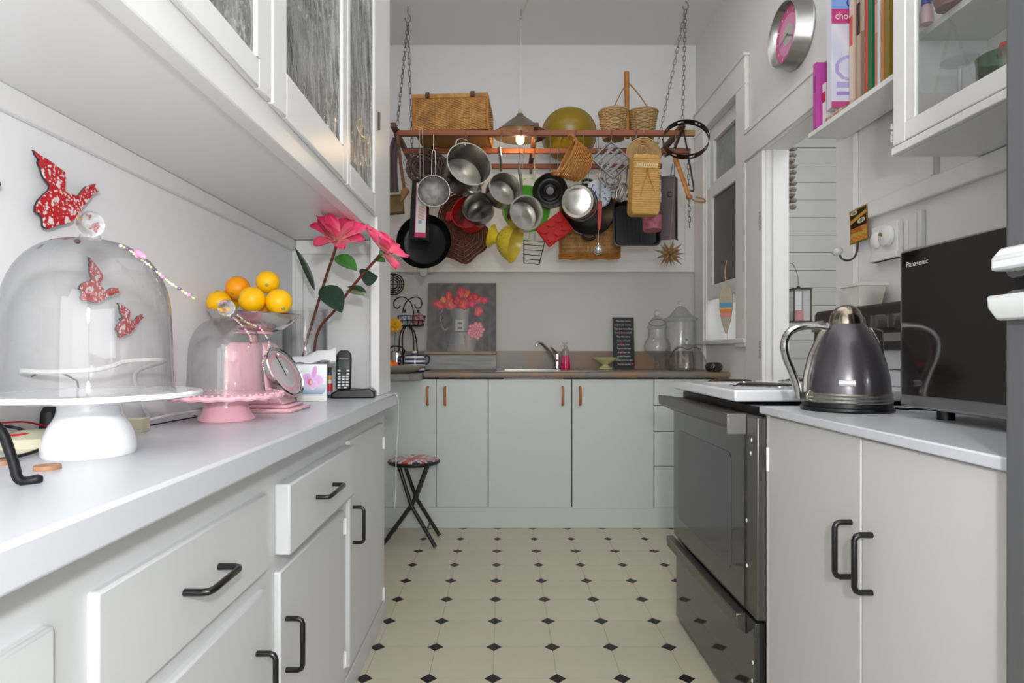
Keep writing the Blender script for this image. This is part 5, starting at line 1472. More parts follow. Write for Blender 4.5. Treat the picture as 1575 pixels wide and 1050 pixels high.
for z_, r_ in ((bz0, 0.075), ((bz0 + bz1) / 2, 0.083), (bz1, 0.088)):
    bsk.tube([(r_ * math.cos(2 * PI * k / N), r_ * 0.72 * math.sin(2 * PI * k / N), z_) for k in range(N)], 0.003, 6, True)
for k in range(14):
    a = 2 * PI * k / 14
    bsk.tube([(0.075 * math.cos(a), 0.054 * math.sin(a), bz0), (0.088 * math.cos(a), 0.0634 * math.sin(a), bz1)], 0.0024, 6)
for k in range(-2, 3): bsk.tube([(-0.07, k * 0.018, bz0), (0.07, k * 0.018, bz0)], 0.0022, 6)
bsk.build('basket', IRON, ws)
MB().cyl((0, 0, bz0 - 0.02), (0, 0, bz0 + 0.0), 0.006, n=10).build('collar', IRON, ws)
FLP = mat('pink_floral_glaze', '#c98f98', 0.25, var=('#8a4f60', 60, 0.12), coat=0.4)
WFL = mat('pale_floral_glaze', '#c9cbd0', 0.25, var=('#8f9bb4', 60, 0.1), coat=0.4)
for px, m, lb in ((639, FLP, 'pink floral lidded pot in the wire basket'), (616, WFL, 'pale floral lidded pot at left in the wire basket')):
    t = thing('lidded_pot', lb, 'pot', B0 + Vector((-0.042 if px < 630 else 0.042, 0, bz0 + 0.0028)))
    t.scale = (0.86, 0.86, 0.95)
    MB().lathe([(0, 0), (0.03, 0), (0.044, 0.015), (0.047, 0.032), (0.044, 0.045), (0, 0.045)], 32).build('pot_body', m, t)
    MB().lathe([(0.045, 0.0455), (0.041, 0.062), (0.028, 0.078), (0.01, 0.086), (0, 0.087)], 32).build('lid', m, t)
    MB().lathe([(0.012, 0.083), (0.011, 0.09), (0.006, 0.094), (0.008, 0.10), (0.004, 0.106), (0, 0.107)], 14).build('finial', DARKEDGE, t)
yf = thing('yellow_flower', 'yellow artificial flower tucked at left of the wire stand', 'flower', P(607, 500, 3.62))
YP = mat('yellow_petal', '#d2a010', 0.6)
ym = MB().sheet(lambda u, v: ((u - 0.5) * 0.032 * math.sin(PI * min(1, v * 0.9 + 0.08)), 0.052 * v, 0.012 * math.sin(PI * v)), 5, 6).mesh('petal', YP)
for ring, (n, tl) in enumerate(((9, 8), (7, 35), (5, 60))):
    for k in range(n):
        o = bpy.data.objects.new('petal', ym); o.parent = yf; col.objects.link(o)
        setrot(o, orient((0.25, -0.95, 0.1), (1, 0, 0)) @ Matrix.Rotation(2 * PI * k / n + ring, 3, 'Z') @ Matrix.Rotation(R(tl), 3, 'X'))
MB().ball((0, -0.006, 0), 0.011, 12).build('flower_centre', mat('yellow_centre', '#a8740c', 0.7), yf)
MB().tube(smooth_path([(0, 0.004, 0), (0.0, 0.03, -0.03), (-0.006, 0.04, -0.1), (-0.01, 0.05, GZT - yf.location.z + 0.002)]), 0.002, 6).build('stem', LEAFG, yf)
tv = thing('wire_trivet', 'black round trivet of wire rings hanging on the back wall', 'trivet', P(605, 437, 3.97))
for r_ in (0.03, 0.044, 0.057, 0.07):
    MB().tube([(r_ * math.cos(2 * PI * k / 36), 0, r_ * math.sin(2 * PI * k / 36)) for k in range(36)], 0.0038, 8, True).build('ring', IRON, tv)
MB().cyl((-0.072, 0, 0), (0.072, 0, 0), 0.003, n=8).cyl((0, 0, -0.072), (0, 0, 0.072), 0.003, n=8).cyl((0, 0, 0.055), (0, 0.026, 0.055), 0.0025, n=8).build('crossbar', IRON, tv)

# ============================================================ HANGING RACK
RZ = 2.22
RF, RM, RB = 3.28, 3.57, 3.86
rk = thing('hanging_rack', 'long reddish wooden pot rack of three rails hung on chains', 'rack', (0, 0, RZ))
for y, x0, x1 in ((RF, -0.585, 1.05), (RM, -0.60, 1.125), (RB, -0.60, 1.03)):
    r_ = MB().box(x0, x1, y - 0.013, y + 0.013, -0.015, 0.015).build('rail', RACK, rk, bevel=0.003)
    if y == RF: MB().box(1.0, 1.056, y - 0.0135, y + 0.0135, -0.0155, 0.0155).build('worn_end', mat('worn_rail_end', '#9a7a4a', 0.6), r_)
for x in (-0.60, 0.18, 0.98):
    m = MB().box(x - 0.014, x + 0.014, RF - 0.05, RB + 0.05, 0.0152, 0.042)
    m.build('cross_bar', RACKEND if x != 0.18 else RACKEND, rk, bevel=0.003)
for y in (RF, RM, RB):
    MB().box(0.172, 0.188, y - 0.016, y + 0.016, -0.045, -0.0152).build('bracket', RACKEND, rk, bevel=0.002)
HK = [(-0.563, 3.575), (1.075, 3.575)]
# chains: each link a piece of its own
LINK = MB().tube([(0.0072 * math.cos(a) , 0, 0.0125 * math.sin(a) + (0.007 if math.sin(a) > 0 else -0.007)) for a in [2 * PI * k / 14 for k in range(14)]], 0.0022, 6, True).mesh('link', mat('chain_steel', '#8d8880', 0.35, 0.9))
def chain(label, hook, ends, hookpart=True):
    t = thing('chain', label, 'chain', hook, None, 'rack chains')
    if hookpart:
        h = Vector(hook)
        pts = [Vector((0, 0, CZ - h.z)), Vector((0, 0, 0.05))] + [Vector((0.017 * math.sin(a), 0, 0.022 - 0.024 * math.cos(a) * 1.0)) for a in [PI - 0.4 - k * 0.55 for k in range(9)]]
        MB().tube(pts, 0.0032, 8).build('ceiling_hook', WIRE, t)
    for e in ends:
        v = Vector(e) - Vector(hook)
        n = max(2, int(round(v.length / 0.033)))
        z = v.normalized()
        for k in range(n):
            o = bpy.data.objects.new('link', LINK)
            o.parent = t
            o.location = v * ((k + 0.5) / n)
            setrot(o, orient(z, (1, 0.35, 0)) @ Matrix.Rotation(R(90) * (k % 2) + R(25), 3, 'Z'))
            col.objects.link(o)
    return t
chain('steel chain from ceiling hook to the left end of the rack', (-0.570, 3.55, 2.985), [(-0.585, RF, RZ + 0.045), (-0.59, RB, RZ + 0.045)])
chain('steel chain from ceiling hook to the right end of the rack', (1.075, 3.50, 3.03), [(0.99, RF, RZ + 0.045), (0.985, RB, RZ + 0.045)])
dcx = P(1061, 262, 3.40)
chain('loose end of chain dangling below the right end of the rack', (1.112, 3.57, RZ - 0.012), [(1.118, 3.56, 1.76)], False)

# pendant lamp
pd = thing('pendant_lamp', 'brown cone-shaded pendant lamp with glowing bulb above the rack', 'lamp', P(800, 208, 3.425))
SHD = mat('brown_lamp_shade', '#6e6458', 0.35, 0.4)
MB().lathe([(0.157, 0.0), (0.158, 0.002), (0.12, 0.032), (0.06, 0.082), (0.022, 0.110), (0.018, 0.122), (0, 0.123)], 56).build('shade', SHD, pd)
MB().lathe([(0.155, 0.0), (0.118, 0.030), (0.058, 0.080), (0.02, 0.107), (0, 0.109)], 56).build('shade_lining', mat('shade_lining', '#4a4038', 0.45), pd)
MB().cyl((0, 0, 0.02), (0, 0, 0.10), 0.014, n=16).build('socket', WHITEP, pd)
MB().lathe([(0, -0.052), (0.012, -0.050), (0.021, -0.04), (0.024, -0.026), (0.022, -0.008), (0.015, 0.01), (0.013, 0.02), (0, 0.02)], 20).build('bulb', mat('glowing_bulb', '#ffe0a8', 0.3, emit=('#ffcf85', 9.0)), pd)
MB().lathe([(0, 0.123), (0.012, 0.123), (0.011, 0.14), (0.005, 0.15), (0, 0.15)], 16).build('cap', mat('cord_cap', '#b5a890', 0.4), pd)
cz_top = CZ - pd.location.z
hk_ = Vector((0.01, 0.16, cz_top - 0.055))
MB().tube(smooth_path([(0, 0, 0.15), (0.003, 0.02, 0.4), (0.006, 0.10, 0.62), (0.01, 0.16, cz_top - 0.055), (0.04, 0.06, cz_top - 0.02), (0.05, -0.05, cz_top - 0.003)], 8), 0.0028, 6).build('cord', mat('pale_cord', '#cfc9bc', 0.5), pd)
MB().tube([(0.01, 0.16, cz_top), (0.01, 0.16, cz_top - 0.03), (0.016, 0.16, cz_top - 0.05), (0.01, 0.16, cz_top - 0.062), (0.003, 0.16, cz_top - 0.052)], 0.0028, 6).build('ceiling_hook', WIRE, pd)
lamp('bulb_light', 'POINT', tuple(pd.location + Vector((0, 0, -0.075))), 2.2, (1, 0.72, 0.40), 0.02)

# ---- things lying on the rack
RT = RZ + 0.0425       # top of the cross bars
RT1 = RZ + 0.0155      # top of the rails
hp_ = thing('wicker_hamper', 'honey wicker hamper with two leather hinges on top of the rack', 'basket', (-0.283, 3.43, RT1), (0, 0, R(-4)))
hw, hd, hh = 0.205, 0.15, 0.200
MB().box(-hw + .006, hw - .006, -hd + .006, hd - .006, 0.004, hh - 0.004).build('lining', mat('hamper_inside', '#8a6434', 0.7), hp_)
m = MB()
m.weave(lambda u, v: (-hw + 2 * hw * u, -hd, 0.004 + (hh - 0.03) * v), 26, 26, 0.0042, 0.0035, lambda u, v: (0, -1, 0))
m.weave(lambda u, v: (hw, -hd + 2 * hd * u, 0.004 + (hh - 0.03) * v), 26, 18, 0.0042, 0.0035, lambda u, v: (1, 0, 0))
m.weave(lambda u, v: (-hw, -hd + 2 * hd * u, 0.004 + (hh - 0.03) * v), 26, 18, 0.0042, 0.0035, lambda u, v: (-1, 0, 0))
tag(m.build('woven_sides', WICKER, hp_), kind='stuff')
m = MB()
for z in (0.006, hh - 0.028):
    for s_ in range(3): m.tube([(-hw, -hd, z + 0.004 * s_), (hw, -hd, z + 0.004 * s_), (hw, hd, z + 0.004 * s_), (-hw, hd, z + 0.004 * s_)], 0.0045, 6, True)
for x in (-hw, hw):
    for y in (-hd, hd): m.tube([(x, y, 0), (x, y, hh - 0.02)], 0.009, 8)
m.build('frame_canes', CANE, hp_)
ml = MB()
for s_ in range(4): ml.tube([(-hw - .004, -hd - .005, hh - 0.016 + .005 * s_), (hw + .004, -hd - .005, hh - 0.016 + .005 * s_), (hw + .004, hd, hh - 0.016 + .005 * s_), (-hw - .004, hd, hh - 0.016 + .005 * s_)], 0.0045, 6, True)
ml.box(-hw, hw, -hd, hd, hh - 0.012, hh)
ml.build('lid', WICKER, hp_)
for x in (-0.125, 0.125): MB().box(x - 0.012, x + 0.012, -hd - 0.014, -hd + 0.03, hh - 0.02, hh + 0.012).build('leather_hinge', mat('hinge_leather', '#4a2c22', 0.6), hp_, bevel=0.004)

YB = mat('olive_yellow_plastic', '#8d7414', 0.3, coat=0.2, sss=0.0)
yb = thing('yellow_bowl', 'large olive yellow plastic bowl standing on edge on the rack', 'bowl', P(875, 214, 3.70), orient((0.08, 0.78, 0.62), (1, 0, 0)))
MB().lathe([(0, -0.075), (0.055, -0.075), (0.058, -0.072), (0.10, -0.062), (0.14, -0.03), (0.162, 0.03), (0.170, 0.07), (0.175, 0.074), (0.17, 0.078), (0.165, 0.07), (0.156, 0.03), (0.135, -0.025), (0.095, -0.055), (0, -0.07)], 64).build('bowl_shell', YB, yb)
MB().lathe([(0.05, -0.079), (0.056, -0.079), (0.056, -0.074), (0.05, -0.074)], 48, closed=True).build('foot_ring', YB, yb)

tb_ = thing('twin_bottle_baskets', 'pair of tall pale woven bottle baskets joined by a cane pole handle', 'basket', P(966, 222, 3.43) , (0, 0, R(3)))
zb = RT1 - tb_.location.z
for x, tilt in ((-0.085, -2), (0.085, 3)):
    def S(u, v, x=x): 
        r_ = 0.058 + 0.026 * v
        return (x + r_ * math.cos(2 * PI * u), r_ * math.sin(2 * PI * u), zb + 0.002 + 0.155 * v)
    m = MB().weave(S, 23, 22, 0.0032, 0.0028, lambda u, v: (math.cos(2 * PI * u), math.sin(2 * PI * u), 0), True)
    bo_ = m.build('woven_basket', WICKER_L, tb_); tag(bo_, kind='stuff')
    MB().lathe([(0, zb + 0.003), (0.055, zb + 0.003), (0.081, zb + 0.15), (0.079, zb + 0.15), (0.053, zb + 0.008), (0, zb + 0.008)], 28, Matrix.Translation((x, 0, 0))).build('basket_core', mat('basket_core', '#8a6c42', 0.8), tb_)
    MB().tube([(x + 0.085 * math.cos(2 * PI * k / 28), 0.085 * math.sin(2 * PI * k / 28), zb + 0.158) for k in range(28)], 0.006, 6, True).build('rim', WICKER_L, tb_)
    MB().tube(smooth_path([(x * 1.4, -0.06, zb + 0.13), (x * 0.95, -0.05, zb + 0.20), (x * 0.45, -0.02, zb + 0.28), (0, 0.0, zb + 0.335)]), 0.0035, 6).build('strap', CANE, tb_)
MB().cyl((-0.012, -0.03, zb + 0.0), (-0.014, -0.02, zb + 0.385), 0.0125, 0.015, 14).build('pole_handle', CANE, tb_)

# ============================================================ THINGS HANGING FROM THE RACK
def hang(t, top, bottom, m=WIRE, r=0.002):
    """an S-hook from a rail point to the thing, as a part of it"""
    a, b = Vector(top), Vector(bottom)
    pts = [a + Vector((0, 0.016, -0.012)), a + Vector((0, 0.014, 0.010)), a + Vector((0, 0, 0.0185)), a + Vector((0, -0.0155, 0.010)), a.lerp(b, 0.3) + Vector((0, -0.015, 0)), b + Vector((0, 0, 0.008)), b + Vector((0, 0.004, -0.003)), b + Vector((0, 0.012, 0.004))]
    return wire('hook', t, pts, r, m)
def rail(px, y): return Vector(((px - 774) / F * y, y, RZ))
def pan(name, label, cat, px, py, d, n, xh, prof, m, group=None, k=48):
    t = thing(name, label, cat, P(px, py, d), orient(n, xh), group)
    MB().lathe(prof, k).build('body', m, t)
    return t
def potprof(r, h, t=0.002, lip=0.004):
    return [(0, -h), (r * 0.93, -h), (r * 0.98, -h + 0.006), (r, -h + 0.02), (r, -0.004), (r + lip, 0), (r + lip, 0.0015), (r - t, 0.0015), (r - t, -h + 0.018), (r * 0.93 - t, -h + t), (0, -h + t)]
PG = 'steel saucepans on the rack'
UP = (0, -0.3, 0.95)
# stock pot
t = pan('stock_pot', 'largest steel stock pot with loop handles, tilted open', 'pot', 722, 252, 3.14, (0.36, -0.90, 0.24), (-0.2, 0.0, 1), potprof(0.121, 0.135), BRUSHED, PG, 64)
for s_ in (1, -1):
    MB().tube(smooth_path([(s_ * 0.119, -0.035, -0.028), (s_ * 0.142, -0.034, -0.020), (s_ * 0.153, -0.02, -0.016), (s_ * 0.156, 0, -0.014), (s_ * 0.153, 0.02, -0.016), (s_ * 0.142, 0.034, -0.020), (s_ * 0.119, 0.035, -0.028)]), 0.005, 8).build('handle', STEEL, t)
hang(t, rail(717, RF), P(715, 222, 3.16))
def sauce(label, px, py, d, n, xh, r, h, hl, hook=None, tilt=0.25):
    t = pan('saucepan', label, 'saucepan', px, py, d, n, xh, potprof(r, h), BRUSHED, PG)
    if hl:
        pts = [(r - 0.002, 0, -0.022), (r + 0.02, 0, -0.014), (r + hl * 0.5, 0, hl * tilt * 0.3), (r + hl, 0, hl * tilt * 0.5)]
        MB().tube(smooth_path(pts, 5), [0.006 + 0.005 * min(1, k / 8) for k in range(16)], 10, flat=0.55).build('handle', STEEL, t)
        if hook:
            M = Matrix.Translation(t.location) @ orient(n, xh).to_4x4()
            hang(t, hook, M @ Vector((r + hl - 0.008, 0, hl * tilt * 0.5)))
    return t
sauce('small steel saucepan facing up-left below the stock pot', 734, 318, 3.29, (-0.22, -0.94, 0.18), (0.75, 0.1, 0.65), 0.083, 0.075, 0.0)
sauce('medium steel saucepan with handle straight up, right of stock pot', 777, 289, 3.16, (0.32, -0.90, 0.18), (-0.12, 0.0, 1), 0.088, 0.085, 0.135, rail(772, RF))
sauce('steel saucepan in front of the green colander', 810, 327, 3.04, (0.26, -0.93, 0.02), (-0.22, 0.0, 1), 0.086, 0.085, 0.155, rail(802, RF))
# pot showing its base
t = pan('saucepan', 'steel saucepan hung with its shiny round base to the room', 'saucepan', 893, 313, 3.27, (0.28, 0.93, 0.12), (0, 0, 1), potprof(0.092, 0.10), BRUSHED, PG)
MB().lathe([(0, -0.1005), (0.070, -0.1005), (0.072, -0.1015), (0.070, -0.1025), (0, -0.1025)], 40).build('base_plate', mat('bright_base', '#dedbd6', 0.22, 1.0, bump=(160, 0.15)), t)
hang(t, rail(897, RF), P(899, 279, 3.27))
# sieve
t = thing('sieve', 'round fine-mesh steel sieve with double wire handle at the left', 'sieve', P(667, 294, 3.10), orient((0.10, -0.97, 0.1), (0, 0, 1)))
MESHM = mat('wire_mesh', '#a09e98', 0.4, 0.7, bump=(420, 0.8), var=('#77746e', 30, 0.2))
MB().lathe([(0.083, 0.0), (0.075, -0.018), (0.05, -0.036), (0.02, -0.044), (0, -0.045)], 48).build('mesh_bowl', MESHM, t)
MB().tube([(0.084 * math.cos(2 * PI * k / 48), 0.084 * math.sin(2 * PI * k / 48), 0) for k in range(48)], 0.0038, 8, True).build('rim', WIRE, t)
for s_ in (-1, 1): MB().tube([(0.083, s_ * 0.011, 0), (0.14, s_ * 0.010, 0), (0.215, s_ * 0.008, 0.0), (0.228, 0, 0.0)], 0.0028, 8).build('handle_wire', STEEL, t)
MB().tube([(0.226, 0, 0), (0.30, 0.0, 0.022)], 0.0015, 6).build('hook', WIRE, t)
# frying pan
t = pan('frying_pan', 'round black frying pan with pour tab, hanging lowest at left', 'pan', 652, 371, 3.26, (-0.04, -0.99, 0.10), (0, 0, 1),
        [(0, -0.04), (0.118, -0.04), (0.128, -0.034), (0.149, 0.0), (0.153, 0.002), (0.150, 0.004), (0.122, -0.032), (0.112, -0.036), (0, -0.036)], BLACKMETAL)
MB().prism([(-0.15, -0.026), (-0.185, -0.018), (-0.198, -0.012), (-0.198, 0.012), (-0.185, 0.018), (-0.15, 0.026)], -0.004, 0.003).build('pour_tab', mat('grey_tab', '#8d8a84', 0.4, 0.4), t, bevel=0.003)
MB().prism([(0.148, -0.012), (0.22, -0.014), (0.33, -0.016), (0.34, 0.0), (0.33, 0.016), (0.22, 0.014), (0.148, 0.012)], -0.008, 0.008).build('handle', BLACKP, t, bevel=0.004)
wire('hook', t, [P(652, 283, 3.28), P(651, 240, 3.28), P(650, 215, 3.262), rail(650, RF) + Vector((0, -0.017, -0.005)), rail(650, RF) + Vector((0, -0.012, 0.018)), rail(650, RF) + Vector((0, 0.012, 0.018))], 0.002, WIRE)
# tin with label
t = thing('black_tin', 'tall black tin with white and pink label hanging in front of frying pan', 'tin', P(645, 322, 3.19), (R(4), R(4), R(-8)))
MB().prism([(-0.048, 0.155), (0.03, 0.155), (0.048, -0.16), (-0.052, -0.16)], -0.0, 0.06, ax='y').build('tin_body', mat('black_tinplate', '#141416', 0.35), t, bevel=0.003)
def label_c(u, v):
    if u < 0.08 or v < 0.09 or v > 0.985: return hx('#b53a62')
    if u > 0.97: return hx('#b53a62')
    c = hx('#d8d6d8')
    if abs(v - 0.45) < 0.13 and 0.25 < u < 0.85: c = mixc(c, hx('#c98a72'), 0.7 * abs(math.sin(v * 60 + u * 5)))
    if abs(v - 0.72) < 0.05 and 0.2 < u < 0.8: c = mixc(c, hx('#c2603c'), abs(math.sin(u * 24)) * 0.8)
    if abs(v - 0.28) < 0.03 and 0.3 < u < 0.6: c = hx('#8aa0b4')
    return c
prints('paper_label', t, PRINT, 30, 80, lambda u, v: (-0.022 + 0.062 * u + 0.004 * (0.5 - v), -0.0008, -0.148 + 0.29 * v), label_c)
wire('hook', t, [P(646, 279, 3.20), P(646, 240, 3.22), rail(646, RF) + Vector((0, -0.018, -0.006)), rail(646, RF) + Vector((0, -0.01, 0.019)), rail(646, RF) + Vector((0, 0.012, 0.018))], 0.0016, WIRE)
# vine tangle
t = thing('vine_wreath', 'dark tangled vine and wire wreath behind the sieve', 'wreath', P(659, 258, 3.42))
m = MB()
rr = random.Random(11)
for k in range(46):
    a0, ph, rad_ = rr.random() * 6.28, rr.random() * 6.28, 0.05 + rr.random() * 0.055
    pts = []
    for i in range(16):
        a = a0 + i * 0.27
        q_ = rad_ + 0.014 * math.sin(3 * a + ph)
        pts.append((q_ * math.cos(a) * 1.12, 0.026 * math.sin(2 * a + ph), q_ * math.sin(a) * 0.95))
    m.tube(pts, 0.0026 + 0.0014 * rr.random(), 5)
tag(m.build('vines', mat('dark_vine', '#43302a', 0.6, var=('#6b5144', 60, 0.3)), t), kind='stuff')
MB().ball((0, 0.01, 0), 0.07, 16, (1, 0.25, 0.85)).build('core', mat('vine_core', '#2e201b', 0.8), t)
m = MB()
for c_, r_ in (((-0.125, 0, 0.03), 0.02), ((-0.135, 0, -0.03), 0.022), ((-0.11, -0.01, -0.075), 0.026), ((-0.06, -0.02, -0.1), 0.03)):
    m.tube(arc(c_, r_, 0, 5.2, 18, (1, 0, 0), (0, 0, 1)), 0.0016, 5)
m.build('wire_curls', WIRE, t)
hang(t, rail(660, RM), P(660, 247, 3.50))
# dark woven tray
t = thing('dark_woven_tray', 'reddish brown woven tray with scalloped lower edge behind the small saucepan', 'tray', P(709, 350, 3.49), (0, R(-8), 0))
def tray_out(n=40):
    pts = []
    for k in range(n):
        a = 2 * PI * k / n
        x, z = math.cos(a), math.sin(a)
        wv = 1 + (0.05 * math.sin(7 * a) if z < 0 else 0)
        pts.append((0.165 * x * wv * (1 if z < 0 else 0.80), 0.205 * z * wv))
    return pts
to = tray_out()
MB().prism([(a * 0.97, b * 0.97) for a, b in to], 0.004, 0.018, ax='y').build('tray_core', mat('tray_core', '#4a291b', 0.7), t, smooth=None)
m = MB()
for ring in range(1, 15):
    f_ = ring / 14
    m.tube([(a * f_, -0.004 * math.sin(k * PI * 0.5 + ring * PI) + (0.0 if f_ < 0.8 else -0.06 * (f_ - 0.8)), b * f_ - 0.02 * (1 - f_)) for k, (a, b) in enumerate(to)], 0.0050, 5, True)
for k in range(0, 40, 2):
    a, b = to[k]
    m.tube([(a * f_, -0.003, b * f_ - 0.02 * (1 - f_)) for f_ in (0.05, 0.3, 0.6, 0.8, 1.0)], 0.0032, 5)
tag(m.build('weave', WICKER_D, t), kind='stuff')
hang(t, rail(712, RM), P(706, 300, 3.47))
# red casserole
t = pan('red_pot', 'red enamel pot mostly hidden behind the small steel saucepan', 'pot', 720, 325, 3.395, (-0.30, -0.92, 0.25), (1, 0, 0), potprof(0.100, 0.085), mat('red_enamel', '#b3201f', 0.25, coat=0.4))
for s_ in (1, -1): MB().box(s_ * 0.105, s_ * 0.145, -0.03, 0.03, -0.03, -0.012).build('handle', bpy.data.materials['red_enamel'], t, bevel=0.008)
hang(t, rail(724, RM), P(722, 290, 3.37))
# green colander
GRN = mat('bright_green_metal', '#4fa02c', 0.35, coat=0.2)
t = pan('green_colander', 'flat bright green enamel colander with wire loop handles', 'colander', 809, 321, 3.395, (0.05, -0.98, 0.06), (0.15, 0, 1),
        [(0, -0.055), (0.08, -0.05), (0.118, -0.02), (0.134, 0.0), (0.139, 0.002), (0.134, 0.004), (0.115, -0.016), (0.078, -0.046), (0, -0.051)], GRN)
for s_ in (1, -1):
    MB().tube(smooth_path([(s_ * 0.134, -0.042, 0.002), (s_ * 0.165, -0.040, 0.004), (s_ * 0.178, -0.02, 0.006), (s_ * 0.18, 0, 0.007), (s_ * 0.178, 0.02, 0.006), (s_ * 0.165, 0.040, 0.004), (s_ * 0.134, 0.042, 0.002)]), 0.003, 6).build('handle', mat('pale_green_wire', '#9cc46a', 0.35), t)
hang(t, rail(806, RM), P(802, 273, 3.38))
# yellow colander
YEL = mat('lemon_enamel', '#c9b02c', 0.3, coat=0.3)
t = thing('yellow_colander', 'yellow enamel footed colander hanging sideways below the saucepans', 'colander', P(770, 367, 3.26), orient((0.90, -0.28, -0.30), (0, 0, 1)))
MB().lathe([(0.02, -0.012), (0.055, 0.0), (0.085, 0.03), (0.104, 0.068), (0.110, 0.088), (0.115, 0.09), (0.109, 0.091), (0.101, 0.068), (0.082, 0.032), (0.053, 0.004), (0.018, -0.008)], 48, closed=True).build('colander_bowl', YEL, t)
MB().lathe([(0.035, -0.012), (0.032, -0.022), (0.048, -0.046), (0.068, -0.056), (0.066, -0.058), (0.044, -0.049), (0.028, -0.024), (0.031, -0.012)], 40, closed=True).build('foot', YEL, t)
m = MB()
for ring in range(3):
    for k in range(14 + 3 * ring):
        a = 2 * PI * k / (14 + 3 * ring)
        r_, z_ = ((0.066, 0.0095), (0.083, 0.0265), (0.097, 0.050))[ring]
        m.ball((r_ * math.cos(a), r_ * math.sin(a), z_), 0.0022, 6)
tag(m.build('drain_holes', mat('hole_dark', '#6a5a18', 0.7), t), kind='stuff')
MB().tube(smooth_path([(0.11, -0.03, 0.09), (0.135, -0.025, 0.092), (0.142, 0, 0.093), (0.135, 0.025, 0.092), (0.11, 0.03, 0.09)]), 0.003, 6).build('handle', WIRE, t)
wire('hook', t, [P(776, 336, 3.27), P(770, 300, 3.40), P(768, 260, 3.52), rail(767, RM) + Vector((0, -0.017, -0.005)), rail(767, RM) + Vector((0, -0.012, 0.018)), rail(767, RM) + Vector((0, 0.012, 0.018))], 0.0016, WIRE)
# toast rack
t = thing('toast_rack', 'small black wire rack with tapered frame hanging under the green colander', 'rack', P(820, 388, 3.40), (0, R(4), 0))
m = MB().tube([(-0.058, 0, 0.065), (0.062, 0, 0.065), (0.040, 0, -0.066), (-0.048, 0, -0.066)], 0.0036, 6, True)
m.build('frame', IRON, t)
for z in (0.04, 0.012, -0.016, -0.042): MB().cyl((-0.055 + (0.065 - z) * 0.06, 0, z), (0.058 - (0.065 - z) * 0.16, 0, z), 0.0024, n=6).build('bar', IRON, t)
wire('hook', t, [P(822, 371, 3.40), P(824, 340, 3.46), P(822, 270, 3.52), rail(822, RM) + Vector((0, -0.018, -0.004)), rail(822, RM) + Vector((0, -0.01, 0.019)), rail(822, RM) + Vector((0, 0.012, 0.018))], 0.0016, WIRE)
# black ring tin
t = pan('black_ring_tin', 'round black ridged baking tin facing the room', 'baking tin', 846, 294, 3.345, (-0.05, -0.98, -0.12), (0, 0, 1),
        [(0, 0.012), (0.022, 0.014), (0.03, 0.006), (0.038, 0.004), (0.046, 0.012), (0.052, 0.014), (0.060, 0.004), (0.07, 0.002), (0.082, 0.012), (0.095, 0.018), (0.099, 0.014), (0.094, -0.02), (0.085, -0.03), (0, -0.03)], BLACKMETAL)
hang(t, rail(846, RF), P(846, 269, 3.345))
# red mould
t = thing('red_mould', 'red silicone baking mould with raised animal shapes, hung askew', 'baking mould', P(853, 352, 3.34), orient((0.0, -1, 0.08), (0.80, 0, 0.60)))
RS = mat('red_silicone', '#ac1414', 0.45, spec=0.25)
MB().box(-0.088, 0.088, -0.066, 0.066, -0.012, 0.0).build('mould_sheet', RS, t, bevel=0.008)
for cx, cy, r_ in ((-0.055, 0.028, 0.024), (-0.05, -0.034, 0.024), (0.0, 0.034, 0.022), (0.005, -0.03, 0.026), (0.055, 0.03, 0.024), (0.056, -0.03, 0.026)):
    pts = [(cx + r_ * (1 + 0.22 * math.sin(5 * 2 * PI * k / 30 + cx * 90)) * math.cos(2 * PI * k / 30), cy + r_ * (1 + 0.22 * math.sin(4 * 2 * PI * k / 30)) * 0.9 * math.sin(2 * PI * k / 30)) for k in range(30)]
    MB().prism(pts, 0.0, 0.008).build('raised_shape', RS, t, bevel=0.002)
wire('hook', t, [P(858, 329, 3.345), P(860, 300, 3.42), P(858, 262, 3.54), rail(858, RM) + Vector((0, -0.018, -0.004)), rail(858, RM) + Vector((0, -0.01, 0.019)), rail(858, RM) + Vector((0, 0.012, 0.018))], 0.0016, WIRE)
# small cane basket
NB = (-0.82, -0.22, 0.40)
t = thing('cane_basket', 'small oval golden cane basket with two loop handles, hung at a slant', 'basket', P(873, 243, 3.10), orient(NB, (0.42, 0.05, 0.9)))
LA, LB, LD = 0.100, 0.070, 0.118
def SB(u, v):
    a = 2 * PI * u
    k = 0.60 + 0.40 * math.sin(PI / 2 * v) ** 0.6
    return (LA * k * math.cos(a), LB * k * math.sin(a), -LD + LD * v)
m = MB().weave(SB, 13, 15, 0.0036, 0.0034, lambda u, v: (math.cos(2 * PI * u), math.sin(2 * PI * u), 0), True)
for k in range(-7, 8):
    y = k * 0.0056
    x = LA * 0.60 * math.sqrt(max(0.02, 1 - (y / (LB * 0.62)) ** 2))
    m.tube([(-x, y, -LD), (-x * 0.3, y, -LD - 0.006), (x * 0.3, y, -LD - 0.006), (x, y, -LD)], 0.0036, 5)
tag(m.build('weave', CANE, t), kind='stuff')
MB().tube([(LA * 1.02 * math.cos(2 * PI * k / 40), LB * 1.03 * math.sin(2 * PI * k / 40), 0.002) for k in range(40)], 0.0062, 8, True).build('rim', CANE, t)
for s_ in (1, -1):
    MB().tube(smooth_path([(s_ * 0.088, -0.034, 0.0), (s_ * 0.104, -0.03, 0.030), (s_ * 0.110, 0, 0.044), (s_ * 0.104, 0.03, 0.030), (s_ * 0.088, 0.034, 0.0)]), 0.0065, 8).build('handle', CANE, t)
hang(t, rail(886, RF), P(883, 217, 3.16))
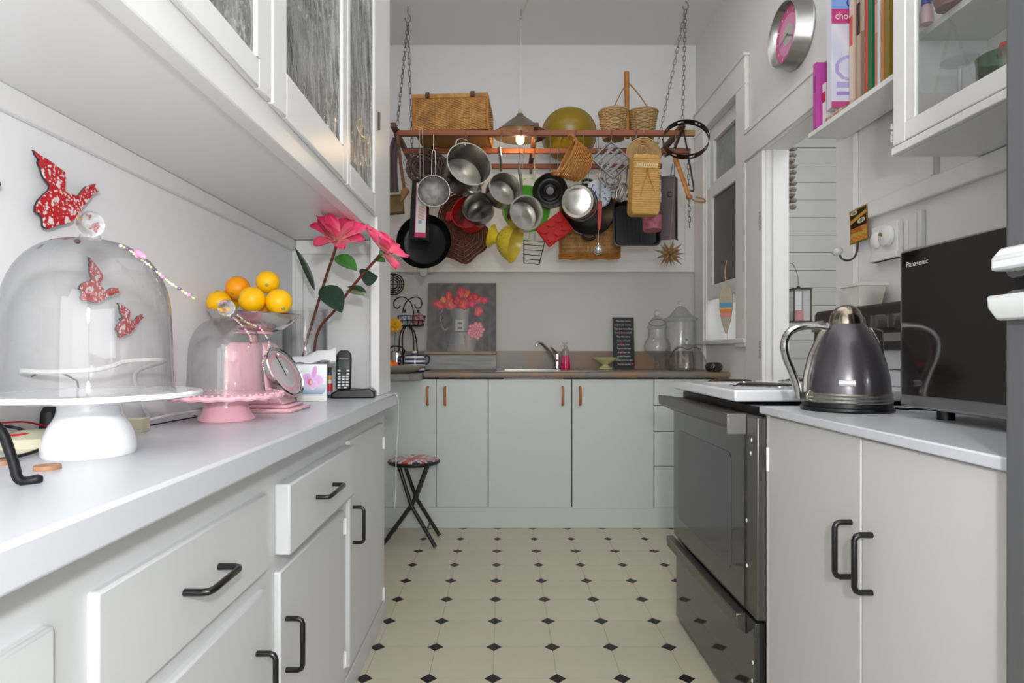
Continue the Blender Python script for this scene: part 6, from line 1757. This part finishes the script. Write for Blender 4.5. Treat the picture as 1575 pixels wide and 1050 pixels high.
# floral glove
FLB = mat('blue_floral_cloth', '#b9c2d4', 0.8)
nt = FLB.node_tree; bs = nt.nodes['Principled BSDF']; tc = nt.nodes.new('ShaderNodeTexCoord')
r1 = vor(58, 'F1', 0.24, 0.34); mx = nt.nodes.new('ShaderNodeMix'); mx.data_type = 'RGBA'
mx.inputs['A'].default_value = (*rgb('#34518f'), 1); mx.inputs['B'].default_value = (*rgb('#c6cdda'), 1)
nt.links.new(r1.outputs[0], mx.inputs['Factor']); nt.links.new(mx.outputs['Result'], bs.inputs['Base Color'])
t = thing('floral_oven_glove', 'blue and white floral padded oven glove beside the shiny pot base', 'oven glove', P(925, 297, 3.36))
def pad(pts, th):
    m = MB(); n = len(pts)
    cx, cy = sum(a for a, b in pts) / n, sum(b for a, b in pts) / n
    vs, fs = [], []
    lv_ = [(1.0, 0.0), (0.97, 0.5), (0.85, 0.85), (0.55, 1.0)]
    for sgn in (1, -1):
        for f_, h_ in lv_:
            for a, b in pts: vs.append((cx + (a - cx) * f_, sgn * th * h_, cy + (b - cy) * f_))
        base = 0 if sgn > 0 else 4 * n
        for l in range(3):
            for i in range(n):
                fs.append((base + l * n + i, base + l * n + (i + 1) % n, base + (l + 1) * n + (i + 1) % n, base + (l + 1) * n + i))
        fs.append(tuple(base + 3 * n + i for i in range(n)))
    return m.add(vs, fs)
gp = [(-0.075, 0.05), (-0.04, 0.075), (0.0, 0.078), (0.04, 0.066), (0.085, 0.05), (0.10, 0.03), (0.095, 0.005), (0.07, 0.0), (0.055, -0.015), (0.045, -0.05), (0.02, -0.075), (-0.02, -0.08), (-0.06, -0.065), (-0.08, -0.02), (-0.082, 0.02)]
gpp = [(v.x, v.z) for v in smooth_path([(a, 0, b) for a, b in gp + gp[:1]], 3)[:-1]]
pad(gpp, 0.02).build('padded_cloth', FLB, t)
MB().tube(smooth_path([(-0.01, 0.0, 0.075), (-0.016, 0.0, 0.10), (-0.006, 0, 0.118), (0.004, 0, 0.10), (-0.002, 0.0, 0.076)]), 0.004, 6).build('hanging_loop', FLB, t)
hang(t, rail(927, RM), P(924, 268, 3.38))
# silver lattice trivet
SIL = mat('cast_aluminium', '#8f9092', 0.35, 0.85, bump=(60, 0.3))
t = thing('lattice_trivet', 'diamond-shaped cast silver lattice trivet with curling wires below', 'trivet', P(941, 246, 3.20), orient((0.1, -0.96, 0.2), (0.70, 0, 0.71)))
hs_ = 0.077
for k in range(4):
    c_ = [(-hs_, -hs_), (hs_, -hs_), (hs_, hs_), (-hs_, hs_)]
    a, b = c_[k], c_[(k + 1) % 4]
    MB().tube([(a[0], a[1], 0), (b[0], b[1], 0)], 0.006, 6).build('frame_bar', SIL, t)
for k in range(1, 5):
    x = -hs_ + 2 * hs_ * k / 5
    MB().box(-hs_, hs_, x - 0.0075, x + 0.0075, -0.003, 0.003).build('slat', SIL, t, bevel=0.001)
for k in (1, 3):
    x = -hs_ + 2 * hs_ * k / 4
    MB().box(x - 0.005, x + 0.005, -hs_, hs_, -0.006, -0.0031).build('cross_slat', SIL, t, bevel=0.001)
m = MB(); rr = random.Random(5)
for k in range(10):
    a0 = rr.random() * 6
    c_ = (-0.06 + 0.035 * rr.random() - 0.03, -0.06 + 0.05 * rr.random() - 0.03, -0.012 - 0.01 * rr.random())
    m.tube(arc(c_, 0.03 + 0.03 * rr.random(), a0, a0 + 4.4, 20, (1, 0, 0), (0, 1, 0.3 * rr.random())), 0.0026, 6)
tag(m.build('curled_wires', WIRE, t), kind='stuff')
hang(t, rail(940, RF), P(940, 217, 3.20))
t = thing('whisk_bundle', 'bundle of curved steel whisk wires below the lattice trivet', 'whisk', P(957, 296, 3.30), (0, R(20), 0))
m = MB()
for k in range(7):
    a = PI * k / 7
    m.tube([(0.036 * math.cos(a) * math.sin(s_ * PI / 12), 0.036 * math.sin(a) * math.sin(s_ * PI / 12), -0.045 * math.cos(s_ * PI / 12) * 1.2) for s_ in range(13)], 0.0022, 6)
    m.tube([(-0.036 * math.cos(a) * math.sin(s_ * PI / 12), -0.036 * math.sin(a) * math.sin(s_ * PI / 12), -0.045 * math.cos(s_ * PI / 12) * 1.2) for s_ in range(13)], 0.0022, 6)
tag(m.build('whisk_wires', STEEL, t), kind='stuff')
MB().cyl((0, 0, 0.05), (-0.03, 0.01, 0.17), 0.008, n=10).build('handle', STEEL, t)
hang(t, rail(949, RM), P(949, 245, 3.36))
# wok
t = pan('black_wok', 'black two-handled wok hanging behind the shiny pot base', 'wok', 905, 322, 3.50, (0.05, -0.98, 0.1), (0, 0, 1),
        [(0, -0.08), (0.06, -0.072), (0.11, -0.045), (0.145, -0.01), (0.155, 0.0), (0.160, 0.002), (0.154, 0.004), (0.14, -0.008), (0.105, -0.04), (0.058, -0.067), (0, -0.075)], BLACKPAN)
for s_ in (1, -1):
    MB().tube(smooth_path([(s_ * 0.152, -0.035, 0), (s_ * 0.172, -0.03, 0.0), (s_ * 0.182, 0, 0.0), (s_ * 0.172, 0.03, 0.0), (s_ * 0.152, 0.035, 0)]), 0.008, 8).build('handle', BLACKP, t)
hang(t, rail(905, RM), P(905, 276, 3.50))
# rectangular wicker tray
t = thing('wicker_tray', 'rectangular honey wicker tray hanging lowest behind the wok', 'tray', P(907, 352, 3.62), (R(4), 0, 0))
tw, th_ = 0.18, 0.175
MB().box(-tw + .004, tw - .004, 0.004, 0.012, -th_ + 0.004, th_).build('tray_core', mat('tray_back', '#7a5024', 0.8), t)
m = MB()
m.weave(lambda u, v: (-tw + 2 * tw * v, 0, th_ - 2 * th_ * u), 44, 16, 0.0042, 0.003, lambda u, v: (0, -1, 0))
tag(m.build('weave', WICKER, t), kind='stuff')
m = MB()
for s_ in range(4):
    z = -th_ - 0.006 + 0.009 * s_
    m.tube([(-tw - 0.008 + 0.018 * 0, -0.012 - 0.003 * math.sin(s_ * 2), z + 0.002 * math.sin(0))] + [(-tw + 2 * tw * k / 16, -0.015 - 0.004 * math.sin(k * 1.7 + s_), z + 0.003 * math.sin(k * 1.3 + s_ * 2)) for k in range(17)], 0.006, 6)
for x in (-tw, tw): m.tube([(x, -0.012, -th_), (x * 1.02, -0.012, 0), (x, -0.012, th_)], 0.008, 6)
m.tube([(-tw, -0.012, th_), (tw, -0.012, th_)], 0.008, 6)
m.build('border', CANE, t)
hang(t, rail(925, RM), P(925, 310, 3.60))
# red spatula
t = thing('red_spatula', 'thin red spatula hanging in front of wok and wicker tray', 'spatula', P(922, 330, 3.30), (0, R(2), 0))
MB().prism([(-0.013, 0.075), (0.013, 0.075), (0.012, -0.02), (0.006, -0.085), (-0.006, -0.085), (-0.010, -0.02)], -0.003, 0.003, ax='y').build('blade', mat('red_plastic', '#a8261f', 0.4), t, bevel=0.001)
MB().cyl((0, 0, 0.075), (0, 0.004, 0.24), 0.005, n=10).build('handle', WIRE, t)
wire('hook', t, [P(922, 264, 3.304), P(921, 240, 3.30), rail(921, RF) + Vector((0, 0.018, -0.01)), rail(921, RF) + Vector((0, 0.012, 0.018)), rail(921, RF) + Vector((0, -0.012, 0.018))], 0.0016, WIRE)
# glass ball
t = thing('glass_bauble', 'small clear glass bauble hanging in front of the wicker tray', 'bauble', P(920, 384, 3.35))
MB().ball((0, 0, 0), 0.028, 28).build('glass_sphere', mat('silvered_glass', '#d6dad6', 0.05, 0.75), t)
MB().cyl((0, 0, 0.026), (0, 0, 0.036), 0.008, n=12).build('cap', CHROME, t)
wire('thread', t, [P(920, 375, 3.35), P(921, 330, 3.44), P(921, 240, 3.57) + Vector((0, -0.02, 0)), rail(921, RM) + Vector((0, -0.012, 0.017)), rail(921, RM) + Vector((0, 0.012, 0.017))], 0.0008, WHITEP)
# straw bottle bag and fan
t = thing('straw_bag', 'tall pale straw bottle bag with cord handles and woven band', 'bag', P(990, 287, 3.08), (R(2), 0, R(6)))
MB().prism([(-0.066, 0.155), (0.066, 0.155), (0.072, -0.128), (0.066, -0.150), (-0.066, -0.150), (-0.076, -0.128)], -0.045, 0.045, ax='y').build('bag_body', STRAW, t, bevel=0.008)
m = MB()
for k in range(24):
    z = -0.13 + k * 0.0115
    m.tube([(-0.07 + 0.14 * i / 12, -0.0458 - 0.0016 * (-1) ** (i + k), z) for i in range(13)], 0.0034, 4)
tag(m.build('woven_face', STRAW, t), kind='stuff')
m = MB()
for k in range(10):
    x = -0.05 + k * 0.0111
    m.tube([(x - 0.005, -0.051, 0.083), (x + 0.005, -0.051, 0.108)], 0.0022, 5); m.tube([(x + 0.005, -0.052, 0.083), (x - 0.005, -0.052, 0.108)], 0.0022, 5)
tag(m.build('lattice_band', mat('pale_straw', '#dcc493', 0.7), t), kind='stuff')
for s_ in (-1, 1):
    MB().tube(smooth_path([(s_ * 0.035, -0.03, 0.13), (s_ * 0.03, -0.02, 0.19), (s_ * 0.014, 0.02, 0.235), (0, 0.06, 0.255)]), 0.004, 6).build('cord_handle', CANE, t)
MB().tube(smooth_path([(0, -0.052, 0.085), (-0.006, -0.053, 0.04), (-0.022, -0.054, -0.01), (-0.035, -0.054, -0.06)]), 0.002, 6).tube(smooth_path([(0.004, -0.052, 0.085), (0.006, -0.053, 0.05), (0.025, -0.054, 0.0), (0.04, -0.054, -0.04)]), 0.002, 6).build('tie_cord', CANE, t)
wire('hook', t, [P(989, 211, 3.14), P(989, 207, 3.20), rail(989, RF) + Vector((0, -0.018, -0.006)), rail(989, RF) + Vector((0, -0.01, 0.019)), rail(989, RF) + Vector((0, 0.012, 0.018))], 0.002, WIRE)
t = thing('straw_fan', 'round straw fan hanging behind the straw bottle bag', 'fan', P(990, 238, 3.225), orient((0, -1, 0.02), (1, 0, 0)))
m = MB()
for k in range(1, 12): m.tube([(0.0085 * k * math.cos(2 * PI * i / 36), 0.0085 * k * math.sin(2 * PI * i / 36), 0.0012 * (-1) ** i) for i in range(36)], 0.004, 5, True)
tag(m.build('coiled_straw', WICKER_L, t), kind='stuff')
MB().lathe([(0, -0.004), (0.09, -0.004), (0.09, -0.001), (0, -0.001)], 32).build('backing', WICKER_L, t)
hang(t, rail(978, RF), P(978, 219, 3.235))
# grill pan
t = thing('grill_pan', 'square black ridged grill pan with rounded corners below the straw bag', 'pan', P(979, 343, 3.40), orient((-0.05, -0.985, 0.12), (1, 0, 0)))
def rrect(w_, h_, r_, n=6):
    pts = []
    for cx, cy, a0 in ((w_ - r_, h_ - r_, 0), (-w_ + r_, h_ - r_, 90), (-w_ + r_, -h_ + r_, 180), (w_ - r_, -h_ + r_, 270)):
        for k in range(n + 1):
            a = R(a0 + 90 * k / n); pts.append((cx + r_ * math.cos(a), cy + r_ * math.sin(a)))
    return pts
m = MB(); ro = rrect(0.134, 0.136, 0.035); ri = rrect(0.126, 0.128, 0.03); rb_ = rrect(0.114, 0.116, 0.028)
n = len(ro)
vs = [(a, b, -0.036) for a, b in rb_] + [(a, b, 0.0) for a, b in ro] + [(a, b, 0.002) for a, b in ri] + [(a, b, -0.03) for a, b in rb_]
fs = [tuple(range(n))[::-1]] + [(l * n + i, l * n + (i + 1) % n, (l + 1) * n + (i + 1) % n, (l + 1) * n + i) for l in range(3) for i in range(n)] + [tuple(range(3 * n, 4 * n))]
m.add(vs, fs).build('pan_body', BLACKPAN, t)
for k in range(9): MB().box(-0.095 + k * 0.0235, -0.089 + k * 0.0235, -0.105, 0.105, -0.0299, -0.026).build('ridge', BLACKPAN, t)
MB().box(-0.012, 0.012, 0.135, 0.25, -0.012, 0.0).build('handle', BLACKP, t, bevel=0.004)
wire('hook', t, [P(979, 276, 3.43), P(979, 250, 3.52), rail(979, RM) + Vector((0, -0.018, -0.006)), rail(979, RM) + Vector((0, -0.01, 0.019)), rail(979, RM) + Vector((0, 0.012, 0.018))], 0.002, WIRE)
# pink candle holder
t = thing('pink_candle', 'short mottled pink cylinder candle hanging below the straw bag', 'candle', P(1003, 343, 3.195), (R(-6), 0, 0))
MB().lathe([(0, -0.042), (0.045, -0.042), (0.05, -0.036), (0.05, 0.036), (0.046, 0.042), (0, 0.040)], 36).build('wax', mat('mottled_pink_wax', '#8a4650', 0.5, var=('#a9646e', 40, 0.15)), t)
MB().tube([(0, 0, 0.04), (0, 0.004, 0.10), (0, 0.02, 0.20), (0.0, 0.07, 0.33), (0.0, 0.098, 0.42)], 0.0015, 6).build('cord', STRAW, t)
wire('hook', t, [P(1003, 222, 3.26), rail(1003, RF) + Vector((0, 0.016, -0.01)), rail(1003, RF) + Vector((0, 0.012, 0.018)), rail(1003, RF) + Vector((0, -0.012, 0.018))], 0.0015, WIRE)
t = thing('floral_cloth_strip', 'narrow strip of pale floral cloth between straw bag and dark tin', 'cloth', P(1012, 288, 3.30))
MB().sheet(lambda u, v: (-0.018 + 0.036 * u, 0.006 * math.sin(9 * v + 3 * u), -0.085 + 0.17 * v), 6, 14).build('cloth', mat('pale_floral_cloth', '#c4b49c', 0.8, var=('#7a4a58', 45, 0.1)), t)
wire('hook', t, [P(1012, 264, 3.30), P(1012, 240, 3.42), P(1012, 237, 3.55), rail(1012, RM) + Vector((0, -0.012, 0.017)), rail(1012, RM) + Vector((0, 0.012, 0.017))], 0.001, STRAW)
# dark metal tin
t = thing('dark_metal_mould', 'long dark metal folded tin with wire loop hanging at the right', 'tin', P(1031, 318, 3.36), (0, 0, R(3)))
DT = mat('dark_tin', '#4a4346', 0.35, 0.6, bump=(20, 0.1))
MB().prism([(-0.05, 0.02), (0.022, -0.012), (0.05, 0.022), (0.046, 0.028), (0.022, -0.002), (-0.05, 0.028)], -0.18, 0.17).build('folded_sheet', DT, t)
MB().prism([(-0.052, 0.018), (0.022, -0.016), (0.024, -0.012), (-0.05, 0.024)], 0.166, 0.176).build('rolled_edge', DT, t)
MB().prism([(-0.052, 0.018), (0.022, -0.016), (0.052, 0.02), (0.05, 0.026), (0.022, -0.008), (-0.05, 0.024)], -0.186, -0.176).build('rolled_edge', DT, t)
MB().tube([(0.0, -0.006, 0.168), (0.004, -0.006, 0.20), (0.014, -0.006, 0.25), (0.02, -0.006, 0.30)], 0.0022, 6).tube([(0.018, -0.016, 0.168), (0.02, -0.012, 0.22), (0.02, -0.006, 0.30)], 0.0022, 6).build('wire_loop', IRON, t)
MB().tube(arc((-0.004, -0.006, 0.07), 0.014, 0.4, 5.6, 16, (1, 0, 0), (0, 0, 1)), 0.0022, 6).build('ring', IRON, t)
wire('hook', t, [P(1036, 237, 3.36), P(1037, 225, 3.32), rail(1038, RF) + Vector((0, 0.017, -0.008)), rail(1038, RF) + Vector((0, 0.01, 0.019)), rail(1038, RF) + Vector((0, -0.012, 0.018))], 0.0018, IRON)
# straw star
t = thing('straw_star', 'spiky straw star ornament hanging lowest at the right', 'ornament', P(1030, 390, 3.34))
rr = random.Random(9)
sm = MB().lathe([(0.0, 0), (0.013, 0.006), (0.009, 0.04), (0.0, 0.092)], 6).mesh('spike', mat('straw_brown', '#8d6f48', 0.7, var=('#6f5636', 60, 0.3)))
for k in range(26):
    zf = 1 - 2 * (k + 0.5) / 26
    a = k * 2.39996
    v = Vector((math.sqrt(1 - zf * zf) * math.cos(a), math.sqrt(1 - zf * zf) * math.sin(a), zf))
    o = bpy.data.objects.new('spike', sm); o.parent = t; col.objects.link(o)
    o.scale = (1, 1, 0.8 + 0.3 * rr.random()); setrot(o, orient(v, (0.31, 0.5, 0.8)))
MB().ball((0, 0, 0), 0.02, 12).build('core', bpy.data.materials['straw_brown'], t)
wire('thread', t, [P(1030, 382, 3.34), P(1036, 300, 3.32), P(1040, 240, 3.30), rail(1041, RF) + Vector((0, 0.016, 0.0)), rail(1041, RF) + Vector((0, 0, 0.018))], 0.0008, STRAW)
# iron ring band
BRN = mat('brown_iron', '#3a2a24', 0.35, 0.6)
t = thing('iron_band', 'round brown iron band pierced with holes at the right end of the rack', 'iron ring', P(1055, 214, 3.13), orient((-0.16, -0.90, 0.38), (1, 0, 0)))
N = 48; rr_ = 0.119; bh = 0.018
def holed():
    m = MB(); vs = []; fs = []
    for i in range(N):
        a = 2 * PI * i / N
        for z in (-bh, -bh * 0.42, bh * 0.42, bh):
            for r_ in (rr_, rr_ - 0.003): vs.append((r_ * math.cos(a), r_ * math.sin(a), z))
    def ix(i, zi, ri): return (i % N) * 8 + zi * 2 + ri
    for i in range(N):
        hole = i % 6 in (0, 1)
        for zi in range(3):
            if zi == 1 and hole: continue
            for ri in (0, 1):
                q_ = (ix(i, zi, ri), ix(i + 1, zi, ri), ix(i + 1, zi + 1, ri), ix(i, zi + 1, ri))
                fs.append(q_ if ri == 0 else q_[::-1])
        fs.append((ix(i, 0, 0), ix(i, 0, 1), ix(i + 1, 0, 1), ix(i + 1, 0, 0)))
        fs.append((ix(i, 3, 0), ix(i + 1, 3, 0), ix(i + 1, 3, 1), ix(i, 3, 1)))
    return m.add(vs, fs)
holed().build('pierced_band', BRN, t)
m = MB()
for k in range(3):
    a = 2 * PI * k / 3 + 0.9
    MB().ball((rr_ * math.cos(a), rr_ * math.sin(a), 0), 0.006, 8).build('rivet', BRN, t)
wire('hook', t, [P(1050, 184, 3.16), rail(1050, RF) + Vector((0, -0.05, 0.05)), rail(1050, RF) + Vector((0, -0.016, 0.02)), rail(1050, RF) + Vector((0, 0.014, 0.016))], 0.003, BRN)
t = thing('iron_tongs', 'pair of dark iron tongs crossed at the right end of the rack', 'tongs', P(1055, 235, 3.24))
MB().tube([P(1050, 195, 3.25) - t.location, P(1058, 235, 3.24) - t.location, P(1067, 290, 3.24) - t.location, P(1066, 294, 3.24) - t.location, P(1062, 293, 3.24) - t.location], 0.0055, 8, flat=0.5).build('straight_arm', BRN, t)
MB().tube([P(1052, 194, 3.22) - t.location, P(1044, 212, 3.21) - t.location, P(1036, 232, 3.22) - t.location, P(1022, 240, 3.24) - t.location], 0.009, 8, flat=0.5).build('curved_arm', BRN, t)
hang(t, rail(1054, RF), P(1052, 196, 3.235))
t = thing('wooden_hanger', 'honey wooden handle with curved horn hook at right end of the rack', 'hook', P(1052, 275, 3.18))
hp2 = [P(1037, 236, 3.19), P(1044, 258, 3.18), P(1053, 282, 3.17), P(1059, 300, 3.17)]
MB().tube([p_ - t.location for p_ in smooth_path(hp2, 4)], 0.0125, 10, flat=0.6).build('wooden_handle', CANE, t)
MB().ball(tuple(P(1060, 303, 3.17) - t.location), 0.017, 12, (1.1, 0.8, 0.9)).build('knuckle', mat('brown_horn', '#8d5a2c', 0.25, coat=0.4), t)
MB().tube([p_ - t.location for p_ in smooth_path([P(1061, 304, 3.17), P(1070, 309, 3.165), P(1080, 311, 3.16), P(1085, 309, 3.16), P(1080, 305, 3.16), P(1070, 303, 3.165)], 5)], 0.004, 8).build('horn_hook', bpy.data.materials['brown_horn'], t)
hang(t, rail(1038, RF), P(1037, 238, 3.20))
# left end bundle
t = thing('wooden_slat_bundle', 'dark brown wooden slats and straps hanging at the left end of the rack', 'wooden tool', P(617, 255, 3.16))
MB().tube([P(611, 205, 3.20) - t.location, P(616, 250, 3.17) - t.location, P(622, 292, 3.16) - t.location], 0.012, 4, flat=0.5).build('slat', RACKEND, t)
MB().prism([(0.0, -0.13), (0.035, -0.115), (0.045, -0.135), (0.01, -0.185), (-0.005, -0.20)], -0.012, 0.012, ax='y').build('end_block', mat('ochre_wood', '#86602a', 0.5, var=('#5f4420', 20, 0.3)), t, bevel=0.003)
STRAP = mat('dark_strap', '#2b2024', 0.5)
for k in range(4):
    x = -0.058 + k * 0.011
    MB().tube(smooth_path([(x + 0.012, 0.045, 0.165), (x, 0.02, 0.10), (x - 0.003, 0.0, 0.0), (x + 0.002, -0.004, -0.09), (x + 0.006, 0.0, -0.14)]), 0.0085, 6, flat=0.5).build('strap', STRAP if k % 2 else mat('wine_strap', '#46282c', 0.5), t)
wire('hook', t, [P(608, 212, 3.205), rail(607, RF) + Vector((0, -0.02, -0.005)), rail(614, RF) + Vector((0, -0.012, 0.02)), rail(614, RF) + Vector((0, 0.014, 0.018))], 0.0025, IRON)
t = thing('olive_box', 'small olive brown wooden box hanging behind the slats at far left', 'box', P(608, 316, 3.30), (0, R(-6), 0))
MB().box(-0.045, 0.045, -0.03, 0.03, -0.045, 0.045).build('box_body', mat('olive_wood', '#7d6434', 0.55, var=('#5c4a26', 20, 0.3)), t, bevel=0.004)
MB().box(-0.047, 0.047, -0.032, 0.032, 0.0455, 0.054).build('lid', bpy.data.materials['olive_wood'], t, bevel=0.003)
wire('hook', t, [P(608, 302, 3.30), P(606, 250, 3.42), rail(620, RM) + Vector((-0.01, -0.017, 0.0)), rail(622, RM) + Vector((0, 0, 0.018)), rail(622, RM) + Vector((0, 0.014, 0.014))], 0.0016, WIRE)
bpy.context.view_layer.update()
